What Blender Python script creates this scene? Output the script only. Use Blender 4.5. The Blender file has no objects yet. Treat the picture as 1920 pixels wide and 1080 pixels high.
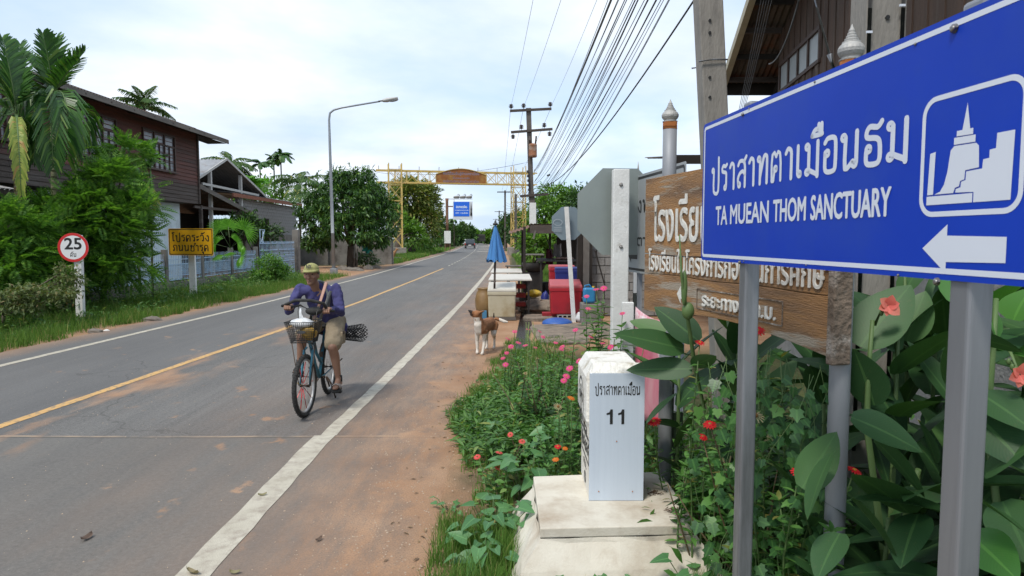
import bpy, math, random
import numpy as np
from mathutils import Vector, Matrix, Quaternion
random.seed(7); RNG = np.random.default_rng(11)
S = bpy.context.scene
COL = S.collection
R = math.radians
# ------------------------------------------------------------------ camera, sky, sun, exposure
CAM_H = 1.85; FPX = 1280.0; PITCH = R(4.156)
cam = bpy.data.cameras.new('camera'); cam_o = bpy.data.objects.new('camera', cam); COL.objects.link(cam_o)
cam.sensor_width = 36; cam.lens = 24.0; cam.clip_start = 0.05; cam.clip_end = 3000
cam_o.location = (0, 0, CAM_H); cam_o.rotation_euler = (math.pi/2 - PITCH, 0, 0)
cam.dof.use_dof = True; cam.dof.focus_distance = 8.0; cam.dof.aperture_fstop = 11.0
S.camera = cam_o
S.view_settings.view_transform = 'Standard'; S.view_settings.look = 'None'
S.view_settings.exposure = 0.66; S.view_settings.gamma = 1.0; S.view_settings.use_curve_mapping = False
SUN_EL = R(58); SUN_AZ = R(215)          # compass direction of the sun, clockwise from +Y
w = bpy.data.worlds.new('World'); S.world = w; w.use_nodes = True
nt = w.node_tree; N = nt.nodes; L = nt.links
bg = N['Background']; bg.inputs[1].default_value = 0.1
sky = N.new('ShaderNodeTexSky'); sky.sky_type = 'NISHITA'; sky.sun_disc = False
sky.sun_elevation = SUN_EL; sky.sun_rotation = SUN_AZ; sky.air_density = 1.0; sky.dust_density = 1.5; sky.ozone_density = 1.5
tc = N.new('ShaderNodeTexCoord'); sep = N.new('ShaderNodeSeparateXYZ'); L.new(tc.outputs['Generated'], sep.inputs[0])
def wm(op, a, b=None):
    n = N.new('ShaderNodeMath'); n.operation = op
    for i, v in enumerate((a, b)):
        if v is None: continue
        if isinstance(v, (int, float)): n.inputs[i].default_value = v
        else: L.new(v, n.inputs[i])
    return n.outputs[0]
zc = wm('ADD', wm('MAXIMUM', sep.outputs[2], 0.0), 0.16)
comb = N.new('ShaderNodeCombineXYZ')
L.new(wm('DIVIDE', sep.outputs[0], zc), comb.inputs[0]); L.new(wm('DIVIDE', sep.outputs[1], zc), comb.inputs[1])
n1 = N.new('ShaderNodeTexNoise'); n1.inputs['Scale'].default_value = 0.62; n1.inputs['Detail'].default_value = 9; n1.inputs['Roughness'].default_value = 0.56
n1.inputs['Distortion'].default_value = 0.25
off = N.new('ShaderNodeVectorMath'); off.inputs[1].default_value = (3.4, 1.1, 0.0); L.new(comb.outputs[0], off.inputs[0]); L.new(off.outputs[0], n1.inputs['Vector'])
cr = N.new('ShaderNodeValToRGB'); cr.color_ramp.elements[0].position = 0.36; cr.color_ramp.elements[1].position = 0.60; L.new(n1.outputs[0], cr.inputs[0])
cr.color_ramp.elements[0].color = (0.28, 0.28, 0.28, 1)
n2 = N.new('ShaderNodeTexNoise'); n2.inputs['Scale'].default_value = 1.3; n2.inputs['Detail'].default_value = 6; L.new(off.outputs[0], n2.inputs['Vector'])
cr2 = N.new('ShaderNodeValToRGB'); L.new(n2.outputs[0], cr2.inputs[0])
cr2.color_ramp.elements[0].position = 0.32; cr2.color_ramp.elements[0].color = (4.7, 5.5, 6.7, 1)
cr2.color_ramp.elements[1].position = 0.66; cr2.color_ramp.elements[1].color = (7.1, 7.5, 8.0, 1)
mixc = N.new('ShaderNodeMixRGB'); L.new(cr.outputs[0], mixc.inputs[0]); L.new(cr2.outputs[0], mixc.inputs[2])
skb = N.new('ShaderNodeMixRGB'); skb.blend_type = 'MIX'; skb.inputs[0].default_value = 0.55; skb.inputs[2].default_value = (4.4, 6.3, 8.6, 1)
L.new(sky.outputs[0], skb.inputs[1]); L.new(skb.outputs[0], mixc.inputs[1]); L.new(mixc.outputs[0], bg.inputs[0])
sun = bpy.data.lights.new('sun', 'SUN'); sun.energy = 1.8; sun.angle = R(13); sun.color = (1.0, 0.95, 0.86)
sun_o = bpy.data.objects.new('sun', sun); COL.objects.link(sun_o)
sd = Vector((math.sin(SUN_AZ)*math.cos(SUN_EL), math.cos(SUN_AZ)*math.cos(SUN_EL), math.sin(SUN_EL)))
sun_o.rotation_euler = sd.to_track_quat('Z', 'Y').to_euler(); sun_o.location = (0, 0, 60)
# ------------------------------------------------------------------ where a line of sight of the survey meets the place
_c, _s = math.cos(PITCH), math.sin(PITCH)
def P(px, py, Y):
    u, v = (px-960)/FPX, (540-py)/FPX
    k = Y/(_c + v*_s)
    return Vector((u*k, Y, CAM_H + (-_s + v*_c)*k))
def G(px, py, z=0.0):
    u, v = (px-960)/FPX, (540-py)/FPX
    k = (z-CAM_H)/(-_s + v*_c)
    return Vector((u*k, (_c+v*_s)*k, z))
# ------------------------------------------------------------------ materials
MATS = {}
def _nodes(name):
    m = bpy.data.materials.new(name); m.use_nodes = True
    return m, m.node_tree.nodes, m.node_tree.links, m.node_tree.nodes['Principled BSDF']
def c4(c): return (c[0], c[1], c[2], 1)
def mat(name, c1, c2=None, scale=6, rough=.7, metal=0, bump=0., bscale=None, stretch=(1,1,1), c3=None, s3=2.0, t3=(.5,.65), spec=.5, detail=6, coat=0, dist=0, rotz=0):
    if name in MATS: return MATS[name]
    m, n, l, b = _nodes(name); MATS[name] = m
    b.inputs['Roughness'].default_value = rough; b.inputs['Metallic'].default_value = metal
    b.inputs['Specular IOR Level'].default_value = spec; b.inputs['Coat Weight'].default_value = coat
    c2 = c2 or tuple(x*.8 for x in c1)
    t = n.new('ShaderNodeTexCoord'); mp = n.new('ShaderNodeMapping'); mp.inputs['Scale'].default_value = stretch; mp.inputs['Rotation'].default_value = (0,0,rotz)
    l.new(t.outputs['Object'], mp.inputs[0])
    a = n.new('ShaderNodeTexNoise'); a.inputs['Scale'].default_value = scale; a.inputs['Detail'].default_value = detail; a.inputs['Roughness'].default_value = .62
    a.inputs['Distortion'].default_value = dist
    l.new(mp.outputs[0], a.inputs['Vector'])
    r = n.new('ShaderNodeValToRGB'); l.new(a.outputs[0], r.inputs[0])
    r.color_ramp.elements[0].position = .32; r.color_ramp.elements[0].color = c4(c1); r.color_ramp.elements[1].position = .68; r.color_ramp.elements[1].color = c4(c2)
    out = r.outputs[0]
    if c3:
        a3 = n.new('ShaderNodeTexNoise'); a3.inputs['Scale'].default_value = s3; a3.inputs['Detail'].default_value = 8; a3.inputs['Roughness'].default_value = .65
        l.new(mp.outputs[0], a3.inputs['Vector'])
        r3 = n.new('ShaderNodeValToRGB'); r3.color_ramp.elements[0].position = t3[0]; r3.color_ramp.elements[1].position = t3[1]; l.new(a3.outputs[0], r3.inputs[0])
        mx = n.new('ShaderNodeMixRGB'); l.new(r3.outputs[0], mx.inputs[0]); l.new(out, mx.inputs[1]); mx.inputs[2].default_value = c4(c3); out = mx.outputs[0]
    l.new(out, b.inputs['Base Color'])
    if bump:
        ab = n.new('ShaderNodeTexNoise'); ab.inputs['Scale'].default_value = bscale or scale*3; ab.inputs['Detail'].default_value = 5; l.new(mp.outputs[0], ab.inputs['Vector'])
        bp = n.new('ShaderNodeBump'); bp.inputs['Strength'].default_value = bump; bp.inputs['Distance'].default_value = .02
        l.new(ab.outputs[0], bp.inputs['Height']); l.new(bp.outputs[0], b.inputs['Normal'])
    return m
def leafm(name, c1, c2, c3=None, rough=.5, trans=.25, spec=.4, veins=0, gloss=0):
    if name in MATS: return MATS[name]
    if max(c2) < .3: c1, c2, c3 = (tuple(min(.4, x*1.55) for x in c) if c else None for c in (c1, c2, c3))
    m, n, l, b = _nodes(name); MATS[name] = m
    b.inputs['Roughness'].default_value = rough; b.inputs['Specular IOR Level'].default_value = spec
    g = n.new('ShaderNodeNewGeometry'); oi = n.new('ShaderNodeObjectInfo')
    ad = n.new('ShaderNodeMath'); ad.operation = 'ADD'; l.new(g.outputs['Random Per Island'], ad.inputs[0]); l.new(oi.outputs['Random'], ad.inputs[1])
    fr = n.new('ShaderNodeMath'); fr.operation = 'FRACT'; l.new(ad.outputs[0], fr.inputs[0])
    r = n.new('ShaderNodeValToRGB'); l.new(fr.outputs[0], r.inputs[0])
    r.color_ramp.elements[0].position = 0; r.color_ramp.elements[0].color = c4(c1); r.color_ramp.elements[1].position = .9; r.color_ramp.elements[1].color = c4(c2)
    if c3:
        e = r.color_ramp.elements.new(.97); e.color = c4(c3)
    out = r.outputs[0]
    if veins:
        t = n.new('ShaderNodeTexCoord'); sp = n.new('ShaderNodeSeparateXYZ'); l.new(t.outputs['UV'], sp.inputs[0])
        def mm(op, a, bb=None):
            q = n.new('ShaderNodeMath'); q.operation = op
            for i, v in enumerate((a, bb)):
                if v is None: continue
                if isinstance(v, (int, float)): q.inputs[i].default_value = v
                else: l.new(v, q.inputs[i])
            return q.outputs[0]
        ax = mm('ABSOLUTE', mm('SUBTRACT', sp.outputs[0], .5))
        rib = mm('LESS_THAN', ax, .035)
        ve = mm('MULTIPLY', mm('SINE', mm('MULTIPLY', mm('SUBTRACT', sp.outputs[1], mm('MULTIPLY', ax, .5)), veins*6.283)), .5)
        mx = n.new('ShaderNodeMixRGB'); mx.blend_type = 'MIX'; l.new(mm('MAXIMUM', mm('MULTIPLY', rib, .5), mm('MULTIPLY', mm('ADD', ve, .5), .05)), mx.inputs[0])
        l.new(out, mx.inputs[1]); mx.inputs[2].default_value = (c2[0]*1.8, c2[1]*1.6, c2[2]*1.6, 1); out = mx.outputs[0]
        nz = n.new('ShaderNodeTexNoise'); nz.inputs['Scale'].default_value = 14; nz.inputs['Detail'].default_value = 5; l.new(t.outputs['Object'], nz.inputs['Vector'])
        rr = n.new('ShaderNodeValToRGB'); rr.color_ramp.elements[0].position = .62; rr.color_ramp.elements[1].position = .8; l.new(nz.outputs[0], rr.inputs[0])
        m2 = n.new('ShaderNodeMixRGB'); l.new(mm('MULTIPLY', rr.outputs[0], .35), m2.inputs[0]); l.new(out, m2.inputs[1]); m2.inputs[2].default_value = (.16, .13, .06, 1); out = m2.outputs[0]
        bp = n.new('ShaderNodeBump'); bp.inputs['Strength'].default_value = .06; bp.inputs['Distance'].default_value = .002; l.new(ve, bp.inputs['Height']); l.new(bp.outputs[0], b.inputs['Normal'])
    l.new(out, b.inputs['Base Color'])
    tr = n.new('ShaderNodeBsdfTranslucent'); br = n.new('ShaderNodeMixRGB'); br.blend_type = 'MULTIPLY'; br.inputs[0].default_value = 1
    l.new(out, br.inputs[1]); br.inputs[2].default_value = (1.5, 1.7, .7, 1); l.new(br.outputs[0], tr.inputs[0])
    ms = n.new('ShaderNodeMixShader'); ms.inputs[0].default_value = trans
    l.new(b.outputs[0], ms.inputs[1]); l.new(tr.outputs[0], ms.inputs[2]); l.new(ms.outputs[0], n['Material Output'].inputs[0])
    return m
# ------------------------------------------------------------------ mesh builder
def frame_of(d, up=Vector((0,0,1))):
    d = Vector(d).normalized()
    if abs(d.dot(up)) > .985: up = Vector((0,1,0))
    x = d.cross(up).normalized(); y = x.cross(d).normalized()
    return x, y, d
class MB:
    def __init__(s): s.v = []; s.f = []; s.m = []; s.sm = []; s.uv = None
    def add(s, V, F, mi=0, smooth=False):
        n = len(s.v); s.v += [tuple(v) for v in V]; s.f += [tuple(i+n for i in f) for f in F]; s.m += [mi]*len(F); s.sm += [smooth]*len(F); return s
    def box(s, c, d, rot=None, mi=0, taper=1.0):
        c = Vector(c); x, y, z = d[0]/2, d[1]/2, d[2]/2
        V = [Vector((a*x*(taper if k > 0 else 1), b*y*(taper if k > 0 else 1), k*z)) for k in (-1,1) for b in (-1,1) for a in (-1,1)]
        if rot is not None:
            M = rot if isinstance(rot, Matrix) else Matrix.Rotation(rot, 3, 'Z')
            V = [M @ q for q in V]
        return s.add([c+q for q in V], [(0,2,3,1),(4,5,7,6),(0,1,5,4),(2,6,7,3),(1,3,7,5),(0,4,6,2)], mi)
    def beam(s, a, b, w_, h_, mi=0, up=Vector((0,0,1))):
        a, b = Vector(a), Vector(b); x, y, d = frame_of(b-a, up)
        V = [p + x*i*w_/2 + y*j*h_/2 for p in (a, b) for i, j in ((-1,-1),(1,-1),(1,1),(-1,1))]
        return s.add(V, [(3,2,1,0),(4,5,6,7),(0,1,5,4),(1,2,6,5),(2,3,7,6),(3,0,4,7)], mi)
    def quad(s, a, b, c, d, mi=0): return s.add([a,b,c,d], [(0,1,2,3)], mi)
    def tube(s, pts, rad, n=8, mi=0, caps=True, smooth=True, flat=None, up=Vector((0,0,1))):
        pts = [Vector(p) for p in pts]; k = len(pts)
        if not hasattr(rad, '__len__'): rad = [rad]*k
        V = []; px = None
        for i, p in enumerate(pts):
            d = (pts[min(i+1,k-1)] - pts[max(i-1,0)])
            if d.length < 1e-9: d = Vector((0,0,1))
            d.normalize()
            if px is None: x, y, _ = frame_of(d, up)
            else:
                x = px - d*px.dot(d)
                x = x.normalized() if x.length > 1e-6 else frame_of(d)[0]
                y = d.cross(x)
            px = x; fx, fy = (flat[i] if flat else (1,1))
            V += [p + (x*math.cos(t)*fx + y*math.sin(t)*fy)*rad[i] for t in [2*math.pi*j/n for j in range(n)]]
        F = [(i*n+j, i*n+(j+1)%n, (i+1)*n+(j+1)%n, (i+1)*n+j) for i in range(k-1) for j in range(n)]
        s.add(V, F, mi, smooth)
        if caps:
            b0 = len(s.v)-len(V); s.f += [tuple(b0+j for j in reversed(range(n))), tuple(b0+(k-1)*n+j for j in range(n))]; s.m += [mi,mi]; s.sm += [False,False]
        return s
    def capsule(s, a, b, ra, rb, n=12, mi=0, squash=None):
        a, b = Vector(a), Vector(b); d = (b-a); l = d.length; d = d.normalized() if l > 1e-6 else Vector((0,0,1))
        pts, rr = [], []
        for t in (85, 65, 40, 20, 0): pts.append(a - d*ra*math.sin(R(t))); rr.append(ra*math.cos(R(t)))
        for t in (0, 20, 40, 65, 85): pts.append(b + d*rb*math.sin(R(t))); rr.append(rb*math.cos(R(t)))
        return s.tube(pts, rr, n, mi, True, True, [squash]*len(pts) if squash else None)
    def ell(s, c, r, rot=None, n=14, m=9, mi=0):
        c = Vector(c); V = []; F = []
        for i in range(m+1):
            a = math.pi*i/m*.98 + .01*math.pi
            for j in range(n):
                t = 2*math.pi*j/n; q = Vector((r[0]*math.sin(a)*math.cos(t), r[1]*math.sin(a)*math.sin(t), r[2]*math.cos(a)))
                V.append(c + (rot @ q if rot is not None else q))
        for i in range(m):
            for j in range(n): F.append((i*n+j, (i+1)*n+j, (i+1)*n+(j+1)%n, i*n+(j+1)%n))
        F += [tuple(range(n)), tuple(m*n+j for j in reversed(range(n)))]
        return s.add(V, F, mi, True)
    def lathe(s, c, prof, n=16, mi=0, smooth=True):
        c = Vector(c); V = [c + Vector((r*math.cos(2*math.pi*j/n), r*math.sin(2*math.pi*j/n), z)) for r, z in prof for j in range(n)]
        k = len(prof); F = [(i*n+j, i*n+(j+1)%n, (i+1)*n+(j+1)%n, (i+1)*n+j) for i in range(k-1) for j in range(n)]
        F += [tuple(reversed(range(n))), tuple((k-1)*n+j for j in range(n))]
        return s.add(V, F, mi, smooth)
    def prism(s, poly, o, x, y, dep, mi=0):
        """2D outline poly placed at o with axes x, y, thick by dep along x cross y (behind)"""
        o, x, y = Vector(o), Vector(x), Vector(y); z = x.cross(y).normalized(); n = len(poly)
        V = [o+x*a+y*b for a, b in poly] + [o+x*a+y*b - z*dep for a, b in poly]
        F = [tuple(range(n)), tuple(n+j for j in reversed(range(n)))] + [(j, n+j, n+(j+1)%n, (j+1)%n) for j in range(n)]
        return s.add(V, F, mi)
    def build(s, name, mats, parent=None, label=None, bevel=0, stuff=False, smooth=None, seg=2):
        if not isinstance(mats, (list, tuple)): mats = [mats]
        V = s.v
        if parent is not None:
            rt = ROOTLOC.get(parent.name, Vector((0,0,0))); V = [(a[0]-rt.x, a[1]-rt.y, a[2]-rt.z) for a in V]
        me = bpy.data.meshes.new(name); me.from_pydata(V, [], s.f)
        for m in mats: me.materials.append(m)
        me.polygons.foreach_set('material_index', s.m)
        me.polygons.foreach_set('use_smooth', s.sm if smooth is None else [smooth]*len(s.f))
        me.update()
        o = bpy.data.objects.new(name, me); COL.objects.link(o)
        if parent is not None:
            o.parent = parent; ROOTLOC[o.name] = ROOTLOC.get(parent.name, Vector((0,0,0)))
        if label: o['label'] = label
        if stuff: o['kind'] = 'stuff'
        if bevel:
            bm_ = o.modifiers.new('bevel', 'BEVEL'); bm_.width = bevel; bm_.segments = seg; bm_.limit_method = 'ANGLE'; bm_.harden_normals = False
        return o
ROOTLOC = {}
def thing(name, label, cat, loc=(0,0,0), group=None):
    o = bpy.data.objects.new(name, None); COL.objects.link(o); o.location = loc; o.empty_display_size = .1
    o['label'] = label; o['category'] = cat
    if group: o['group'] = group
    ROOTLOC[o.name] = Vector(loc)
    return o
def tag(o, label, cat, group=None):
    o['label'] = label; o['category'] = cat
    if group: o['group'] = group
    return o
def struct(o): o['kind'] = 'structure'; return o
def dup(root, loc=None, rz=None, label=None, scale=None):
    r = root.copy(); COL.objects.link(r)
    if loc is not None: r.location = loc
    if rz is not None: r.rotation_euler = (0,0,rz)
    if scale is not None: r.scale = (scale,)*3 if not hasattr(scale,'__len__') else scale
    if label: r['label'] = label
    for ch in list(root.children):
        c = ch.copy(); COL.objects.link(c); c.parent = r
        for g in ch.children:
            d = g.copy(); COL.objects.link(d); d.parent = c
    return r
def inst(name, me, M, parent, label=None):
    """an alike piece sharing its mesh; M is world matrix"""
    o = bpy.data.objects.new(name, me); COL.objects.link(o); o.parent = parent
    rt = ROOTLOC.get(parent.name, Vector((0,0,0))); o.matrix_basis = Matrix.Translation(-rt) @ M
    if label: o['label'] = label
    return o
def np_mesh(name, V, F, mats, parent=None, uv=None, midx=None, smooth=False, stuff=False):
    """V (n,3) array, F (m,k) array of equal-sided faces"""
    V = np.asarray(V, dtype=np.float32); F = np.asarray(F, dtype=np.int32)
    if parent is not None:
        rt = ROOTLOC.get(parent.name, Vector((0,0,0))); V = V - np.array(rt, dtype=np.float32)
    me = bpy.data.meshes.new(name); me.vertices.add(len(V)); me.vertices.foreach_set('co', V.ravel())
    k = F.shape[1]; me.loops.add(F.size); me.loops.foreach_set('vertex_index', F.ravel())
    me.polygons.add(len(F)); me.polygons.foreach_set('loop_start', np.arange(0, F.size, k, dtype=np.int32))
    try: me.polygons.foreach_set('loop_total', np.full(len(F), k, dtype=np.int32))
    except Exception: pass
    if midx is not None: me.polygons.foreach_set('material_index', np.asarray(midx, dtype=np.int32))
    if smooth: me.polygons.foreach_set('use_smooth', np.ones(len(F), dtype=bool))
    for m in (mats if isinstance(mats, (list, tuple)) else [mats]): me.materials.append(m)
    me.update(calc_edges=True)
    if uv is not None:
        u = me.uv_layers.new(name='UVMap'); u.data.foreach_set('uv', np.asarray(uv, dtype=np.float32)[F.ravel()].ravel())
    me.validate()
    o = bpy.data.objects.new(name, me); COL.objects.link(o)
    if parent is not None: o.parent = parent; ROOTLOC[o.name] = ROOTLOC.get(parent.name, Vector((0,0,0)))
    if stuff: o['kind'] = 'stuff'
    return o
def organic(mb, name, mats, parent, voxel=.012, smooth=6, paint=None, label=None):
    me = bpy.data.meshes.new('tmp'); me.from_pydata(mb.v, [], mb.f); me.update()
    o = bpy.data.objects.new('tmp', me); COL.objects.link(o)
    rm = o.modifiers.new('r', 'REMESH'); rm.mode = 'VOXEL'; rm.voxel_size = voxel; rm.use_smooth_shade = True
    if smooth:
        sm = o.modifiers.new('s', 'SMOOTH'); sm.factor = .5; sm.iterations = smooth
    dg = bpy.context.evaluated_depsgraph_get(); m2 = bpy.data.meshes.new_from_object(o.evaluated_get(dg))
    bpy.data.objects.remove(o); bpy.data.meshes.remove(me)
    n = len(m2.vertices); co = np.empty(n*3, dtype=np.float32); m2.vertices.foreach_get('co', co)
    rt = ROOTLOC.get(parent.name, Vector((0,0,0))) if parent else Vector((0,0,0))
    m2.materials.clear()
    for m in (mats if isinstance(mats, (list,tuple)) else [mats]): m2.materials.append(m)
    if paint:
        for p in m2.polygons: p.material_index = paint(p.center)
    co = co.reshape(-1,3) - np.array(rt, dtype=np.float32); m2.vertices.foreach_set('co', co.ravel())
    m2.polygons.foreach_set('use_smooth', [True]*len(m2.polygons)); m2.name = name; m2.update()
    ob = bpy.data.objects.new(name, m2); COL.objects.link(ob)
    if parent: ob.parent = parent; ROOTLOC[ob.name] = rt
    if label: ob['label'] = label
    return ob
# ------------------------------------------------------------------ lettering
_TXT = {}
def text_geo(s):
    if s in _TXT: return _TXT[s]
    c = bpy.data.curves.new('t', 'FONT'); c.body = s; c.resolution_u = 3
    o = bpy.data.objects.new('t', c); COL.objects.link(o)
    dg = bpy.context.evaluated_depsgraph_get(); me = bpy.data.meshes.new_from_object(o.evaluated_get(dg))
    me.calc_loop_triangles()
    T = []
    for t in me.loop_triangles:
        q = [me.vertices[i].co for i in t.vertices]; T.append([(p.x, p.y) for p in q])
    bpy.data.objects.remove(o); bpy.data.curves.remove(c); bpy.data.meshes.remove(me)
    _TXT[s] = T; return T
def _arc(cx, cy, r, n=10): return [(cx+r*math.cos(2*math.pi*i/n), cy+r*math.sin(2*math.pi*i/n)) for i in range(n+1)]
LO = lambda x, y, r=.085: _arc(x, y, r)
TH = {
 'ก': (.7, [[(.08,0),(.08,.6),(.2,.7),(.08,.82),(.2,.97),(.35,1),(.52,.93),(.58,.75),(.58,0)]]),
 'ง': (.62, [LO(.38,.88), [(.46,.9),(.5,.7),(.5,.1),(.44,0),(.3,.08),(.05,.5)]]),
 'ช': (.78, [LO(.2,.72), [(.11,.74),(.12,.92),(.24,1),(.32,.88),(.2,.5),(.16,.3),(.16,0),(.6,0),(.6,.72),(.48,.84)], [(.58,.8),(.72,1.02)]]),
 'ด': (.72, [LO(.3,.42), [(.24,.36),(.18,0),(.08,0),(.06,.55),(.12,.88),(.33,1),(.54,.9),(.6,.6),(.6,0)]]),
 'ต': (.74, [LO(.3,.42), [(.24,.36),(.18,0),(.08,0),(.06,.6),(.1,.93),(.22,1),(.33,.84),(.44,1),(.56,.93),(.61,.6),(.61,0)]]),
 'ถ': (.72, [LO(.1,.09), [(.19,.1),(.19,.5),(.08,.66),(.06,.85),(.2,.98),(.38,1),(.56,.9),(.6,.65),(.6,0)]]),
 'ท': (.76, [LO(.1,.9), [(.19,.9),(.19,0)], [(.19,.2),(.4,.88),(.5,1),(.6,.96),(.64,.85),(.64,0)]]),
 'ธ': (.72, [[(.64,1.1),(.5,.97),(.22,1.02),(.1,.9),(.12,.74),(.45,.68),(.58,.55),(.6,.15),(.5,0),(.2,0),(.1,.1),(.1,.36)], LO(.18,.42)]),
 'น': (.8, [LO(.1,.9), [(.19,.9),(.19,0),(.5,.18)], LO(.56,.1), [(.64,.12),(.64,1)]]),
 'บ': (.74, [LO(.1,.9), [(.19,.9),(.19,0),(.6,0),(.6,1)]]),
 'ป': (.74, [LO(.1,.9), [(.19,.9),(.19,0),(.6,0),(.6,1.38)]]),
 'พ': (.8, [LO(.1,.9), [(.19,.9),(.22,0),(.42,.75),(.62,0),(.66,1)]]),
 'ม': (.76, [LO(.1,.9), [(.19,.9),(.19,.15)], LO(.12,.1), [(.19,.16),(.58,0),(.62,0),(.62,1)]]),
 'ย': (.74, [LO(.16,.9), [(.08,.88),(.08,.72),(.24,.58),(.09,.46),(.08,.12),(.16,0),(.6,0),(.6,1)]]),
 'ร': (.56, [LO(.34,.09), [(.42,.14),(.42,.6),(.36,.7),(.1,.76),(.07,.9),(.18,1),(.34,.95),(.46,1.02)]]),
 'ล': (.72, [[(.08,.86),(.2,1),(.42,1),(.56,.88),(.6,.6),(.6,0)], [(.59,.48),(.42,.6),(.2,.52),(.08,.34),(.1,.14)], LO(.18,.09)]),
 'ว': (.6, [[(.06,.86),(.18,1),(.36,1),(.48,.85),(.5,.6),(.5,.14)], LO(.41,.09)]),
 'ส': (.74, [[(.08,.86),(.2,1),(.42,1),(.56,.88),(.6,.6),(.6,0)], [(.59,.48),(.42,.6),(.2,.52),(.08,.34),(.1,.14)], LO(.18,.09), [(.5,.94),(.68,1.14)]]),
 'อ': (.68, [[(.1,.6),(.1,.12),(.2,0),(.45,0),(.56,.12),(.56,.86),(.45,1),(.2,1),(.08,.88)], LO(.19,.56)]),
 'า': (.5, [[(.05,.86),(.16,1),(.28,.97),(.36,.82),(.36,0)]]),
 'ำ': (.5, [LO(-.1,1.26,.1), [(.05,.86),(.16,1),(.28,.97),(.36,.82),(.36,0)]]),
 'ะ': (.42, [LO(.12,.7), [(.18,.64),(.32,.82)], LO(.12,.2), [(.18,.14),(.32,.32)]]),
 'เ': (.36, [[(.1,1),(.1,.1)], LO(.19,.09)]),
 'โ': (.42, [[(.34,1.42),(.18,1.46),(.04,1.36),(.2,1.2),(.16,1.0),(.16,.1)], LO(.25,.09)]),
 'ี': (0, [[(-.56,1.2),(-.44,1.36),(-.24,1.38),(-.1,1.24),(-.1,1.2),(-.56,1.2)], [(-.1,1.2),(-.1,1.5)]]),
 'ื': (0, [[(-.56,1.2),(-.44,1.36),(-.24,1.38),(-.1,1.24),(-.1,1.2),(-.56,1.2)], [(-.1,1.2),(-.1,1.52)], [(-.24,1.36),(-.24,1.52)]]),
 'ั': (0, [LO(-.42,1.28), [(-.34,1.22),(-.06,1.46)]]),
 'ุ': (0, [LO(-.2,-.24), [(-.12,-.22),(-.12,-.52)]]),
 '้': (0, [LO(-.4,1.62,.07), [(-.34,1.57),(-.1,1.72)]]),
 ' ': (.4, []),
}
def _smooth(pts, k=4):
    if len(pts) < 3 or k < 2: return pts
    o = []
    for i in range(len(pts)-1):
        p0, p1, p2, p3 = pts[max(i-1,0)], pts[i], pts[i+1], pts[min(i+2,len(pts)-1)]
        for j in range(k):
            t = j/k; o.append(tuple(p1[a] + .42*t*(p2[a]-p0[a]) + t*t*(3*(p2[a]-p1[a]) - .84*(p2[a]-p0[a]) - .42*(p3[a]-p1[a])) + t*t*t*(2*(p1[a]-p2[a]) + .42*(p2[a]-p0[a]) + .42*(p3[a]-p1[a])) for a in (0,1)))
    o.append(pts[-1]); return o
def thai_tris(s, th=.13, sm=3, gap=.12):
    """strokes of looped Thai letters as (triangle, level)"""
    x = 0; T = []; lv = 0
    for ch in s:
        w_, st = TH[ch]
        for pl in st:
            q = pl if len(pl) == 11 else _smooth(pl, sm)
            q = [(a+x, b) for a, b in q]
            tt = th*(.8 if len(pl) == 11 else 1)
            for i in range(len(q)-1):
                (ax, ay), (bx, by) = q[i], q[i+1]; d = math.hypot(bx-ax, by-ay)
                if d < 1e-6: continue
                nx, ny = -(by-ay)/d*tt/2, (bx-ax)/d*tt/2
                A, B, C, D = (ax+nx, ay+ny), (ax-nx, ay-ny), (bx-nx, by-ny), (bx+nx, by+ny)
                T += [((A,B,C),lv),((A,C,D),lv)]; lv = (lv+1) % 5
            for (a, b) in q[::1]:
                c = [(a+tt/2*math.cos(2*math.pi*k/8), b+tt/2*math.sin(2*math.pi*k/8)) for k in range(8)]
                T += [((c[0],c[k],c[k+1]), 5+lv) for k in range(1,7)]; lv = (lv+1) % 5
        x += w_ + (gap if w_ else 0)
    return T, x-gap
def letters(s, o, x, y, w_, h_, m, parent, bold=0, thai=False, th=.13, lift=.0012, step=.000012, name='lettering', sm=3, raise_=0):
    """write s in the box w_ by h_ (h_ = height of the plain letters) whose lower left corner is o"""
    o, x, y = Vector(o), Vector(x).normalized(), Vector(y).normalized(); z = x.cross(y)
    V = []; F = []
    if thai:
        T, W = thai_tris(s, th, sm)
        sx = w_/W
        for tri, lv in T:
            n = len(V); V += [o + x*a*sx + y*b*h_ + z*(lift+lv*step) for a, b in tri]; F.append((n,n+1,n+2))
    else:
        T = text_geo(s); xs = [p[0] for t in T for p in t]; ys = [p[1] for t in T for p in t]
        x0, x1, y0, y1 = min(xs), max(xs), min(ys), max(ys)
        if 'g' not in s.lower() or s.isupper(): pass
        sx, sy = w_/(x1-x0), h_/(y1-y0)
        offs = [(0,0)] + ([(bold*math.cos(k*math.pi/3), bold*math.sin(k*math.pi/3)) for k in range(6)] if bold else [])
        for k, (dx, dy) in enumerate(offs):
            for i, t in enumerate(T):
                n = len(V); V += [o + x*((a-x0)*sx+dx*h_) + y*((b-y0)*sy+dy*h_) + z*(lift+(k*7+i%7)*step) for a, b in t]; F.append((n,n+1,n+2))
    if raise_:
        mb = MB(); mb.add(V, F); mb.add([v + z*raise_ for v in V], F)
        # side walls of every triangle give the letter its thickness
        W2 = []; 
        for f in F:
            for a, b in ((0,1),(1,2),(2,0)): W2.append((V[f[a]], V[f[b]], V[f[b]]+z*raise_, V[f[a]]+z*raise_))
        for q in W2: mb.add(q, [(0,1,2,3)])
        return mb.build(name, m, parent)
    return MB().add(V, F).build(name, m, parent)
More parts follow.
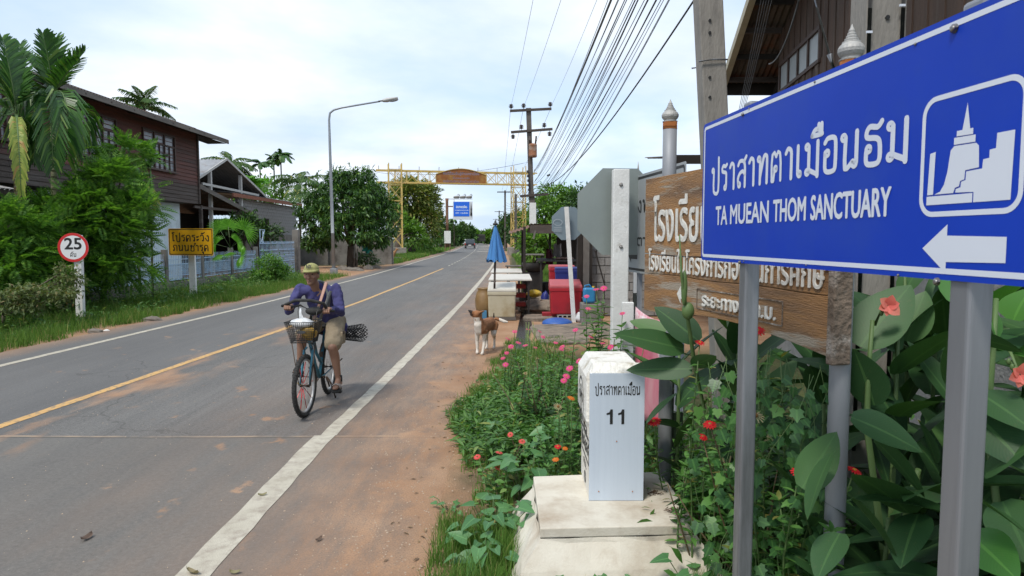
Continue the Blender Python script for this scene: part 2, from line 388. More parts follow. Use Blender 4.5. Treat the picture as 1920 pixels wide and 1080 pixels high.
# ================================================================== THE SETTING: ground, road, markings
def interp(pts, y):
    if y <= pts[0][0]: return pts[0][1]
    for (a, b), (c, d) in zip(pts, pts[1:]):
        if y <= c: return b + (d-b)*(y-a)/(c-a)
    return pts[-1][1]
_XR = [(-20,-1.78),(3.7,-1.72),(6.35,-1.73),(12,-1.58),(18.6,-1.45),(30,-1.36),(43,-1.32),(58,-1.42),(72,-1.68),(100,-2.5),(124,-3.5),(160,-5.2),(215,-7.6),(300,-12),(420,-19),(700,-38)]
_W = [(-20,5.95),(10,5.8),(20,5.69),(35,5.75),(58,6.2),(90,6.1),(300,6.0)]
_MY = [(-20,3.34),(6.75,3.32),(13.85,3.12),(20,3.0),(41,2.92),(72,3.0),(300,3.0)]
def smooth_at(t, y): return (interp(t, y-3) + interp(t, y-1.5) + interp(t, y) + interp(t, y+1.5) + interp(t, y+3))/5 if y > 9 else interp(t, y)
def XR(y): return smooth_at(_XR, y)
def XL(y): return XR(y) - interp(_W, y)
def XM(y): return XR(y) - interp(_MY, y)
def rows(a, b):
    ys = []; y = a
    while y < b: ys.append(y); y += .25 if y < 12 else .8 if y < 40 else 3 if y < 130 else 10
    ys.append(b); return ys
def strip(name, mats, ys, cols, z, jitter=0):
    """cols: functions of y giving x; uv = (offset from the right line, y)"""
    V = []; UV = []; F = []; k = len(cols)
    for y in ys:
        for ci, c in enumerate(cols):
            x = c(y) + (random.uniform(-jitter, jitter) if jitter else 0); V.append((x, y, z-(.035 if name == 'road' and ci in (0,len(cols)-1) else 0))); UV.append((x-XR(y), y))
    for i in range(len(ys)-1):
        for j in range(k-1): a = i*k+j; F.append((a, a+1, a+k+1, a+k))
    return struct(np_mesh(name, V, F, mats, uv=UV))
def ground_mat():
    m, n, l, b = _nodes('earth'); b.inputs['Roughness'].default_value = .95; b.inputs['Specular IOR Level'].default_value = .2
    t = n.new('ShaderNodeTexCoord'); sp = n.new('ShaderNodeSeparateXYZ'); l.new(t.outputs['Object'], sp.inputs[0])
    def noise(s, d=6, r=.6):
        a = n.new('ShaderNodeTexNoise'); a.inputs['Scale'].default_value = s; a.inputs['Detail'].default_value = d; a.inputs['Roughness'].default_value = r; l.new(t.outputs['Object'], a.inputs['Vector']); return a.outputs[0]
    def ramp(v, p0, p1, a=(0,0,0,1), c=(1,1,1,1)):
        q = n.new('ShaderNodeValToRGB'); q.color_ramp.elements[0].position = p0; q.color_ramp.elements[1].position = p1; q.color_ramp.elements[0].color = a; q.color_ramp.elements[1].color = c; l.new(v, q.inputs[0]); return q.outputs[0]
    def mm(op, a, bb):
        q = n.new('ShaderNodeMath'); q.operation = op
        for i, v in enumerate((a, bb)):
            if isinstance(v, (int, float)): q.inputs[i].default_value = v
            else: l.new(v, q.inputs[i])
        return q.outputs[0]
    def mix(f, a, bb, mode='MIX'):
        q = n.new('ShaderNodeMixRGB'); q.blend_type = mode; 
        for i, v in enumerate((f, a, bb)):
            if isinstance(v, (int, float)): q.inputs[i].default_value = v
            elif isinstance(v, tuple): q.inputs[i].default_value = v
            else: l.new(v, q.inputs[i])
        return q.outputs[0]
    dirt = ramp(noise(1.3, 8), .3, .72, (.31,.160,.082,1), (.48,.305,.19,1))
    dirt = mix(ramp(noise(90, 3), .45, .7), dirt, (.24,.155,.10,1))
    soil = ramp(noise(5, 8), .3, .7, (.045,.038,.022,1), (.10,.085,.05,1))
    green = ramp(noise(2.2, 8, .7), .35, .65, (.035,.05,.014,1), (.09,.11,.035,1))
    veg = mix(ramp(noise(.6, 6), .42, .6), soil, green)
    nx = mm('MULTIPLY', mm('SUBTRACT', noise(.9, 5), .5), 1.6)
    x = mm('ADD', sp.outputs[0], nx)
    # bare laterite shoulder between the road and the plants on the right
    right = mm('MULTIPLY', ramp(mm('MULTIPLY', mm('ADD', x, 3), .1), .10, .12), ramp(mm('MULTIPLY', mm('ADD', x, 3), .1), .235, .30, (1,1,1,1), (0,0,0,1)))
    # trodden yard in front of the shops
    yard = mm('MULTIPLY', ramp(mm('MULTIPLY', sp.outputs[1], .01), .105, .12), ramp(mm('MULTIPLY', sp.outputs[1], .01), .30, .36, (1,1,1,1), (0,0,0,1)))
    yard = mm('MULTIPLY', yard, mm('GREATER_THAN', sp.outputs[0], -1.5))
    # laterite yard by the lamp post on the left
    ly = mm('MULTIPLY', ramp(mm('MULTIPLY', mm('ADD', sp.outputs[1], nx), .01), .318, .335), ramp(mm('MULTIPLY', mm('ADD', sp.outputs[1], nx), .01), .455, .475, (1,1,1,1), (0,0,0,1)))
    ly = mm('MULTIPLY', ly, mm('LESS_THAN', sp.outputs[0], -7))
    f = mm('MINIMUM', mm('ADD', mm('ADD', right, yard), ly), 1)
    # thin dirt band along the left edge of the asphalt
    lb = mm('MULTIPLY', mm('MULTIPLY', mm('GREATER_THAN', x, -9.0), mm('LESS_THAN', sp.outputs[0], -6)), .8)
    f = mm('MINIMUM', mm('ADD', f, lb), 1)
    l.new(mix(f, veg, dirt), b.inputs['Base Color'])
    bp = n.new('ShaderNodeBump'); bp.inputs['Strength'].default_value = .6; bp.inputs['Distance'].default_value = .03; l.new(mix(.5, noise(12, 8), noise(60, 4)), bp.inputs['Height']); l.new(bp.outputs[0], b.inputs['Normal'])
    return m
def road_mat():
    m, n, l, b = _nodes('asphalt'); b.inputs['Roughness'].default_value = .82; b.inputs['Specular IOR Level'].default_value = .35
    t = n.new('ShaderNodeTexCoord'); uvs = n.new('ShaderNodeSeparateXYZ'); l.new(t.outputs['UV'], uvs.inputs[0])
    X, Y = uvs.outputs[0], uvs.outputs[1]
    def noise(s, d=6, r=.6, st=(1,1,1)):
        mp = n.new('ShaderNodeMapping'); mp.inputs['Scale'].default_value = st; l.new(t.outputs['Object'], mp.inputs[0])
        a = n.new('ShaderNodeTexNoise'); a.inputs['Scale'].default_value = s; a.inputs['Detail'].default_value = d; a.inputs['Roughness'].default_value = r; l.new(mp.outputs[0], a.inputs['Vector']); return a.outputs[0]
    def ramp(v, p0, p1, a=(0,0,0,1), c=(1,1,1,1)):
        q = n.new('ShaderNodeValToRGB'); q.color_ramp.elements[0].position = p0; q.color_ramp.elements[1].position = p1; q.color_ramp.elements[0].color = a; q.color_ramp.elements[1].color = c; l.new(v, q.inputs[0]); return q.outputs[0]
    def mm(op, a, bb):
        q = n.new('ShaderNodeMath'); q.operation = op
        for i, v in enumerate((a, bb)):
            if isinstance(v, (int, float)): q.inputs[i].default_value = v
            else: l.new(v, q.inputs[i])
        return q.outputs[0]
    def lin(v, a, c):   # 0 at a, 1 at c
        q = n.new('ShaderNodeMapRange'); q.inputs[1].default_value = a; q.inputs[2].default_value = c; l.new(v, q.inputs[0]); return q.outputs[0]
    def mix(f, a, bb, mode='MIX'):
        q = n.new('ShaderNodeMixRGB'); q.blend_type = mode
        for i, v in enumerate((f, a, bb)):
            if isinstance(v, (int, float)): q.inputs[i].default_value = v
            elif isinstance(v, tuple): q.inputs[i].default_value = v
            else: l.new(v, q.inputs[i])
        return q.outputs[0]
    base = ramp(noise(.8, 6, .6, (1,.25,1)), .3, .7, (.112,.109,.105,1), (.165,.160,.153,1))
    speck = mix(.5, ramp(noise(110, 3, .7), .36, .66, (.35,.35,.35,1), (1.7,1.68,1.65,1)), ramp(noise(34, 4, .75), .36, .66, (.45,.45,.45,1), (1.55,1.53,1.5,1)))
    base = mix(.85, base, speck, 'MULTIPLY')
    base = mix(ramp(noise(75, 2, .6), .66, .72), base, (.36,.35,.32,1))
    strk = ramp(noise(9, 6, .7, (1,.05,1)), .35, .7, (.84,.84,.84,1), (1.14,1.13,1.12,1)); base = mix(.8, base, strk, 'MULTIPLY')
    # older, browner coat on this side of the seam
    yseam = mm('ADD', Y, mm('MULTIPLY', mm('SUBTRACT', noise(.5, 4), .5), .12))
    near = mm('LESS_THAN', yseam, 6.28)
    base = mix(mm('MULTIPLY', near, .62), base, (.150,.141,.129,1))
    base = mix(mm('MULTIPLY', near, .7), base, ramp(noise(30, 5, .7), .3, .7, (.75,.75,.75,1), (1.2,1.18,1.15,1)), 'MULTIPLY')
    # smooth darker outer lane on the far side
    dk = mm('MULTIPLY', mm('SUBTRACT', 1, near), lin(X, -3.0, -3.25)); dk = mm('MULTIPLY', dk, .45)
    base = mix(dk, base, (.118,.117,.118,1))
    # wheel tracks
    tr = mm('MULTIPLY', ramp(noise(1.6, 5, .6, (1,.06,1)), .48, .68), .25); base = mix(tr, base, (.09,.087,.085,1))
    # crack lines
    vo = n.new('ShaderNodeTexVoronoi'); vo.feature = 'DISTANCE_TO_EDGE'; vo.inputs['Scale'].default_value = .38; 
    wv = n.new('ShaderNodeVectorMath'); l.new(t.outputs['Object'], wv.inputs[0]); nn = n.new('ShaderNodeTexNoise'); nn.inputs['Scale'].default_value = 3; nn.inputs['Detail'].default_value = 5; l.new(t.outputs['Object'], nn.inputs['Vector'])
    sc_ = n.new('ShaderNodeVectorMath'); sc_.operation = 'SCALE'; sc_.inputs['Scale'].default_value = .35; l.new(nn.outputs['Color'], sc_.inputs[0]); l.new(sc_.outputs[0], wv.inputs[1]); l.new(wv.outputs[0], vo.inputs['Vector'])
    ck = mm('MULTIPLY', mm('LESS_THAN', vo.outputs[0], .0035), ramp(noise(.35, 3), .5, .56)); base = mix(mm('MULTIPLY', ck, .35), base, (.04,.037,.034,1))
    dirt = ramp(noise(1.3, 8), .3, .72, (.31,.160,.082,1), (.48,.305,.19,1))
    dirt = mix(ramp(noise(90, 3), .45, .7), dirt, (.24,.155,.10,1))
    nb = mm('SUBTRACT', noise(1.1, 8, .62, (1,.5,1)), .5)
    xd = mm('ADD', X, mm('MULTIPLY', nb, 1.5))
    d1 = lin(xd, -.35, .95)
    d1 = mm('MULTIPLY', d1, mm('ADD', .35, mm('MULTIPLY', .65, ramp(noise(7, 8, .7, (1,.25,1)), .32, .62))))
    hn = mm('ADD', mm('MULTIPLY', mm('SUBTRACT', noise(.8, 3), .5), 2.6), mm('MULTIPLY', mm('SUBTRACT', noise(4.5, 8, .7), .5), 1.5)); hard = mm('MAXIMUM', lin(mm('ADD', X, hn), .45, 1.15), lin(X, .85, 1.15))
    d0 = mm('MULTIPLY', mm('MULTIPLY', lin(X, -2.2, .3), ramp(noise(1.5, 7, .65, (1,.3,1)), .36, .70)), .38)
    spots = mm('MULTIPLY', ramp(noise(2.6, 7, .55, (1,.8,1)), .62, .68), ramp(noise(.5, 3), .44, .56))
    spots = mm('MULTIPLY', mm('MULTIPLY', spots, .8), lin(Y, 18, 12))
    cs = mm('MULTIPLY', mm('MULTIPLY', lin(X, -3.9, -3.3), lin(X, -2.2, -2.9)), mm('MULTIPLY', ramp(noise(1.4, 7, .6, (1,.35,1)), .50, .62), lin(Y, 20, 9)))
    spots = mm('MAXIMUM', spots, mm('MULTIPLY', cs, .85))
    dl = mm('MULTIPLY', lin(mm('ADD', X, mm('MULTIPLY', nb, .5)), -6.05, -6.65), .55)
    f = mm('MAXIMUM', mm('MAXIMUM', d1, hard), mm('MAXIMUM', d0, dl))
    f = mm('MAXIMUM', f, spots)
    f = mm('MINIMUM', f, 1)
    # dust lying in the seam
    sg = mm('LESS_THAN', mm('ABSOLUTE', mm('SUBTRACT', yseam, 6.28), 0), .022); sg = mm('MULTIPLY', sg, ramp(noise(3, 5), .35, .6))
    base = mix(mm('MULTIPLY', sg, .8), base, (.36,.27,.19,1))
    base = mix(mm('MULTIPLY', mm('LESS_THAN', mm('ABSOLUTE', mm('SUBTRACT', yseam, 6.24), 0), .012), .6), base, (.05,.045,.04,1))
    col = mix(f, base, dirt); l.new(col, b.inputs['Base Color'])
    bp = n.new('ShaderNodeBump'); bp.inputs['Strength'].default_value = .45; bp.inputs['Distance'].default_value = .006; l.new(mix(.5, noise(110, 3, .7), noise(14, 5)), bp.inputs['Height']); l.new(bp.outputs[0], b.inputs['Normal'])
    return m
EARTH, ROAD = ground_mat(), road_mat()
# terrain: one sheet to the horizon with slight relief off the road
def terrain_z(x, y):
    z = -.012
    if x > 3: z += .02*math.sin(x*.7)*math.sin(y*.3)
    if x < XL(y)-1.1: z += .05*math.sin(y*.21)*min(1, (XL(y)-1.1-x)/3)
    return z
xs = [-900,-400,-150,-60,-35,-25] + [-20+i*.75 for i in range(36)] + [7.5,9,12,20,40,100,300,900]
ys = [-40,-15,-6] + [-3+i*.8 for i in range(75)] + [60,70,90,120,160,220,320,500,900,1800]
V = [(x, y, terrain_z(x, y)) for y in ys for x in xs]; k = len(xs)
F = [(i*k+j, i*k+j+1, (i+1)*k+j+1, (i+1)*k+j) for i in range(len(ys)-1) for j in range(k-1)]
struct(np_mesh('ground', V, F, EARTH))
RY = rows(-18, 700)
strip('road', ROAD, RY, [lambda y, k=k: XL(y)-.95+(XR(y)+1.25-XL(y)+.95)*k for k in (0,.006,.1,.2,.3,.4,.5,.6,.7,.8,.9,.994,1)], 0.0)
WHITE = mat('road_paint_white', (.54,.50,.41), (.42,.38,.30), scale=3, rough=.7, bump=.3, bscale=120, c3=(.30,.25,.20), s3=9, t3=(.46,.72))
YEL = mat('road_paint_yellow', (.62,.37,.13), (.50,.30,.12), scale=4, rough=.7, bump=.3, bscale=120, c3=(.22,.18,.13), s3=16, t3=(.5,.66))
def line(name, fn, a, b, wd, m, z=.004, wob=.0):
    rs = [y for y in rows(a, b)]
    return strip(name, m, rs, [lambda y: fn(y)-wd/2+wob*math.sin(y*7.3), lambda y: fn(y)+wd/2+wob*math.sin(y*9.1+1)], z)
line('right_edge_line', XR, 6.3, 640, .15, WHITE, wob=.006)
line('right_edge_line_overlay', lambda y: XR(y)-.035, -18, 6.3, .195, WHITE, wob=.006)
line('left_edge_line', XL, -18, 640, .13, WHITE, wob=.004)
line('centre_line', XM, -18, 42, .12, YEL, wob=.006)
y = 46.0
for i in range(40):
    line('centre_dash', XM, y, y+(1.0 if y < 100 else 2.5), .12, WHITE); y += 2.6 if y < 100 else 6
for yy, wd in ((96, 1.6), (118, 2.2), (150, 3.)):
    strip('transverse_line', WHITE, [yy, yy+wd], [lambda y: XM(y)+.5, lambda y: XR(y)-.15], .004)
# concrete apron pieces, drain and slabs in front of the shops
CONC = mat('concrete_grey', (.30,.27,.23), (.22,.20,.17), scale=5, rough=.9, bump=.5, bscale=60, c3=(.13,.11,.09), s3=2.5, t3=(.5,.7))
CONC_D = mat('concrete_dirty', (.30,.235,.18), (.17,.135,.10), scale=4, rough=.9, bump=.6, bscale=40, c3=(.08,.07,.055), s3=3, t3=(.48,.66))
CONC_W = mat('concrete_whitewashed', (.66,.62,.53), (.56,.51,.42), scale=4, rough=.85, bump=.14, bscale=90, c3=(.36,.28,.20), s3=3.0, t3=(.46,.74))
WATER = mat('drain_water', (.02,.02,.018), (.035,.033,.028), scale=6, rough=.12, bump=.6, bscale=26, spec=.6)
def slab(px, py, wx, wy, h=.05, rz=0, m=CONC_D, z0=-.03):
    c = G(px, py); mb = MB(); n = 9
    pts = []
    for i in range(n*4):
        t = 2*math.pi*i/(n*4); q = (abs(math.cos(t))**.35*math.copysign(1, math.cos(t)), abs(math.sin(t))**.35*math.copysign(1, math.sin(t)))
        r_ = 1+random.uniform(-.04,.04); pts.append((q[0]*wx/2*r_, q[1]*wy/2*r_))
    mb.prism(pts, (c.x, c.y, z0+h+.03), (math.cos(rz), math.sin(rz), 0), (-math.sin(rz), math.cos(rz), 0), h+.06)
    return mb.build('pavement_slab', m, bevel=.012)
for i, a in enumerate([(1046,626,.95,2.6,.03,.05),(1030,598,1.2,.9,.06,-.1),(1015,577,1.5,.8,.13,.1),(1012,560,1.3,.8,.12,0),(1110,620,1.1,2.2,.02,0),(1000,548,1.4,1.0,.06,.0)]):
    struct(slab(*a))
mb = MB(); pl = [(990,560),(985,572),(976,590),(972,610),(968,630),(966,652),(975,672),(996,674),(1000,655),(992,632),(998,612),(994,592),(1002,575),(1006,560)]
q = [G(a, b) for a, b in pl]; mb.add([(v.x, v.y, .004) for v in q], [tuple(range(len(q)))])
wtr = mb.build('drain_water', WATER); struct(wtr)
# ================================================================== SIGNS, POSTS, THE KILOMETRE STONE
def vx(px, y): return (px-960)/FPX*y   # lateral metres of a picture column near eye level at depth y
GALV = mat('galvanised_steel', (.22,.23,.25), (.31,.32,.34), scale=5, rough=.42, metal=.55, bump=.08, bscale=30, stretch=(1,1,.12), c3=(.14,.145,.15), s3=7, t3=(.5,.7))
STEEL_B = mat('bolt_steel', (.35,.34,.33), (.22,.2,.19), scale=20, rough=.4, metal=.8)
BLUE = mat('blue_sign_sheeting', (.004,.038,.40), (.006,.046,.45), scale=1.5, rough=.5, spec=.28, coat=0, c3=(.022,.065,.38), s3=2.2, t3=(.45,.85))
SWHITE = mat('white_sign_sheeting', (.66,.70,.78), (.62,.66,.75), scale=2, rough=.45)
BACK = mat('sign_back_alloy', (.29,.325,.31), (.25,.285,.27), scale=1.1, rough=.45, metal=.25, bump=.04, c3=(.22,.25,.245), s3=1.2, t3=(.45,.7))
BACK2 = mat('sign_back_alloy_blue', (.23,.29,.33), (.19,.25,.29), scale=1.1, rough=.5, metal=.2)
PWHITE = mat('post_whitewash', (.72,.72,.70), (.62,.62,.60), scale=7, rough=.85, bump=.18, bscale=60, c3=(.42,.40,.36), s3=10, t3=(.6,.75))
BLACK = mat('black_paint', (.012,.012,.012), (.02,.02,.02), rough=.5)
REDP = mat('red_sign_sheeting', (.60,.02,.02), (.52,.02,.02), rough=.4)
YSIGN = mat('yellow_sign_sheeting', (.74,.40,.015), (.66,.34,.012), scale=2, rough=.4)
def plane_frame(p0, p1):
    """p0 far end, p1 near end (both on the ground plan); returns x axis from far to near, outward normal to the viewer's left"""
    d = Vector((p1[0]-p0[0], p1[1]-p0[1], 0)); return d.normalized(), d.length
Z = Vector((0,0,1))
# --- blue sanctuary sign: far end at 3.07 m, runs past the frame's right edge
K = 1468.0
def bs_pt(px):    # depth along the sign's plane for a picture column
    y = K/(px-835); return Vector((vx(px, y)*1.0, y, 0))
A, B = bs_pt(1314.5), bs_pt(1962)
ax, LEN = plane_frame(A, B); nrm = ax.cross(Z)   # pointing to the road side
if nrm.x > 0: nrm = -nrm
zb = CAM_H - 40/1280*A.y; zt = CAM_H + 209/1280*A.y; H = zt-zb
t = thing('direction_sign', 'large blue direction sign reading TA MUEAN THOM SANCTUARY with white temple symbol and arrow', 'road sign', (A.x+.0, A.y, 0))
def bs(u, v, out=0): return Vector((A.x, A.y, 0)) + ax*u + Z*(zb+v) + nrm*out
cor = .02
def rrect(x0, y0, x1, y1, r, n=5):
    o = []
    for cx, cy, a0 in ((x1-r,y0+r,-90),(x1-r,y1-r,0),(x0+r,y1-r,90),(x0+r,y0+r,180)):
        for i in range(n+1):
            a = R(a0+90*i/n); o.append((cx+r*math.cos(a), cy+r*math.sin(a)))
    return o
MB().prism(rrect(0,0,LEN,H,.018), bs(0,0), ax, Z, .003).build('panel', BLUE, t)
def ring(mb, o, x, y, outer, inner, lift, mi=0):
    n = len(outer); z = Vector(x).cross(Vector(y)).normalized()
    V = [o+x*a+y*b+z*lift for a, b in outer] + [o+x*a+y*b+z*lift for a, b in inner]
    mb.add(V, [(j, (j+1)%n, n+(j+1)%n, n+j) for j in range(n)], mi)
mb = MB(); ring(mb, bs(0,0), ax, Z, rrect(.012,.014,LEN-.012,H-.014,.016), rrect(.024,.027,LEN-.024,H-.027,.010), .0008); mb.build('border', SWHITE, t)
def su(px): return (bs_pt(px)-A).length     # metres along the sign for a picture column
def sv(px, py): return CAM_H - (py-447)/1280*(K/(px-835)) - zb
def at_(px, py): return su(px), sv(px, py)
u0, v0 = at_(1332, 352); u1, _ = at_(1698, 300)
letters('ปราสาทตาเมือนธม', bs(u0, sv(1510,330)), ax, Z, u1-u0, sv(1510,272)-sv(1510,330), SWHITE, t, thai=True, th=.155)
u0, _ = at_(1341, 0); u1, _ = at_(1666, 0)
for wd, a, b in (('TA',1341,1362),('MUEAN',1368,1439),('THOM',1448,1508),('SANCTUARY',1518,1666)):
    ua, ub = su(a), su(b); letters(wd, bs(ua, sv(1510,413)), ax, Z, ub-ua, sv(1510,369)-sv(1510,413), SWHITE, t, bold=.032, name='lettering')
# temple emblem
E0, E1 = su(1719), su(1912); ez0, ez1 = sv(1815,404), sv(1815,165); EW = E1-E0
mb = MB(); ring(mb, bs(E0, ez0), ax, Z, rrect(0,0,EW,ez1-ez0,.045,7), rrect(.012,.012,EW-.012,ez1-ez0-.012,.034,7), .0008); mb.build('symbol_frame', SWHITE, t)
def em(a, b):    # emblem square units, from the photograph's own proportions
    return (a*EW, b*(ez1-ez0))
def poly(mb, pts, lift): mb.add([bs(E0, ez0) + ax*em(a,b)[0] + Z*em(a,b)[1] + nrm*0 + ax.cross(Z).normalized()*lift for a, b in pts], [tuple(range(len(pts)))])
mb = MB()
poly(mb, [(.09,.185),(.155,.185),(.165,.54),(.105,.53)], .0009)
poly(mb, [(.085,.10),(.56,.10),(.56,.172),(.085,.172)], .0009)
poly(mb, [(.17,.185),(.37,.185),(.385,.225),(.425,.235),(.435,.275),(.475,.285),(.48,.355),(.61,.365),(.60,.53),(.575,.555),(.36,.56),(.325,.53),(.30,.36),(.27,.26),(.23,.205)], .0010)
poly(mb, [(.355,.57),(.565,.565),(.565,.62),(.355,.625)], .0011)
poly(mb, [(.38,.633),(.54,.628),(.54,.675),(.51,.675),(.475,.88),(.435,.675),(.38,.675)], .0012)
poly(mb, [(.57,.10),(.90,.10),(.91,.60),(.76,.60),(.755,.49),(.70,.485),(.70,.425),(.645,.42),(.64,.352),(.49,.345),(.487,.278),(.445,.268),(.44,.225),(.395,.215),(.39,.187),(.57,.18)], .0009)
mb.build('temple_symbol', SWHITE, t)
# arrow
aw0, aw1 = su(1729), su(1886); aw = aw1-aw0; ac = sv(1800,467); 
ah = sv(1760,421)-sv(1760,511); hd = su(1774)-aw0
mb = MB(); mb.add([bs(aw0+a, ac+b)+ax.cross(Z)*.001 for a, b in [(0,0),(hd,-ah/2),(hd,-ah*.27),(aw,-ah*.24),(aw,ah*.24),(hd,ah*.27),(hd,ah/2)]], [tuple(range(7))]); mb.build('arrow', SWHITE, t)
def bolt(p, d, r, parent, m=STEEL_B):
    mb = MB(); x, y, z = frame_of(d); mb.tube([p, p+z*r*.5, p+z*r*.9], [r, r*.9, r*.4], 10); return mb.build('bolt', m, parent)
nn_ = ax.cross(Z).normalized()
for px, py, r in ((1387,219,.008),(1771,64,.011),(1388,492,.008),(1760,528,.010),(1398,208,.004),(1518,160,.004),(1700,92,.004),(1395,490,.003),(1512,497,.003),(1686,516,.004)):
    bolt(bs(su(px), sv(px,py)) + nn_*.001, nn_, r, t)
for px, hw in ((1385,.030),(1792,.033)):
    c = bs(su(px+4), 0); mb = MB(); q = c - nn_*.036
    zt_ = zb+H+.02
    mb.box((q.x, q.y, zt_/2-.15), (hw*2, .06, zt_+.3), rot=math.atan2(ax.y, ax.x)+ (math.pi/2 if False else 0))
    mb.build('post', GALV, t, bevel=.010, seg=3)
# --- carved timber school board between its two pipe posts
PA, PB = Vector((vx(1252,4.4),4.4,0)), Vector((vx(1582,2.76),2.76,0))
bx_, blen = plane_frame(PA, PB); bn = bx_.cross(Z).normalized()
WOOD = mat('varnished_board', (.15,.085,.045), (.36,.185,.065), scale=2.4, rough=.6, bump=.4, bscale=34, stretch=(.7,.7,6), c3=(.31,.26,.20), s3=1.7, t3=(.53,.60), coat=.05, dist=.5)
WOOD_E = mat('weathered_end_grain', (.20,.15,.11), (.10,.075,.055), scale=14, rough=.9, bump=.8, bscale=50, c3=(.33,.29,.25), s3=8, t3=(.5,.62))
CARVE = mat('carved_white_paint', (.70,.69,.65), (.56,.54,.49), scale=10, rough=.8, bump=.2, c3=(.36,.28,.19), s3=14, t3=(.58,.66))
FIN = mat('aluminium_paint_finial', (.42,.41,.39), (.34,.33,.31), scale=18, rough=.55, metal=.15, bump=.25, bscale=60)
RUSTB = mat('orange_rust_band', (.42,.15,.03), (.30,.10,.03), scale=9, rough=.75)
PIPE = mat('painted_grey_pipe', (.24,.25,.27), (.30,.31,.32), scale=4, rough=.55, metal=.2, stretch=(1,1,.15))
t = thing('timber_name_board', 'weathered orange timber school name board with carved white letters between pipe posts', 'name board', PA)
tb_l = -.25; tb_r = blen+.02
def tb(u, v, o=0): return Vector((PA.x, PA.y, 0)) + bx_*u + Z*v + bn*(.055+o)
TZ1 = 2.245
def low(u):   # scooped lower edge
    k = (u-tb_l)/(tb_r-tb_l); return 1.365 + .055*math.sin(math.pi*min(1,max(0,(k-.12)/.88)))
def top(u): k = (u-tb_l)/(tb_r-tb_l); return TZ1 - .015*k
def board_piece(lo, hi, n=16):
    lowp = [(tb_l+(tb_r-tb_l)*i/n, lo(tb_l+(tb_r-tb_l)*i/n)) for i in range(n+1)]; hip = [(tb_l+(tb_r-tb_l)*i/n, hi(tb_l+(tb_r-tb_l)*i/n)) for i in reversed(range(n+1))]
    return [(a, b) for a, b in lowp+hip]
cr1 = lambda u: 1.745 - .004*math.sin(u*5) + .02*(u-tb_l)*0
cr2 = lambda u: 1.62 + .004*math.sin(u*7)
for lo, hi in ((low, lambda u: cr2(u)-.0015), (lambda u: cr2(u)+.0015, lambda u: cr1(u)-.0035), (lambda u: cr1(u)+.0035, top)):
    MB().prism(board_piece(lo, hi), tb(0,0), bx_, Z, .05).build('plank', WOOD, t, bevel=.003)
MB().box(tb(tb_r+.022, (low(tb_r)+top(tb_r))/2, -.012), (.042, .085, top(tb_r)-low(tb_r)+.04), rot=math.atan2(bx_.y, bx_.x)).build('end_batten', WOOD_E, t, bevel=.006)
def tpt(px, py):
    """place on the board's front plane seen through a picture point"""
    u_, v_ = (px-960)/FPX, (540-py)/FPX; d = Vector((u_, _c+v_*_s, -_s+v_*_c)); o = tb(0,0)
    k = ((o-Vector((0,0,CAM_H))).dot(bn))/d.dot(bn); p = Vector((0,0,CAM_H))+d*k; q = p-o
    return q.dot(bx_), p.z
a = tpt(1226,452); b = tpt(1312,440); c = tpt(1226,400)
letters('โรงเรียนพนมดงรัก', tb(a[0], a[1]-.0), bx_, Z, (b[0]-a[0])*2.75, .29, CARVE, t, bold=.014, raise_=.003, step=.00008)
a = tpt(1217,505); b = tpt(1560,548)
letters('โรงเรียนในโครงการกองทุนการศึกษา', tb(a[0], 1.60), bx_, Z, b[0]-a[0], .185, CARVE, t, bold=.012, raise_=.003, step=.00008)
a = tpt(1318,572); b = tpt(1456,588)
letters('ระยะทาง 7 ก.ม.', tb(a[0], 1.475), bx_, Z, b[0]-a[0], .07, CARVE, t, bold=.03, raise_=.005, step=.00008)
a = tpt(1309,566)[0]-.012; b = tpt(1464,588)[0]+.015
mb = MB()
for q0, q1 in (((a,1.455),(b,1.455)),((b,1.455),(b,1.565)),((b,1.565),(a,1.565)),((a,1.565),(a,1.455))):
    mb.beam(tb(q0[0],q0[1],.001), tb(q1[0],q1[1],.001), .006, .006)
mb.build('carved_frame', WOOD_E, t)
a = tpt(1270,553)[0]; s_ = .05
mb = MB(); mb.prism([(0,0),(s_*1.0,-s_*1.0),(s_*1.0,-s_*.5),(s_*2.1,-s_*.5),(s_*2.1,s_*.5),(s_*1.0,s_*.5),(s_*1.0,s_*1.0)], tb(a,1.515,.004), bx_, Z, .004); mb.build('arrow', CARVE, t)
def finial_post(p, r, ztop, parent):
    mb = MB(); mb.tube([(p.x,p.y,-.3+(ztop+.3)*k/9) for k in range(10)], r, 20); mb.build('post', PIPE, parent)
    mb = MB(); mb.tube([(p.x,p.y,ztop),(p.x,p.y,ztop+.045)], r*1.02, 20); mb.build('rust_band', RUSTB, parent)
    z0 = ztop+.045; prof = [(r*1.05,0),(r*1.08,.005),(r*.88,.008),(r*.86,.013),(r*1.05,.020),(r*1.20,.032),(r*1.22,.044),(r*1.08,.057),(r*.85,.066)]
    zz = .066; rr = r*.76
    for i in range(5): prof += [(rr*1.10, zz+.002), (rr*1.10, zz+.007), (rr*.80, zz+.011)]; zz += .011; rr *= .78
    prof += [(r*.14, zz+.008), (.001, zz+.022)]
    mb = MB(); mb.lathe((p.x,p.y,z0), prof, 22, smooth=False); mb.build('finial', FIN, parent)
finial_post(PA, .044, P(1252,229,4.4).z-.045, t); finial_post(PB, .041, P(1583,114,2.76).z-.045, t)
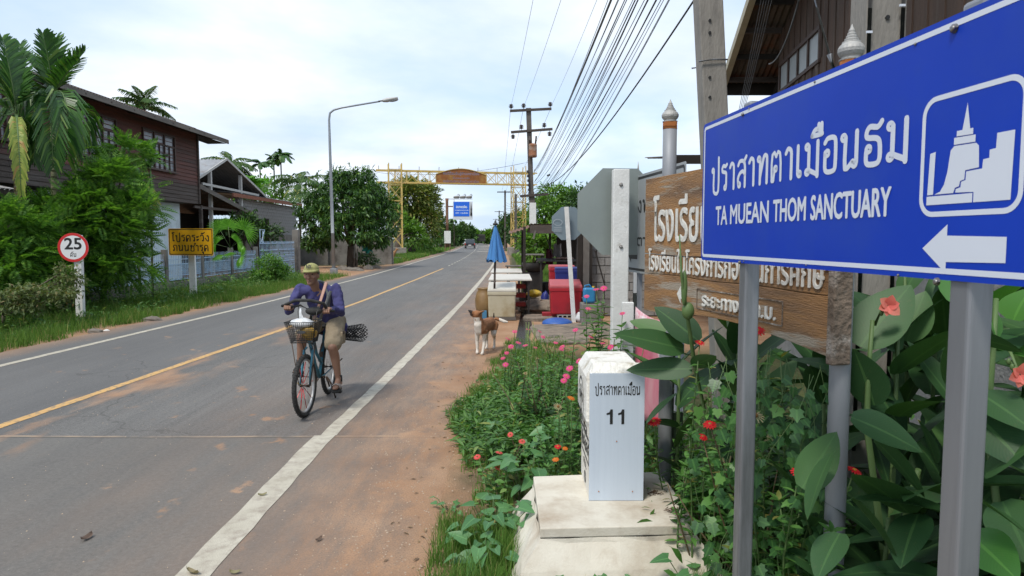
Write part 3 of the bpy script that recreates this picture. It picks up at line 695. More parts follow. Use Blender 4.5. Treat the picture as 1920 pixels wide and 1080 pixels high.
# --- white hospital sign with black border
HA = Vector((vx(1173,6.6),6.6,0)); HB = Vector((vx(1283,5.1),5.1,0)); hx, hl = plane_frame(HA, HB); hn = hx.cross(Z).normalized()
GREYS = mat('dull_white_sheeting', (.34,.36,.37), (.29,.31,.32), scale=2, rough=.5)
t = thing('hospital_sign', 'dull white hospital sign with thin black border and black arrow behind the timber board', 'road sign', HA)
hz0 = P(1173,508,6.6).z; hz1 = P(1173,335,6.6).z; hh = hz1-hz0
def hp(u, v, o=0): return Vector((HA.x,HA.y,0)) + hx*u + Z*(hz0+v) + hn*o
MB().prism(rrect(0,0,hl,hh,.02), hp(0,0), hx, Z, .003).build('panel', GREYS, t)
mb = MB(); ring(mb, hp(0,0), hx, Z, rrect(.02,.02,hl-.02,hh-.02,.03), rrect(.042,.042,hl-.042,hh-.042,.02), .001); mb.build('border', BLACK, t)
letters('โรงพยาบาล', hp(.10,hh*.62), hx, Z, hl*.9, hh*.12, BLACK, t, thai=True, th=.13)
letters('ต ตาเมียง', hp(.12,hh*.30), hx, Z, hl*.7, hh*.08, BLACK, t, thai=True, th=.14) if False else letters('ต.ตาเมียง', hp(.12,hh*.28), hx, Z, hl*.7, hh*.12, BLACK, t, bold=.02)
s_ = .07; mb = MB(); mb.add([hp(.09+a, .155+b, .0012) for a, b in [(0,0),(s_*1.3,-s_),(s_*1.3,-s_*.45),(s_*4,-s_*.45),(s_*4,s_*.45),(s_*1.3,s_*.45),(s_*1.3,s_)]], [tuple(range(7))]); mb.build('arrow', BLACK, t)
mb = MB(); 
for u in (.35, hl-.3): q = hp(u, 0, -.03); mb = MB(); mb.tube([(q.x,q.y,-.2),(q.x,q.y,hz1-.1)], .025, 12); mb.build('post', GALV, t)
bolt(hp(.17,hh*.88,.001), hn, .008, t)
# --- near stop sign seen from behind on its thick white post
def octagon(r): return [(r*math.cos(R(22.5+45*i))/math.cos(R(22.5)), r*math.sin(R(22.5+45*i))/math.cos(R(22.5))) for i in range(8)]
c = P(1163, 397, 6.2); t = thing('stop_sign', 'large grey octagonal sign seen from behind on a thick white square post', 'road sign', (c.x, c.y, 0))
ox = Vector((1,.10,0)).normalized()
MB().prism(octagon(.39), c+Vector((0,.02,0)), ox, Z, .004).build('panel', BACK, t)
bp_ = P(1163,397,6.06); ztp = P(1163,318,6.06).z
MB().box((bp_.x, bp_.y+.0, ztp/2-.15), (.142,.10,ztp+.3), rot=.03).build('post', PWHITE, t, bevel=.008)
for py in (346, 463): q = P(1165, py, 5.995); bolt(Vector((q.x, bp_.y-.051, q.z)), Vector((0,-1,0)), .017, t)
# --- smaller octagon further on
c = P(1065.5, 419, 15.2); t = thing('stop_sign', 'smaller bluish octagonal sign back with maker stamp on a slim leaning whitewashed post', 'road sign', (c.x, c.y, 0))
MB().prism(octagon(.365), c+Vector((0,.06,0)), Vector((1,.08,0)).normalized(), Z, .004).build('panel', BACK2, t)
mb = MB(); a = P(1062,388,15.1); b = P(1071,528,15.1); dd = (b-a).normalized(); e = a+dd*((a.z+.2)/-dd.z)
mb.beam(a, e, .095, .06, up=Vector((0,1,0))); mb.build('post', PWHITE, t, bevel=.006)
ST = mat('maker_stamp_ink', (.33,.38,.42), (.30,.35,.39), rough=.6)
mb = MB(); s0 = P(1046,417,15.22); 
mb.add([s0+Vector((.105*math.cos(R(k*15)), 0, .075*math.sin(R(k*15)))) for k in range(24)] + [s0+Vector((.088*math.cos(R(k*15)), 0, .06*math.sin(R(k*15)))) for k in range(24)], [(k,(k+1)%24,24+(k+1)%24,24+k) for k in range(24)])
for i in range(3): mb.box(s0+Vector((0,0,-.11-.04*i)), (.17,.001,.02))
mb.build('maker_stamp', ST, t)
# --- weight limit sign
b = G(150, 600); t = thing('weight_limit_sign', 'round white sign with red rim reading 25 on a leaning whitewashed post in the bush', 'road sign', b)
tp = P(146, 441, b.y); mb = MB(); mb.beam(Vector((b.x+.02,b.y,-.05)), tp, .165, .10, up=Vector((0,1,0))); mb.build('post', PWHITE, t, bevel=.008)
mb = MB(); mb.beam(Vector((b.x+.02,b.y,-.06)), Vector((b.x+.02,b.y,.07)), .172, .107, up=Vector((0,1,0))); mb.build('post_foot', BLACK, t)
c = P(137, 464, b.y-.09); r_ = .325
fx = Vector((1,.12,0)).normalized()
def disc(r, n=48): return [(r*math.cos(2*math.pi*i/n), r*math.sin(2*math.pi*i/n)) for i in range(n)]
MB().prism(disc(r_), c, fx, Z, .004).build('panel', mat('clean_white_sheeting', (.74,.74,.74), (.68,.69,.70), rough=.45), t)
mb = MB(); ring(mb, c, fx, Z, disc(r_), disc(r_*.82), .001); mb.build('rim', REDP, t)
letters('25', c+fx*-.175+Z*-.04, fx, Z, .35, .25, BLACK, t, bold=.035, name='number')
letters('ตัน', c+fx*-.065+Z*-.205, fx, Z, .13, .075, BLACK, t, thai=True, th=.17)
# --- yellow warning sign
b = G(363, 555); t = thing('warning_sign', 'yellow rectangular sign with two lines of black writing on whitewashed post', 'road sign', b)
mb = MB(); mb.beam(Vector((b.x,b.y,-.05)), P(358,430,b.y), .20, .1, up=Vector((0,1,0))); mb.build('post', PWHITE, t, bevel=.008)
mb = MB(); mb.beam(Vector((b.x,b.y,-.06)), Vector((b.x,b.y,.06)), .208, .107, up=Vector((0,1,0))); mb.build('post_foot', BLACK, t)
p0 = P(317,478,b.y-.1); p1 = P(400,473,b.y-.45); z1 = P(317,428,b.y-.1).z
yx = Vector((p1.x-p0.x, p1.y-p0.y, 0)); yw = yx.length; yx.normalize(); yh = z1-p0.z; yn = yx.cross(Z)
p0 = Vector((p0.x, p0.y, p0.z-.01))
MB().prism(rrect(0,0,yw,yh,.04), p0, yx, Z, .005).build('panel', YSIGN, t, bevel=.0)
mb = MB(); ring(mb, p0, yx, Z, rrect(.02,.02,yw-.02,yh-.02,.04), rrect(.045,.045,yw-.045,yh-.045,.03), .001); mb.build('border', BLACK, t)
letters('โปรดระวัง', p0+yx*.13+Z*yh*.53, yx, Z, yw-.26, yh*.22, BLACK, t, thai=True, th=.16)
letters('ถนนชำรุด', p0+yx*.16+Z*yh*.17, yx, Z, yw-.32, yh*.21, BLACK, t, thai=True, th=.16)
# --- kilometre stone
KY = 3.95; KZ = .295
ka = P(1104, 949, KY); kb = P(1206, 948, KY)
KW = kb.x-ka.x; kz1 = P(1104,700,KY).z
STONE = mat('whitewashed_stone', (.78,.77,.73), (.70,.68,.62), scale=6, rough=.8, bump=.5, bscale=45, c3=(.46,.42,.34), s3=7, t3=(.54,.66))
STONE_S = mat('whitewashed_stone_stained', (.74,.72,.66), (.64,.60,.52), scale=4, rough=.85, bump=.4, bscale=45, c3=(.45,.28,.17), s3=2.6, t3=(.60,.80))
PLATE = mat('white_ribbed_plate', (.56,.63,.72), (.52,.59,.68), scale=3, rough=.35, stretch=(9,9,.3), bump=.05)
t = thing('kilometre_stone', 'white painted kilometre stone reading 11 standing on a stepped concrete base', 'milestone', (ka.x+KW/2, KY+.3, 0))
D = .50
mb = MB(); x0, x1 = ka.x+.004, kb.x-.004; y0, y1 = KY+.012, KY+D
mb.box(((x0+x1)/2, (y0+y1)/2, (KZ+kz1)/2), (x1-x0, y1-y0, kz1-KZ)); mb.build('shaft', STONE_S, t, bevel=.008)
mb = MB(); hx0, hx1, hy0, hy1 = x0-.018, x1+.016, y0+.05, y1+.07; zc0 = KZ+.46; zt0 = kz1-.04
V = [(hx0,hy0,zc0),(hx1,hy0,zc0),(hx1,hy1,zc0),(hx0,hy1,zc0),(hx0,hy0,zt0),(hx1,hy0,zt0),(hx1,hy1,zt0),(hx0,hy1,zt0)]
V += [(hx0+.045,hy0-.0,zt0+.085),(hx1-.045,hy0-.0,zt0+.085),(hx1-.045,hy1-.05,zt0+.085),(hx0+.045,hy1-.05,zt0+.085)]
V += [(hx0+.03,hy0+.02,zc0-.05),(hx1-.03,hy0+.02,zc0-.05),(hx1-.03,hy1-.09,zc0-.05),(hx0+.03,hy1-.09,zc0-.05)]
mb.add(V, [(0,1,5,4),(1,2,6,5),(2,3,7,6),(3,0,4,7),(4,5,9,8),(5,6,10,9),(6,7,11,10),(7,4,8,11),(8,9,10,11),(13,12,15,14),(12,13,1,0),(13,14,2,1),(14,15,3,2),(15,12,0,3)])
mb.build('head', STONE, t, bevel=.010)
mb = MB(); mb.add([(x0+.012,y0,kz1-.001),(x1-.012,y0,kz1-.001),(x1-.01,y0+.06,kz1+.05),(x0+.02,y0+.06,kz1+.05),(x1-.01,hy0+.02,kz1+.045),(x0+.02,hy0+.02,kz1+.045),(x0+.012,hy0+.03,kz1-.001),(x1-.012,hy0+.03,kz1-.001)], [(0,1,2,3),(3,2,4,5),(0,3,5,6),(1,7,4,2)]); mb.build('front_slope', STONE, t)
mb = MB(); mb.box(((ka.x+kb.x)/2, KY+.006, (KZ+kz1)/2), (KW,.008,kz1-KZ-.004)); pl = mb.build('plate', PLATE, t, bevel=.001)
X = Vector((1,0,0))
ft = kz1-KZ
letters('ปราสาทตาเมือน', (ka.x+KW*.10, KY+.002, KZ+ft*.835), X, Z, KW*.82, ft*.063, BLACK, t, thai=True, th=.15)
def digit1(x):
    mb = MB(); h = ft*.115; w_ = KW*.09
    mb.prism([(0,h*.62),(0,h*.74),(w_*.55,h*.80),(w_*.8,h),(w_*1.25,h),(w_*1.25,0),(w_*.68,0),(w_*.68,h*.66)], (x, KY+.0005, KZ+ft*.605), X, Z, .0008); mb.build('number', BLACK, t)
digit1(ka.x+KW*.31); digit1(ka.x+KW*.52)
for a, b in ((.50,.47),(.18,.075),(.80,.075)): bolt(Vector((ka.x+KW*a, KY+.001, KZ+ft*b)), Vector((0,-1,0)), .004, t, RUSTB)
# emblem and route lettering on the side that faces the road
Yv = Vector((0,-1,0)); sxp = x0-.0185
INK = mat('faded_black_stencil', (.03,.03,.03), (.10,.10,.09), scale=40, rough=.8)
mb = MB(); ec = Vector((hx0-.001, hy0+.29, zt0-.20)); n = 28
def oval(a, b): return [ (a*math.cos(2*math.pi*i/n), b*math.sin(2*math.pi*i/n)) for i in range(n)]
ring(mb, ec, Yv, Z, oval(.15,.155), oval(.133,.138), .0005)
for (a, b, r1, r2) in ((0,.07,.045,.035),(0,-.02,.06,.075),(-.07,.03,.03,.03),(.07,.03,.03,.03),(0,-.09,.09,.03)):
    ring(mb, ec+Yv*a+Z*b, Yv, Z, oval(r1,r2), oval(r1*.6,r2*.6), .0006)
mb.build('round_emblem', INK, t)
sb = Vector((x0-.0012, y1-.03, 0))
letters('ทล.', Vector((x0-.001, y0+.33, zc0-.13)), Yv, Z, .22, .07, INK, t, bold=.03)
mb = MB(); fr = [(0,0),(.40,0),(.40,.15),(0,.15)]
for i in range(4):
    a, b = fr[i], fr[(i+1)%4]; o_ = Vector((x0-.002, y0+.43, KZ+.20)); mb.beam(o_+Yv*a[0]+Z*a[1], o_+Yv*b[0]+Z*b[1], .010, .002, up=Vector((1,0,0)))
mb.build('number_frame', INK, t)
letters('๒๔๐๔๔', Vector((x0-.001, y0+.40, KZ+.235)), Yv, Z, .34, .085, INK, t, bold=.03)
letters('กม.', Vector((x0-.001, y0+.32, KZ+.13)), Yv, Z, .16, .04, INK, t, bold=.02)
letters('๐', Vector((x0-.001, y0+.27, KZ+.03)), Yv, Z, .08, .07, INK, t, bold=.03)
# stepped base
mb = MB(); s0, s1, s2, s3 = G(1013,991,KZ), G(1309,984,KZ), G(1238,884,KZ), G(1000,893,KZ)
P4 = [s0, s1, s2, s3]; mb.add([(p.x,p.y,KZ) for p in P4]+[(p.x,p.y,KZ-.055) for p in P4], [(0,1,2,3),(7,6,5,4)]+[(i,4+i,4+(i+1)%4,(i+1)%4) for i in range(4)])
mb.build('base_slab', CONC_W, t, bevel=.006)
cx_, cy_ = sum(p.x for p in P4)/4, sum(p.y for p in P4)/4
ringp = []
for k, (sc_, zz) in enumerate(((1.0,KZ-.056),(1.02,KZ-.08),(1.22,.10),(1.42,-.06))):
    for i in range(4):
        for j in range(6):
            a, b = P4[i], P4[(i+1)%4]; q = a.lerp(b, j/6); ringp.append((cx_+(q.x-cx_)*sc_*(1+.02*math.sin(i*5+j*3+k)), cy_+(q.y-cy_)*sc_*(1+.015*math.sin(i*3+j*2+k)), zz))
F = [(k*24+i, (k+1)*24+i, (k+1)*24+(i+1)%24, k*24+(i+1)%24) for k in range(3) for i in range(24)]
mb = MB(); mb.add(ringp, F, smooth=False); mb.build('base_footing', CONC_W, t)
DEBRIS = mat('dry_leaf_litter', (.05,.03,.02), (.12,.07,.04), scale=30, rough=.9)
for i, (px, py) in enumerate([(1262,958),(1272,966),(1228,925)]):
    g = G(px, py, KZ+.004); mb = MB()
    for k in range(26):
        a = random.uniform(0,6.28); d = random.gauss(0,.016); e = Vector((g.x+random.gauss(0,.022), g.y+random.gauss(0,.018), KZ+random.uniform(.001,.012)))
        mb.beam(e, e+Vector((math.cos(a)*.022, math.sin(a)*.022, random.uniform(-.002,.006))), .005, .0015)
    o = mb.build('leaf_debris', DEBRIS); tag(o, ['dark crumbs of dead leaves at the front right corner of the stone base','dark dead leaf crumbs just ahead of the corner crumbs on the stone base','small dark clump of dead leaves beside the kilometre stone shaft'][i], 'leaf debris')
# ================================================================== LEFT SIDE: fence, timber house, sheds, walls
WD_RED = mat('dark_red_timber', (.155,.050,.036), (.090,.036,.027), scale=3, rough=.75, bump=.3, bscale=40, stretch=(1,.25,4), c3=(.05,.035,.03), s3=1.2, t3=(.45,.68))
WD_BRN = mat('weathered_brown_timber', (.095,.072,.060), (.055,.042,.035), scale=3, rough=.85, bump=.3, bscale=40, stretch=(1,.25,4), c3=(.11,.095,.085), s3=1.4, t3=(.5,.7))
WD_GRY = mat('grey_timber_beam', (.17,.15,.13), (.10,.09,.08), scale=4, rough=.9, bump=.3, stretch=(1,.2,1))
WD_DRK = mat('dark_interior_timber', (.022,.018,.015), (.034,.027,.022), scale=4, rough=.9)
SHEET = mat('galvanised_roof_sheet', (.42,.42,.42), (.30,.30,.30), scale=2, rough=.5, metal=.5, c3=(.22,.15,.11), s3=1.2, t3=(.5,.72))
SHEET_D = mat('dark_rusty_roof_sheet', (.10,.085,.075), (.055,.045,.04), scale=3, rough=.75, metal=.2, c3=(.16,.09,.055), s3=2, t3=(.48,.7))
PALEB = mat('pale_blue_plaster', (.60,.69,.72), (.53,.62,.66), scale=2, rough=.9, c3=(.42,.47,.48), s3=1, t3=(.5,.75))
BLOCK = mat('cement_block', (.30,.295,.285), (.21,.205,.20), scale=7, rough=.95, bump=.5, bscale=40)
PLAST = mat('grey_render', (.23,.215,.195), (.16,.15,.135), scale=1.6, rough=.95, bump=.3, c3=(.09,.08,.07), s3=1.3, t3=(.45,.7))
FBLUE = mat('blue_white_fence_paint', (.30,.46,.66), (.44,.56,.68), scale=2.5, rough=.5, c3=(.24,.24,.26), s3=5, t3=(.52,.68))
GLASS = mat('window_glass_curtain', (.16,.17,.19), (.09,.10,.12), scale=2.5, rough=.18, spec=.7, stretch=(1,6,.5))
WFRAME = mat('window_frame_brown', (.075,.04,.028), (.05,.028,.02), rough=.6, scale=8)
BRICKR = mat('orange_roof_edge', (.30,.11,.06), (.20,.08,.05), scale=5, rough=.8)
# --- fence
FX = -11.7
t = thing('blue_fence', 'pale blue wrought iron fence between grey concrete posts on a low plinth', 'fence', (FX, 20, 0))
fy = [9.6,12.3,15.0,17.7,20.35,23.0,25.7,28.4,31.2]
mb = MB(); mb.box((FX, (fy[0]+fy[-1])/2, .14), (.16, fy[-1]-fy[0]+.3, .40)); mb.build('plinth', PLAST, t, bevel=.01)
panel_me = None
for i, y in enumerate(fy):
    mb = MB(); mb.box((FX, y, .72), (.17,.17,1.50)); mb.build('concrete_post', PLAST, t, bevel=.01)
    if i == len(fy)-1: break
    y0, y1 = y+.09, fy[i+1]-.09; nb = int((y1-y0)/.115); mb = MB()
    for zz in (.42, 1.12, .95, .56): mb.beam((FX+.02,y0,zz), (FX+.02,y1,zz), .022, .03)
    for k in range(nb+1):
        yy = y0+(y1-y0)*k/nb; mb.beam((FX+.02,yy,.40), (FX+.02,yy,1.27), .014, .014, up=Vector((0,1,0)))
        mb.add([(FX+.02,yy-.018,1.27),(FX+.02,yy+.018,1.27),(FX+.02,yy,1.34),(FX+.035,yy,1.27)], [(0,1,2),(0,2,3),(1,3,2)])
        if k < nb:
            s_ = (y1-y0)/nb
            for q in range(4):     # scrolls
                cz = .64+q*.09; pts = [(FX+.02, yy+s_/2+.036*math.cos(a*1.05), cz+.04*math.sin(a*1.05)) for a in range(7)]
                for a, b in zip(pts, pts[1:]): mb.beam(a, b, .010, .010)
    mb.build('railing_panel', FBLUE, t)
# gate
GA, GB = Vector((-11.6,31.4,0)), Vector((-11.3,35.5,0)); gx, gl = plane_frame(GA, GB)
t = thing('driveway_gate', 'pale blue metal driveway gate with spear tops beside a concrete pillar', 'gate', GA)
for s in (0, 1):
    mb = MB(); a0, a1 = gl*s*.5+.05, gl*(s+1)*.5-.05; o = GA
    for zz in (.12, .75, 1.30, 1.62): mb.beam(o+gx*a0+Z*zz, o+gx*a1+Z*zz, .03, .045)
    n = 14
    for k in range(n+1):
        q = o+gx*(a0+(a1-a0)*k/n); mb.beam(q+Z*.08, q+Z*1.72, .016, .016, up=Vector((0,1,0)))
        if k < n:
            for zz in (.25,.42,.59,.9,1.07): 
                e = q+gx*((a1-a0)/n/2); pts = [e+gx*.07*math.cos(a*1.05)+Z*(zz+.07*math.sin(a*1.05)) for a in range(7)]
                for a, b in zip(pts, pts[1:]): mb.beam(a, b, .012, .012)
    mb.build('gate_leaf', FBLUE, t)
mb = MB(); o = GA+gx*.1
for a, b in (((0,1.6),(.0,2.25)),((.0,2.25),(.5,2.25)),((.5,2.25),(.15,1.7)),((.3,1.6),(.3,2.2))): mb.beam(o+gx*a[0]+Z*a[1], o+gx*b[0]+Z*b[1], .03, .03)
mb.build('gate_bracket', FBLUE, t)
t = tag(MB().box((-11.28,35.75,1.13), (.32,.34,2.34)).build('gate_pillar', PLAST, bevel=.015), 'plain grey concrete pillar at the far end of the blue gate', 'pillar')
# --- timber house
HX = -14.6; HY0, HY1 = 8.0, 32.0; HZ0, HZ1 = 3.45, 6.78
t = thing('timber_house', 'two storey dark red timber house with long tin eave and pale blue ground floor wall', 'house', (HX-3, 22, 0))
zz = HZ0; k = 0
while zz < HZ1-.02:
    h = .165; mb = MB(); red = zz > 4.25
    # clapboards run in lengths, each proud at its lower edge
    yb = HY0
    for y1 in ((14.2, 20.0, 26.4, HY1) if k % 2 else (11.0, 17.5, 23.3, 28.9, HY1)):
        mb = MB(); dx = random.uniform(0,.006)
        mb.add([(HX+.03+dx,yb+.003,zz),(HX+.03+dx,y1-.003,zz),(HX+.004,y1-.003,zz+h+.01),(HX+.004,yb+.003,zz+h+.01),(HX-.02,yb+.003,zz),(HX-.02,y1-.003,zz),(HX-.02,y1-.003,zz+h+.01),(HX-.02,yb+.003,zz+h+.01)], [(0,1,2,3),(0,4,5,1),(3,2,6,7),(1,5,6,2),(0,3,7,4)])
        mb.build('board', WD_RED if red else WD_BRN, t); yb = y1
    zz += h; k += 1
mb = MB(); mb.box((HX-3.6, (HY0+HY1)/2, (HZ0+HZ1)/2+.0), (7.1, HY1-HY0-.04, HZ1-HZ0)); mb.build('upper_storey', WD_BRN, t)
mb = MB(); mb.box((HX+.02, HY1+.0, (HZ0+HZ1)/2), (.12,.12,HZ1-HZ0)); mb.build('corner_trim', WD_BRN, t)
mb = MB(); mb.box((HX-.6-2.2, 26.9, 1.70), (4.4, 9.0, 3.46)); mb.build('ground_floor_wall', PALEB, t)
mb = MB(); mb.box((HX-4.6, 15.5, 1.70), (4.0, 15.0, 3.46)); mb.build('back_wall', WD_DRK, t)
for yy in (9.5, 13.5, 18.0, 22.3): MB().box((HX-.15, yy, 1.7), (.2,.2,3.48)).build('column', WD_BRN, t)
# low porch roof on the near part
def corrugated(mb, o, ex, ey, amp=.02, pitch=.076, per=4, mi=0, thick=True):
    """sheet: o corner, ex across the ribs (vector), ey along them"""
    o, ex, ey = Vector(o), Vector(ex), Vector(ey); n = ex.cross(ey).normalized(); W_ = ex.length; m_ = max(2, int(W_/pitch*per)); V = []
    for i in range(m_+1):
        h = amp*math.sin(2*math.pi*(W_*i/m_)/pitch); p = o+ex*(i/m_)+n*h; V += [p, p+ey]
    mb.add(V, [(2*i, 2*i+2, 2*i+3, 2*i+1) for i in range(m_)], mi)
mb = MB(); corrugated(mb, (HX+2.2, 9.0, 3.05), (0,8.6,0), (-2.6,0,.55), amp=.025, pitch=.16, per=3); mb.build('porch_roof', SHEET, t)
mb = MB(); mb.beam((HX+2.15,8.8,3.0),(HX+2.15,17.8,3.0),.05,.16); mb.build('porch_beam', WD_BRN, t)
# main roof: eave along the road side
EX = -13.55; EZ = 6.47; RX0, RX1 = 20.4, 33.1
mb = MB(); corrugated(mb, (EX, RX0, EZ+.06), (0,RX1-RX0,0), (-5.4,0,1.6), amp=.022, pitch=.16, per=4); mb.build('roof', SHEET_D, t)
mb = MB(); mb.beam((EX-.02,RX0,EZ-.03),(EX-.02,RX1,EZ-.03),.04,.17); mb.build('fascia', WD_GRY, t)
mb = MB(); 
for i in range(9):
    if i: mb.build('rafter', WD_BRN, t); mb = MB()
    y_ = RX0+.3+i*1.4; mb.beam((EX,y_,EZ-.06),(HX-.3,y_,EZ+.28),.06,.12)
mb.build('rafter', WD_BRN, t)
mb = MB(); mb.add([(EX-.1,RX1-.02,EZ-.1),(EX-5.4,RX1-.02,EZ+1.55),(EX-5.4,RX1-.02,EZ+1.4),(EX-1.0,RX1-.02,EZ-.12)], [(0,1,2,3)]); mb.beam((EX-.02,RX1-.03,EZ-.02),(EX-2.6,RX1-.03,EZ+.75),.05,.15); mb.build('barge_board', WD_GRY, t)
def add_window(y0, y1, z0, z1, parent):
    mb = MB(); x = HX+.045
    for a, b, c, d in ((y0,y1,z0-.06,z0),(y0,y1,z1,z1+.06),(y0-.06,y0,z0-.06,z1+.06),(y1,y1+.06,z0-.06,z1+.06)):
        mb.box((x,(a+b)/2,(c+d)/2), (.09, b-a, d-c))
    zt = z0+(z1-z0)*.70; mb.box((x,(y0+y1)/2,zt), (.07,y1-y0,.05)); n = 3
    for i in range(1,n): yy = y0+(y1-y0)*i/n; mb.box((x,yy,(z0+z1)/2), (.07,.07,z1-z0))
    for i in range(n):
        a = y0+(y1-y0)*i/n; b = y0+(y1-y0)*(i+1)/n; mb.box((x,(a+b)/2,(z0+zt)/2), (.05,.03,zt-z0))
        for q in (1,2): mb.box((x,(a+b)/2,z0+(zt-z0)*q/3), (.04,b-a,.022))
    mb.box((HX+.1,(y0+y1)/2,z0-.08), (.16,y1-y0+.2,.04))
    wdo = mb.build('window', WFRAME, parent)
    for i in range(n):
        a = y0+(y1-y0)*i/n+.04; b = y0+(y1-y0)*(i+1)/n-.04
        for c, d in ((z0,zt-.02),(zt+.02,z1)):
            m2 = MB(); m2.add([(HX+.028,a,c),(HX+.028,b,c),(HX+.028,b,d),(HX+.028,a,d)], [(0,1,2,3)]); m2.build('pane', GLASS, wdo)
add_window(27.3, 29.75, 4.72, 6.16, t); add_window(23.0, 25.4, 4.72, 6.16, t); add_window(18.6, 19.9, 4.72, 6.1, t); add_window(15.0, 16.9, 4.72, 6.1, t)
# net hanging in the dark porch
NET = mat('dark_shade_net', (.028,.03,.03), (.045,.045,.045), scale=60, rough=.95)
mb = MB(); V = []; 
for i in range(25): yy = 10+i*.45; xx = HX+1.6+.05*math.sin(i*1.3); V += [(xx,yy,.2),(xx+.04*math.sin(i),yy,2.95)]
mb.add(V, [(2*i,2*i+2,2*i+3,2*i+1) for i in range(24)]); tag(mb.build('shade_net', NET), 'dark shade net hanging under the porch roof of the timber house', 'net')
# --- gabled metal shed
GX = -15.2; ay, az = 36.8, 6.05; by, bz = 42.8, 4.32; cy0, cz0 = 33.2, 4.66
t = thing('gabled_shed', 'open gabled shed with grey metal sheet roof behind the timber house', 'shed', (GX-3, 37.5, 0))
mb = MB(); corrugated(mb, (GX-6, ay, az), (6,0,0), (0,cy0-ay,cz0-az), amp=.02, pitch=.2, per=3); mb.build('roof_sheet', SHEET, t)
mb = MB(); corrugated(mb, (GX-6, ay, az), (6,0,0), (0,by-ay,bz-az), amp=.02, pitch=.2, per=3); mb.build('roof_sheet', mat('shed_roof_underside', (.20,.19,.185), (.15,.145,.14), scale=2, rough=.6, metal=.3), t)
WM = mat('pale_metal_trim', (.50,.49,.47), (.42,.41,.39), rough=.6)
mb = MB(); mb.beam((GX,ay,az+.02),(GX,by,bz+.02),.05,.12); mb.build('verge_trim', WM, t); mb = MB(); mb.beam((GX,ay,az+.02),(GX,cy0,cz0+.02),.05,.12); mb.build('verge_trim', WM, t)
mb = MB(); mb.beam((GX-.1,34.0,4.55),(GX-.1,41.5,4.45),.08,.12); mb.build('tie_beam', WM, t)
for yy, zt in ((35.0,5.3),(38.9,5.4)): MB().box((GX-.15,yy,zt/2), (.16,.16,zt)).build('column', WM, t)
# --- lean-to shed
LX = -14.9; t = thing('lean_to_shed', 'dark open lean-to shed with sloping grey timber edge beside the timber house', 'shed', (LX-2, 36, 0))
mb = MB(); mb.beam((LX,32.3,4.42),(LX,40.2,3.12),.06,.22); mb.build('edge_beam', WD_GRY, t)
mb = MB(); corrugated(mb, (LX-5.5,32.4,4.5), (5.5,0,0), (0,7.9,-1.3), amp=.02, pitch=.2, per=3); mb.build('roof_sheet', SHEET_D, t)
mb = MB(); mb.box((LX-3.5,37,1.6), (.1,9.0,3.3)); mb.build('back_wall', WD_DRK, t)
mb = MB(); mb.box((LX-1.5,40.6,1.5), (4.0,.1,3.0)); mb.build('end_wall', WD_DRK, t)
mb = MB(); mb.beam((LX-.2,32.6,3.35),(LX-.2,37.6,3.35),.08,.12); mb.build('cross_beam', WD_BRN, t)
for yy in (33.3, 38.6): MB().box((LX-.2,yy,1.7), (.14,.14,3.5)).build('column', WD_BRN, t)
# --- block wall building
BX = -15.5; t = thing('block_building', 'grey cement block building with orange roof edge behind the blue gate', 'building', (BX-2, 44, 0))
y0, y1 = 38.8, 48.9; zb0 = 2.1; row = 0; z_ = zb0
blk = MB(); blk.box((0,0,0), (.18,.385,.185)); bme = None
while z_ < 3.95:
    y = y0 - (.2 if row % 2 else 0)
    while y < y1-.1:
        j = Vector((BX+random.uniform(-.006,.006), y+.2, z_+.1))
        if bme is None:
            o = blk.build('block', BLOCK); bme = o.data; bpy.data.objects.remove(o)
        inst('block', bme, Matrix.Translation(j), t); y += .4
    z_ += .2; row += 1
mb = MB(); mb.box((BX-.03,(y0+y1)/2,(zb0+z_)/2), (.12,y1-y0,z_-zb0+.0)); mb.build('mortar', PLAST, t)
mb = MB(); mb.box((BX+.10,(y0+y1)/2,1.02), (.2,y1-y0+.2,2.16)); mb.build('lower_wall', PLAST, t, bevel=.02)
mb = MB(); mb.beam((BX+.35,y0-1.5,z_+.12),(BX+.35,y1+.6,z_+.10),.08,.20); mb.build('roof_edge', BRICKR, t)
mb = MB(); corrugated(mb, (BX+.4,y0-1.5,z_+.24), (0,y1-y0+2.1,0), (-4,0,.35), amp=.02, pitch=.2, per=3); mb.build('roof', SHEET, t)
# --- boundary wall behind the mango tree
t = thing('boundary_wall', 'dark grey rendered boundary wall in the shade of the mango tree', 'wall', (-12, 47, 0))
mb = MB(); mb.box((-12.3,49.2,.85), (7.5,.2,1.95)); mb.build('wall_panel', PLAST, t, bevel=.01)
for xx in (-16.0,-13.3,-10.6,-8.75): MB().box((xx,49.05,.95), (.25,.3,2.1)).build('pier', PLAST, t, bevel=.01)
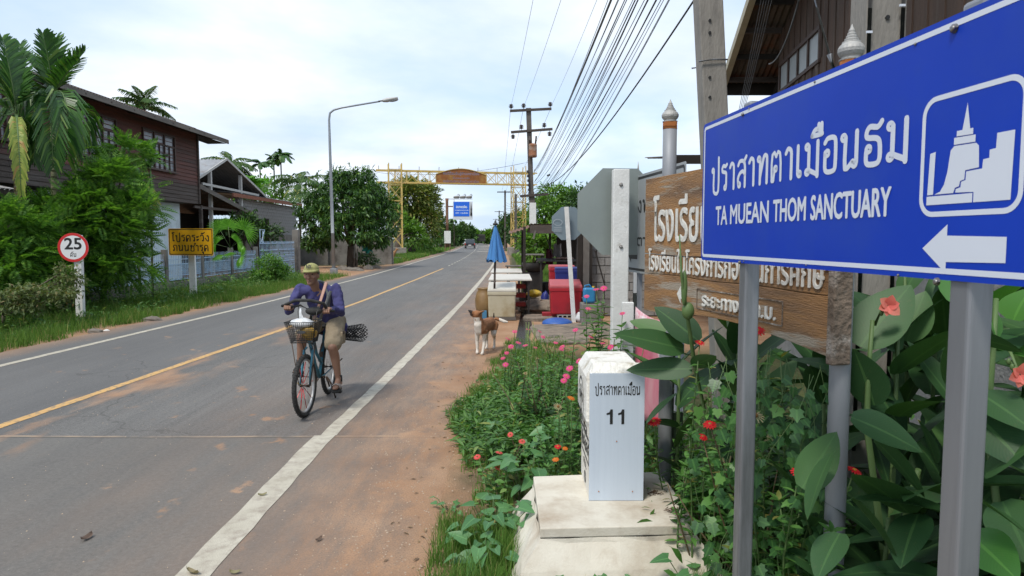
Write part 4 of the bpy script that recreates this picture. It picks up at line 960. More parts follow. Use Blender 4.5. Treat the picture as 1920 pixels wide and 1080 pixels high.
# --- street lamp
b = G(626,513); LPY = b.y; LM = mat('lamp_post_grey', (.26,.28,.30), (.32,.34,.36), scale=3, rough=.45, metal=.5)
t = thing('street_lamp', 'tall grey street lamp with one long arm reaching over the road', 'street lamp', b)
tp = P(617,225,LPY); mb = MB(); pts = [Vector((b.x,LPY,-.05)), Vector((b.x*.5+tp.x*.5,LPY,tp.z/2)), tp]
q1, q2, q3, q4 = P(618.5,212,LPY), P(626,206,LPY), P(640,202,LPY), P(713,190,LPY)
mb.tube(pts+[q1,q2,q3,q4], [.10,.085,.06,.055,.052,.05,.04], 12); mb.build('pole', LM, t)
mb = MB(); mb.box((b.x,LPY,.12), (.34,.34,.3)); mb.build('base_plate', LM, t, bevel=.02)
hd0, hd1 = P(710,190,LPY), P(746,184,LPY); d = hd1-hd0; d.normalize()
mb = MB(); mb.tube([hd0, hd0+d*.25, hd0+d*.45, hd0+d*.75, hd0+d*1.0, hd1], [.07,.10,.14,.16,.12,.02], 12, flat=[(1,.9)]*3+[(1.1,.55)]*3); mb.build('lamp_head', mat('lamp_housing', (.50,.50,.48), (.42,.42,.40), rough=.5), t)
mb = MB(); mb.ell(hd0+d*.78+Vector((0,0,-.07)), (.26,.12,.08), rot=Matrix.Rotation(-math.atan2(d.z,d.x),3,'Y')); mb.build('lens', mat('lamp_lens', (.33,.34,.34), (.26,.27,.27), rough=.15, spec=.7), t)
# --- laundry and bench under the mango tree
TEAL = mat('teal_cloth', (.05,.48,.40), (.03,.36,.31), scale=8, rough=.85); NAVY = mat('navy_cloth', (.012,.018,.10), (.01,.012,.06), rough=.85)
def cloth(name, px, py, pw, ph, Y, m, lab):
    a = P(px,py,Y); b = P(px+pw,py+ph,Y); V = []; n = 8
    for i in range(n+1):
        for j in range(n+1):
            V.append((a.x+(b.x-a.x)*i/n+.03*math.sin(j*1.7), Y+.09*math.sin(i*1.9+j*.4), a.z+(b.z-a.z)*j/n - .10*math.sin(math.pi*i/n)*(1-j/n*.5) + (.1*math.sin(i*1.3) if j == n else 0)))
    mb = MB(); mb.add(V, [(i*(n+1)+j,(i+1)*(n+1)+j,(i+1)*(n+1)+j+1,i*(n+1)+j+1) for i in range(n) for j in range(n)], smooth=True)
    o = mb.build(name, m); sol = o.modifiers.new('s','SOLIDIFY'); sol.thickness = .012; tag(o, lab, 'cloth'); return o
cloth('hanging_cloth', 670,449,8,13,43, TEAL, 'small teal cloth hanging beside the mango trunk')
cloth('hanging_cloth', 679,459,20,13,43.5, TEAL, 'wide teal cloth sagging between poles under the mango tree')
cloth('hanging_cloth', 682,454,9,7,43.2, NAVY, 'navy cloth hung over the wide teal one')
t = thing('roadside_bench', 'low plank bench on the grass beside the small tan dog', 'bench', G(726,493))
g0, g1 = G(708,491), G(743,493); g1.y = g0.y+.4
mb = MB(); mb.beam(g0+Z*.32, g1+Z*.32, .45,.06); mb.build('seat', WD_GRY, t)
for g in (g0.lerp(g1,.1), g0.lerp(g1,.9)): MB().box((g.x,g.y,.14),(.2,.35,.3)).build('leg', WD_GRY, t)
for i, (px, py) in enumerate([(664,470),(669,470)]):
    g = G(px, 505); mb = MB(); mb.tube([(g.x,g.y,-.1),(g.x+.05,g.y,1.45-.2*i)], .05, 7); tag(mb.build('timber_stake', WD_GRY), ['tall weathered stake at the foot of the mango trunk','shorter weathered stake just right of the tall one'][i], 'stake')
# --- rubble by the trunk
RUB = mat('rubble_stone', (.22,.19,.16), (.13,.11,.09), scale=6, rough=.95, bump=.5)
def rock(c, r, seed, n=9, m=6):
    random.seed(seed); mb = MB(); mb.ell(c, r, n=n, m=m); mb.v = [tuple(c[i]+(v[i]-c[i])*(1+random.uniform(-.18,.18)) for i in range(3)) for v in mb.v]; mb.sm = [False]*len(mb.sm); return mb
labs = ['pale rubble lump nearest the lamp post foot','broad grey rubble lump by the mango trunk','small rubble lump between the lamp post and the bench','dark lump of rubble beside the timber stakes','low rubble lump at the edge of the shade']
for i, (px,py) in enumerate([(642,506),(655,507),(690,505),(667,508),(705,503)]):
    g = G(px,py); tag(rock(g, (random.uniform(.3,.6),.3,random.uniform(.14,.26)), i+50).build('rubble_stone', RUB), labs[i], 'rubble')
random.seed(21)
# --- stones and litter on the left verge
for i, (px,py,r) in enumerate([(178,623,.16),(285,601,.22),(200,620,.06)]):
    g = G(px,py); tag(rock(g, (r,r*.6,r*.45), i+80).build('verge_stone', RUB if i < 2 else PWHITE), ['flat stone on the left verge below the 25 sign','long flat stone on the verge between the two signs','small white scrap of litter on the left verge'][i], 'stone' if i < 2 else 'litter')
# ================================================================== MIDDLE AND FAR: gantry, billboard, poles, wires, vehicles
GY = mat('yellow_gantry_paint', (.62,.44,.13), (.52,.37,.11), scale=2, rough=.55, c3=(.40,.28,.14), s3=1.5, t3=(.5,.75))
TL = Vector((-12.4, 73.0, 0)); TR = Vector((.70, 76.0, 0)); gx_, gl_ = plane_frame(TL, TR); gy_ = Vector((-gx_.y, gx_.x, 0))
t = thing('road_gantry', 'yellow steel lattice gantry with arched rusty name panel spanning the road', 'gantry', (TL+TR)/2)
Z0, ZB, ZT = .85, 7.75, 9.0
def tower(c, w_, par):
    cs = [c+gx_*a*w_/2+gy_*b*w_/2 for a, b in ((-1,-1),(1,-1),(1,1),(-1,1))]
    for q in cs: MB().beam(q+Z*Z0, q+Z*(ZT+.75), .10,.10, up=Vector((0,1,0))).build('leg', GY, par)
    mb = MB(); n = 5
    for i in range(4):
        a, b = cs[i], cs[(i+1)%4]
        for k in range(n):
            z0, z1 = Z0+.1+(ZT-Z0)*k/n, Z0+.1+(ZT-Z0)*(k+1)/n
            mb.beam(a+Z*z0, b+Z*z1, .05,.05); mb.beam(b+Z*z0, a+Z*z1, .05,.05); mb.beam(a+Z*z1, b+Z*z1, .06,.06)
    mb.build('bracing', GY, par)
    mb = MB(); mb.box((c.x,c.y,.38), (w_+.75,w_+.75,.96), rot=math.atan2(gx_.y,gx_.x)); mb.build('footing', CONC, par, bevel=.03)
tower(TL, 1.35, t); tower(TR, 1.35, t)
mb = MB(); a0, a1 = -2.0, gl_+2.0
for s in (-.55,.55):
    for z_ in (ZB, ZT): mb.beam(TL+gx_*a0+gy_*s+Z*z_, TL+gx_*a1+gy_*s+Z*z_, .12,.12)
mb.build('chord_beams', GY, t)
mb = MB(); n = 11
for s in (-.55,.55):
    for k in range(n):
        u0, u1 = a0+2+(gl_)*k/n, a0+2+(gl_)*(k+1)/n; b = TL+gy_*s
        mb.beam(b+gx_*u0+Z*ZB, b+gx_*u1+Z*ZT, .045,.045); mb.beam(b+gx_*u1+Z*ZB, b+gx_*u0+Z*ZT, .045,.045); mb.beam(b+gx_*u0+Z*ZB, b+gx_*u0+Z*ZT, .06,.06)
for k in range(n+1):
    u = gl_*k/n
    for z_ in (ZB,ZT): mb.beam(TL+gx_*u-gy_*.55+Z*z_, TL+gx_*u+gy_*.55+Z*z_, .05,.05)
mb.build('lattice', GY, t)
for k in range(9): u = a0+.3+(a1-a0-.6)*k/8; MB().beam(TL+gx_*u-gy_*.55+Z*ZT, TL+gx_*u-gy_*.55+Z*(ZT+.45), .05,.05).build('spike', WD_GRY, t)
PANEL = mat('rusty_orange_panel', (.30,.105,.02), (.20,.065,.015), scale=1.2, rough=.75, c3=(.34,.20,.05), s3=.8, t3=(.5,.7))
pc = (P(853,335,73)); cu = gl_*.52; pw = 5.45
def gp(u, z_, o=0): return TL + gx_*u - gy_*(.62+o) + Z*z_
arch = [(-pw/2,0),(pw/2,0)] + [(pw/2*math.cos(math.pi*i/16) if 0 else pw/2-pw*i/16, .95+.62*math.sin(math.pi*i/16)) for i in range(17)]
MB().prism(arch, gp(cu, ZB-.02), gx_, Z, .06).build('name_panel', PANEL, t)
mb = MB()
for (a,b),(c,d) in zip(arch, arch[1:]+arch[:1]): mb.beam(gp(cu+a,ZB-.02+b,.02), gp(cu+c,ZB-.02+d,.02), .07,.07)
mb.build('panel_rim', GY, t)
LETT = mat('faded_violet_letters', (.26,.21,.27), (.20,.14,.16), scale=10, rough=.8)
letters('ยินดีต้อนรับสู่ตำบลตาเมียง', gp(cu-1.95, ZB+.80,.005), gx_, Z, 3.9,.42, LETT, t, bold=.03); letters('อำเภอพนมดงรัก', gp(cu-.9, ZB+.45,.005), gx_, Z, 1.8,.24, LETT, t, bold=.02); letters('องค์การบริหารส่วนตำบลตาเมียง', gp(cu-1.95, ZB+.08,.005), gx_, Z, 3.9,.30, LETT, t, bold=.02)
# --- blue hanging sign on a brown post with naga carving
BY_ = 120.0; t = thing('hanging_blue_sign', 'blue and white billboard with three grey carved swans on top hung from a brown post', 'billboard', G(838,462))
pb = P(838,372,BY_); BRN = mat('brown_post', (.20,.10,.06), (.14,.07,.045), rough=.8)
mb = MB(); mb.tube([(pb.x,BY_,-.2),(pb.x,BY_,pb.z-.6),(pb.x,BY_,pb.z)], [.26,.24,.30], 10); mb.build('post', BRN, t)
q0, q1 = P(849.5,412,BY_), P(886,378,BY_); bw, bh = q1.x-q0.x, q1.z-q0.z
MB().box(((q0.x+q1.x)/2,BY_,(q0.z+q1.z)/2),(bw,.25,bh)).build('frame', mat('billboard_white', (.60,.63,.66), (.54,.57,.60), rough=.6), t)
MB().box((q0.x+bw*.44,BY_-.14,q0.z+bh*.585),(bw*.80,.04,bh*.80)).build('blue_panel', BLUE2 := mat('billboard_blue', (.006,.11,.62), (.008,.13,.66), rough=.5), t)
wl = mat('billboard_lettering', (.66,.74,.84), (.6,.68,.8), rough=.6)
letters('ปราสาทตาเมือน', (q0.x+bw*.16,BY_-.165,q0.z+bh*.64), X, Z, bw*.56,bh*.15, wl, t, bold=.03); letters('TA MUEAN THOM SANCTUARY', (q0.x+bw*.10,BY_-.165,q0.z+bh*.49), X, Z, bw*.70,bh*.055, wl, t, bold=.03); letters('KM 1 SURIN', (q0.x+bw*.14,BY_-.165,q0.z+bh*.33), X, Z, bw*.62,bh*.07, wl, t, bold=.04)
mb = MB(); cx2 = q0.x+bw*.93; zz0 = q0.z+bh*.22
for k, (hw, hz) in enumerate(((.13,0),(.13,.5),(.10,.8),(.12,1.1),(.06,1.6),(.01,2.1))): pass
mb.lathe((cx2,BY_-.12,zz0), [(.16,0),(.16,.5),(.11,.75),(.14,1.1),(.08,1.5),(.05,1.9),(.01,2.2)], 8); mb.build('spire_picture', WD_DRK, t)
mb = MB(); mb.beam((pb.x,BY_,pb.z-.2*7),(q0.x,BY_,pb.z-.2*7),.15,.2); mb.beam((pb.x,BY_,q1.z+.45),(q1.x,BY_,q1.z+.45),.08,.08); mb.beam((q0.x+.2,BY_,q1.z+.45),(q0.x+.2,BY_,q1.z),.06,.06); mb.build('hanger_arm', BRN, t)
SW = mat('carved_grey', (.26,.25,.23), (.18,.17,.16), rough=.8)
for k in range(3):
    cx3 = q0.x+bw*(.18+.32*k); zs = q1.z+.75; mb = MB(); mb.capsule((cx3-.35,BY_,zs), (cx3+.3,BY_,zs+.05), .2,.26, 8); mb.tube([(cx3+.35,BY_,zs+.1),(cx3+.55,BY_,zs+.35),(cx3+.4,BY_,zs+.55),(cx3+.15,BY_,zs+.45)], [.12,.08,.07,.04], 6); mb.build('carved_swan', SW, t)
# white notice board
a, b = P(833,460,100), P(845,433,100); t = thing('notice_board', 'blank white notice board on two legs at the left roadside', 'notice board', (a.x,100,0))
MB().box(((a.x+b.x)/2,100,(a.z+b.z)/2+.15),(b.x-a.x,.1,b.z-a.z-.3)).build('panel', PWHITE, t)
for xx in (a.x+.12,b.x-.12): MB().box((xx,100.1,.6),(.1,.1,1.6)).build('leg', BRN, t)
# --- utility poles
UP = mat('spun_concrete', (.30,.28,.25), (.22,.205,.185), scale=5, rough=.95, bump=.4, bscale=50, stretch=(1,1,.3), c3=(.14,.13,.12), s3=4, t3=(.55,.72))
UPD = mat('dark_weathered_pole', (.13,.115,.10), (.085,.075,.07), scale=3, rough=.95)
INSU = mat('brown_insulator', (.035,.022,.018), (.05,.03,.025), rough=.25)
XARM = mat('crossarm_timber', (.075,.06,.05), (.05,.04,.035), scale=4, rough=.9)
def insulator(mb, c, s=1.0, up=1):
    c = Vector(c); prof = [(.03,0),(.10,.03),(.035,.05),(.11,.08),(.035,.10),(.09,.13),(.03,.17)]
    mb.lathe(c, [(r*s, z*s*up) for r, z in prof] if up > 0 else [(r*s, -z*s) for r, z in prof][::-1], 8)
UY = 42.0; ub = P(1004,415,UY); ut = P(991,203,UY)
t = thing('transformer_pole', 'concrete utility pole with two crossarms and a rusty transformer beyond the stall roof', 'utility pole', (ub.x,UY,0))
axd = (ut-ub).normalized(); foot = ub - axd*((ub.z+.3)/axd.z)
mb = MB(); mb.beam(foot, P(996,360,UY), .36,.28, up=Vector((0,1,0))); mb.beam(P(996,361,UY), ut, .30,.24, up=Vector((0,1,0))); mb.build('pole', UPD, t)
def crossarm(pa, pb_, Y, par, ins, thick=.14):
    a, b = P(pa[0],pa[1],Y-.18), P(pb_[0],pb_[1],Y-.18); mb = MB(); mb.beam(a, b, thick,thick); mb.build('crossarm', XARM, par)
    for u, up in ins:
        q = a.lerp(b,u)+Z*(.07 if up > 0 else -.07); mb = MB(); mb.tube([q-Z*.02*up, q+Z*.1*up], .015, 6); insulator(mb, q+Z*.08*up, 1.5, up); mb.build('insulator', INSU, par)
crossarm((956,208),(1034,204),UY,t,((.03,1),(.33,1),(.97,1)))
crossarm((958,248),(1036,242),UY,t,((.05,-1),(.25,1),(.93,-1),(.80,1)))
crossarm((975,368),(1028,364),UY,t,())
mb = MB(); q = P(999,282,UY-.35); mb.lathe((q.x,q.y,q.z-.42), [(.20,0),(.245,.03),(.245,.10),(.255,.12),(.245,.14),(.245,.70),(.26,.73),(.22,.80),(.08,.84)], 18); mb.build('transformer_tank', mat('rusty_transformer', (.30,.13,.06), (.22,.09,.045), scale=5, rough=.8, c3=(.34,.27,.22), s3=3, t3=(.5,.65)), t)
for k in (-.16,.16): mb = MB(); mb.tube([(q.x+k,q.y,q.z+.38),(q.x+k*1.3,q.y,q.z+.85)], .05, 8); mb.build('bushing', INSU, t)
mb = MB(); w0 = P(999,400,UY-.2); mb.box((w0.x,UY,w0.z),(.40,.32,1.3)); mb.build('white_band', PWHITE, t)
for k in range(5): mb = MB(); insulator(mb, P(991.5-.6*k, 318-k*8.5+40, UY-.2), .9); mb.build('rack_insulator', INSU, t)
def far_pole(px, ptop, Y, label, h=None, arms=1):
    tp = P(px,ptop,Y); t = thing('utility_pole', label, 'utility pole', (tp.x,Y,0), 'utility poles along the right of the road')
    MB().box((tp.x,Y,tp.z/2-.1),(.26,.26,tp.z+.2)).build('pole', UPD, t)
    for k in range(arms): mb = MB(); mb.box((tp.x,Y-.2,tp.z-.25-k*1.1),(2.3,.14,.14)); mb.build('crossarm', XARM, t)
    return t
far_pole(947,357,100,'slim utility pole standing behind the right gantry tower', arms=1); far_pole(936,395,170,'short far utility pole with a single arm beyond the gantry'); far_pole(930,410,250,'faintest far utility pole right above the blue umbrella'); far_pole(967,364,74.5,'dark stub pole seen through the right gantry tower', arms=0)
# near pole behind the signs
NY = 6.9; NX = (P(1330,100,NY)).x
t = thing('concrete_pole', 'tall square concrete pole with bolt holes rising behind the left end of the blue sign', 'utility pole', (NX,NY,0))
mb = MB(); a = P(1337,215,NY); b = P(1327,0,NY); d_ = (b-a).normalized(); ft_ = a-d_*((a.z+.3)/d_.z); tp_ = a+d_*((10.8-a.z)/d_.z)
mb.beam(ft_, tp_, .238,.22, up=Vector((0,1,0))); mb.build('pole', UP, t, bevel=.012)
for py in (38,61,145,182): q = P(1331,py,NY-.118); mb = MB(); mb.tube([q+Vector((0,-.004,0)), q+Vector((0,.02,0))], .014, 10); mb.build('bolt_hole', BLACK, t)
q = P(1330,118,NY)
for s in (-1,1): mb = MB(); mb.tube([q+Vector((-.14,s*.13,-.02)), q+Vector((0,s*.135,0)), q+Vector((.14,s*.13,0))], .008, 6); mb.build('wire_band', GALV, t)
mb = MB(); 
for z_ in (9.9, 8.9): mb.box((NX,NY,z_),(2.3,.12,.12))
mb.build('crossarm', XARM, t)
t = thing('concrete_pole', 'thick pale concrete pole with black conduits beside the timber wall above the blue sign', 'utility pole', (P(1645,50,4.4).x,4.4,0))
q = P(1645,50,4.4); mb = MB(); mb.box((q.x,4.4,5.0),(.245,.22,10.4)); mb.build('pole', UP, t, bevel=.012)
mb = MB(); e = P(1665,32,4.28); mb.tube([e, e+Vector((0,.03,0))], .014, 10); mb.build('bolt_hole', BLACK, t)
for px in (1630,1692):
    e = P(px,50,4.27); mb = MB(); mb.tube([(e.x,e.y,.5),(e.x,e.y,6)], .012, 8); mb.build('conduit', BLACK, t)
    mb = MB(); e2 = P(px,60 if px == 1630 else 10,4.255); mb.box(e2,(.035,.01,.014)); mb.build('clip', SWHITE, t)
mb = MB(); a = P(1563,130,4.1); b = P(1528,0,4.1); mb.tube([a+(a-b)*1.2, b+(b-a)*2], .012, 8); tag(mb.build('guy_wire', GALV), 'steel guy wire slanting down beside the right finial', 'wire')
mb = MB(); mb.tube([a+(a-b)*.05, a+(b-a)*.22], .017, 8); tag(mb.build('guy_grip', GALV), 'wound grip on the steel guy wire beside the right finial', 'wire grip')
# --- cables
CAB = mat('black_cable', (.012,.012,.013), (.02,.02,.02), rough=.6); CABL = mat('grey_cable', (.10,.10,.10), (.08,.08,.08), rough=.5)
def cable(a, b, sag, r, label, m=CAB, n=26, grp='communication cables running along the road'):
    a, b = Vector(a), Vector(b); pts = [a.lerp(b,i/n) - Z*sag*4*(i/n)*(1-i/n) for i in range(n+1)]
    mb = MB(); mb.tube(pts, r, 5, caps=False); o = mb.build('cable', m); tag(o, label, 'cable', grp); return o
rc = random.Random(5)
def through(px1, py1, Y1, px2, py2, Y2, ext, sag, r, label, m=CAB, grp='communication cables running along the road'):
    a, b = P(px1,py1,Y1), P(px2,py2,Y2); a2 = a+(a-b)*ext; return cable(a2, b, sag, r, label, m, grp=grp)
for i in range(21):
    k = i/20; pxt = 1128+k*100+rc.uniform(-5,5); 
    ye = 42; pye = 322+k*62+rc.uniform(-9,9)
    through(pxt, rc.uniform(-4,8), 12.5+rc.uniform(-.8,.8), 1001+k*5+rc.uniform(-2,3), pye, ye, .22, .25+.55*k+rc.uniform(-.1,.15), rc.choice([.006,.007,.008,.011]), 'thin black overhead cable in the bundle between the two poles on the right', rc.choice([CAB,CAB,CABL]))
o = through(1253, 2, 12.0, 1005, 350, 42, .22, 1.1, .016, 'thickest and lowest black cable, outermost on the right of the overhead bundle', grp='communication cables running along the road')
q = P(1030,328,33); mb = MB(); mb.tube([q, q+Vector((-.05,.5,.02))], .05, 8); tag(mb.build('cable_joint', CAB), 'small black joint box on the overhead cables near the transformer pole', 'cable joint')
for i, (pxt, (ex, ey)) in enumerate([(996,(957,206)),(1046,(981,204)),(1112,(1033,202))]):
    through(pxt, 2, 20, ex, ey-2, UY-.2, .6, .25, .006, ['leftmost of the three thin high wires above the road','middle one of the three thin high wires above the road','rightmost of the three thin high wires, nearest the cable bundle'][i], CABL, grp='high voltage wires')
    cable(P(ex,ey,UY-.2), P(941+i*6,362,100), .6, .010, ['high wire running on from the left end of the top crossarm','high wire running on from the middle of the top crossarm','high wire running on from the right end of the top crossarm'][i], CABL, grp='high voltage wires beyond the transformer pole')
for i in range(7): cable(P(998+i,348+i*5,UY), P(946+rc.uniform(-3,3),378+i*4,100), .7, .012, 'low cable running from the transformer pole towards the gantry', CAB, grp='low cables beyond the transformer pole')
cable(P(991,304,UY), P(760,326,UY+16), .3, .012, 'thin service wire crossing above the yellow gantry', CAB, grp='service wires'); cable(P(760,326,UY+16), P(665,312,UY+10), .2, .012, 'thin service wire reaching the top of the mango tree', CAB, grp='service wires')
for i in range(5): # drop wires past the pole at the roof
    a = P(1447-i*5,0,7.8); b = P(1396-i*3,205+i*2,7.2); cable(a, b, .02, .0028, 'loose black drop wire hanging behind the blue sign', CAB, grp='drop wires by the corrugated eave')
cable(P(1498,0,6.5), P(1442,120,7.4), .14, .008, 'curved grey loop of wire dangling below the corrugated eave', CABL, grp='hanging wires')
# --- vehicles far down the road
TYRE = mat('tyre_rubber', (.018,.018,.018), (.028,.028,.028), scale=20, rough=.9); CGL = mat('car_glass', (.03,.04,.045), (.05,.06,.065), rough=.08, spec=.8)
def vehicle(kind, px, py, label, cat, paint, wd, ln, h, flip=False, w_px=None):
    g = G(px, py); th_ = math.atan2(XR(g.y+8)-XR(g.y-8), 16); yv = Vector((math.sin(th_), math.cos(th_), 0)); xv = Vector((yv.y,-yv.x,0))
    t = thing(kind, label, cat, g); q = lambda a,b,c: g + xv*a + yv*b + Z*c; hw = wd/2
    def hull(prof, hw, m, name, ins=.0):
        mb = MB(); n = len(prof); V = [q(-hw+(i_ or 0),a,b) for a,b,i_ in prof]+[q(hw-(i_ or 0),a,b) for a,b,i_ in prof]
        mb.add(V, [tuple(reversed(range(n))), tuple(n+j for j in range(n))]+[(j,(j+1)%n,n+(j+1)%n,n+j) for j in range(n)]); return mb.build(name, m, t, bevel=.05)
    if kind == 'army_truck':
        hull([(0,.95,0),(0,1.15,0),(ln*.62,1.15,0),(ln*.62,.95,0)], hw, paint, 'chassis'); hull([(.0,1.15,0),(.0,1.95,0),(ln*.6,1.95,0),(ln*.6,1.15,0)], hw, paint, 'cargo_bed')
        hull([(0,1.95,.0),(0,2.85,.05),(.1,3.15,.3),(ln*.6,3.15,.3),(ln*.6,1.95,0)], hw, mat('dark_canvas', (.035,.035,.028), (.05,.05,.04), rough=.95), 'canvas_cover')
        hull([(ln*.63,.9,0),(ln*.63,2.5,.1),(ln*.78,2.4,.1),(ln*.82,1.7,0),(ln,1.6,.05),(ln,.9,.05)], hw*.95, paint, 'cab')
        mb = MB(); mb.box(q(0,-.01,2.2),(wd*.7,.04,.7)); mb.build('rear_opening', BLACK, t); wheels = [(-hw*.85,1.0),(hw*.85,1.0),(-hw*.85,ln*.85),(hw*.85,ln*.85)]; wr = .52
    else:
        van = kind != 'pickup_truck'
        if not van:
            hull([(0,.48,.03),(0,1.0,0),(ln*.33,1.0,0),(ln*.36,1.02,0),(ln*.72,1.05,0),(ln*.97,.92,.05),(ln,.5,.08)], hw, paint, 'body')
            hull([(ln*.33,1.0,.05),(ln*.35,1.62,.16),(ln*.58,1.66,.16),(ln*.73,1.04,.06)], hw, CGL, 'cabin_glass'); hull([(ln*.36,1.60,.18),(ln*.37,1.70,.2),(ln*.57,1.72,.2),(ln*.58,1.62,.18)], hw, paint, 'roof')
            MB().box(q(0,-.02,.74),(wd*.82,.05,.42)).build('tailgate', paint, t)
            MB().box(q(0,-.06,.52),(wd*.9,.12,.12)).build('bumper', STEEL_B, t)
        else:
            hull([(0,.4,.04),(.02,1.0,0),(ln*.72,1.0,0),(ln*.98,.85,.05),(ln,.45,.08)], hw, paint, 'body'); hull([(.02,1.0,.04),(.15,h-.12,.14),(ln*.55,h-.1,.14),(ln*.74,1.0,.05)], hw, CGL, 'cabin_glass'); hull([(.14,h-.14,.14),(.18,h,.2),(ln*.54,h,.2),(ln*.56,h-.12,.14)], hw, paint, 'roof')
            MB().box(q(0,-.03,.5),(wd*.9,.1,.16)).build('bumper', paint, t)
        MB().box(q(0,-.07,.68),(.5,.02,.13)).build('number_plate', PWHITE, t)
        for s in (-1,1): MB().box(q(s*(hw-.1),-.03,.86),(.13,.04,.24)).build('tail_lamp', REDP, t)
        wheels = [(-hw+.11,ln*.2),(hw-.11,ln*.2),(-hw+.11,ln*.8),(hw-.11,ln*.8)]; wr = .36
    for a, b in wheels:
        mb = MB(); c = q(a,b,wr); mb.tube([c-xv*.12, c+xv*.12], wr, 16); wh = mb.build('wheel', TYRE, t); mb = MB(); mb.tube([c-xv*.125, c+xv*.125], wr*.55, 12); mb.build('rim', STEEL_B, wh)
    return t
vehicle('pickup_truck', 881, 467, 'dark pickup truck driving away in the left lane', 'pickup truck', mat('dark_car_paint', (.022,.020,.026), (.03,.026,.03), rough=.25, coat=.6), 1.8, 5.0, 1.7)
vehicle('white_car', 873, 460.5, 'white car mostly hidden in front of the dark pickup on its left', 'car', mat('white_car_paint', (.6,.6,.6), (.56,.56,.56), rough=.25, coat=.6), 1.75, 4.4, 1.6)
vehicle('army_truck', 902.5, 458.5, 'tall dark army truck with canvas cover ahead of the pickup', 'truck', mat('olive_truck_paint', (.04,.04,.03), (.03,.03,.025), rough=.7), 2.5, 7.0, 3.1)
vehicle('oncoming_car', 918, 457, 'pale car half hidden behind the blue umbrella', 'car', mat('white_car_paint', (.6,.6,.6)), 1.75, 4.4, 1.7)
# ================================================================== RIGHT SIDE: timber shop house, stall, boxes, clutter
# --- timber house with corrugated eave above the signs
DK = mat('dark_brown_boards', (.095,.055,.036), (.050,.032,.024), scale=2.5, rough=.85, bump=.35, bscale=30, stretch=(3,3,.25), c3=(.17,.13,.10), s3=2.5, t3=(.55,.75))
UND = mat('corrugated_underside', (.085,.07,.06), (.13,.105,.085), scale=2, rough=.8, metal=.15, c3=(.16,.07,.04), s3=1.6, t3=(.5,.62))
GUT = mat('cream_gutter', (.46,.41,.28), (.38,.34,.24), rough=.6)
WA = Vector((4.40,11.5,0)); wd_ = Vector((-.128,-1,0)).normalized(); wn = Vector((-1,.128,0)).normalized()
t = thing('timber_shop_house', 'dark brown board house with rusty corrugated eave towering behind the blue sign', 'house', (6,8,0))
def roofz(y): return 4.62 + .345*(13-y)
WL = 9.0; nb = 58; bwid = WL/nb
for i in range(nb):
    u0, u1 = i*bwid, (i+1)*bwid; a, b = WA+wd_*u0, WA+wd_*u1; o_ = wn*(.012 if i % 2 else .0)+wn*random.uniform(0,.006)
    zb_, zt_ = 2.7, roofz(a.y)-.02
    segs = [(zb_, zt_)]
    if 0.12 < u0 < 2.2: segs = [(zb_, 4.22), (4.66, zt_)]
    if 4.2 < u0 < 5.2: segs = [(zb_, 5.1)]
    for s0, s1 in segs:
        mb = MB(); mb.add([a+o_+Z*s0, b+o_+Z*s0, b+o_+Z*(s1+.05), a+o_+Z*s1, a-wn*.03+Z*s0, b-wn*.03+Z*s0, b-wn*.03+Z*(s1+.05), a-wn*.03+Z*s1], [(0,1,2,3),(5,4,7,6),(0,4,5,1),(3,2,6,7),(1,5,6,2),(4,0,3,7)]); mb.build('wall_board', DK, t)
PANE = mat('frosted_window', (.42,.45,.45), (.34,.37,.38), scale=3, rough=.3)
for i in range(4):
    a = WA+wd_*(.16+i*.51); b = WA+wd_*(.16+(i+1)*.51-.03); mb = MB(); mb.add([a+Z*4.24,b+Z*4.24,b+Z*4.64,a+Z*4.64], [(0,1,2,3)]); mb.build('window_pane', PANE, t)
mb = MB()
for z_ in (4.22,4.66): mb.beam(WA+wd_*.12+Z*z_+wn*.01, WA+wd_*2.22+Z*z_+wn*.01, .05,.05)
for i in range(5): q = WA+wd_*(.145+i*.51)+wn*.01; mb.beam(q+Z*4.22, q+Z*4.66, .035,.04)
mb.build('window_frame', WFRAME, t)
a, b = WA+wd_*4.25, WA+wd_*5.2; mb = MB(); mb.add([a+Z*5.1,b+Z*5.1,b+Z*6.2,a+Z*6.2], [(0,1,2,3)]); mb.build('window_pane', PANE, t)
# far end wall and lower wall
e0 = WA; e1 = WA+Vector((6,.77,0)); mb = MB(); mb.add([e0+Z*0,e1+Z*0,e1+Z*7,e0+Z*4.9], [(0,1,2,3)]); mb.build('end_wall', DK, t)
mb = MB(); a, b = WA-wn*.05, WA+wd_*WL-wn*.05; mb.add([a-Z*.1,b-Z*.1,b+Z*2.75,a+Z*2.75], [(0,1,2,3)]); mb.build('lower_wall', BLOCK, t)
# roof: slopes up towards the street end
E0 = P(1357,166,13.0); up_ = Vector((wd_.x, wd_.y, .345)).normalized(); across = Vector((1,.128*0,0))
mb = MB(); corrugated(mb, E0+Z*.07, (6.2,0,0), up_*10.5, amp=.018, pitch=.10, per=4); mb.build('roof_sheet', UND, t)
for k in range(9):
    q = E0+up_*(.35+k*.72)-Z*.03; mb = MB(); mb.beam(q+Vector((.02,0,0)), q+Vector((6,0,0)), .06,.09); mb.build('purlin', WD_DRK if k % 2 else WD_BRN, t)
for k in (.95, 2.6): q = E0-Z*.11+Vector((k,0,0)); MB().beam(q, q+up_*10, .07,.12).build('rafter', WD_DRK, t)
mb = MB(); mb.beam(E0-Vector((.03,0,.0)), E0+up_*10.4-Vector((.03,0,0)), .10,.14); mb.build('verge_gutter', GUT, t)
mb = MB(); mb.beam(E0-Vector((.02,.04,.02)), E0+Vector((6,-.04,-.02)), .05,.22); mb.build('fascia', WD_DRK, t)
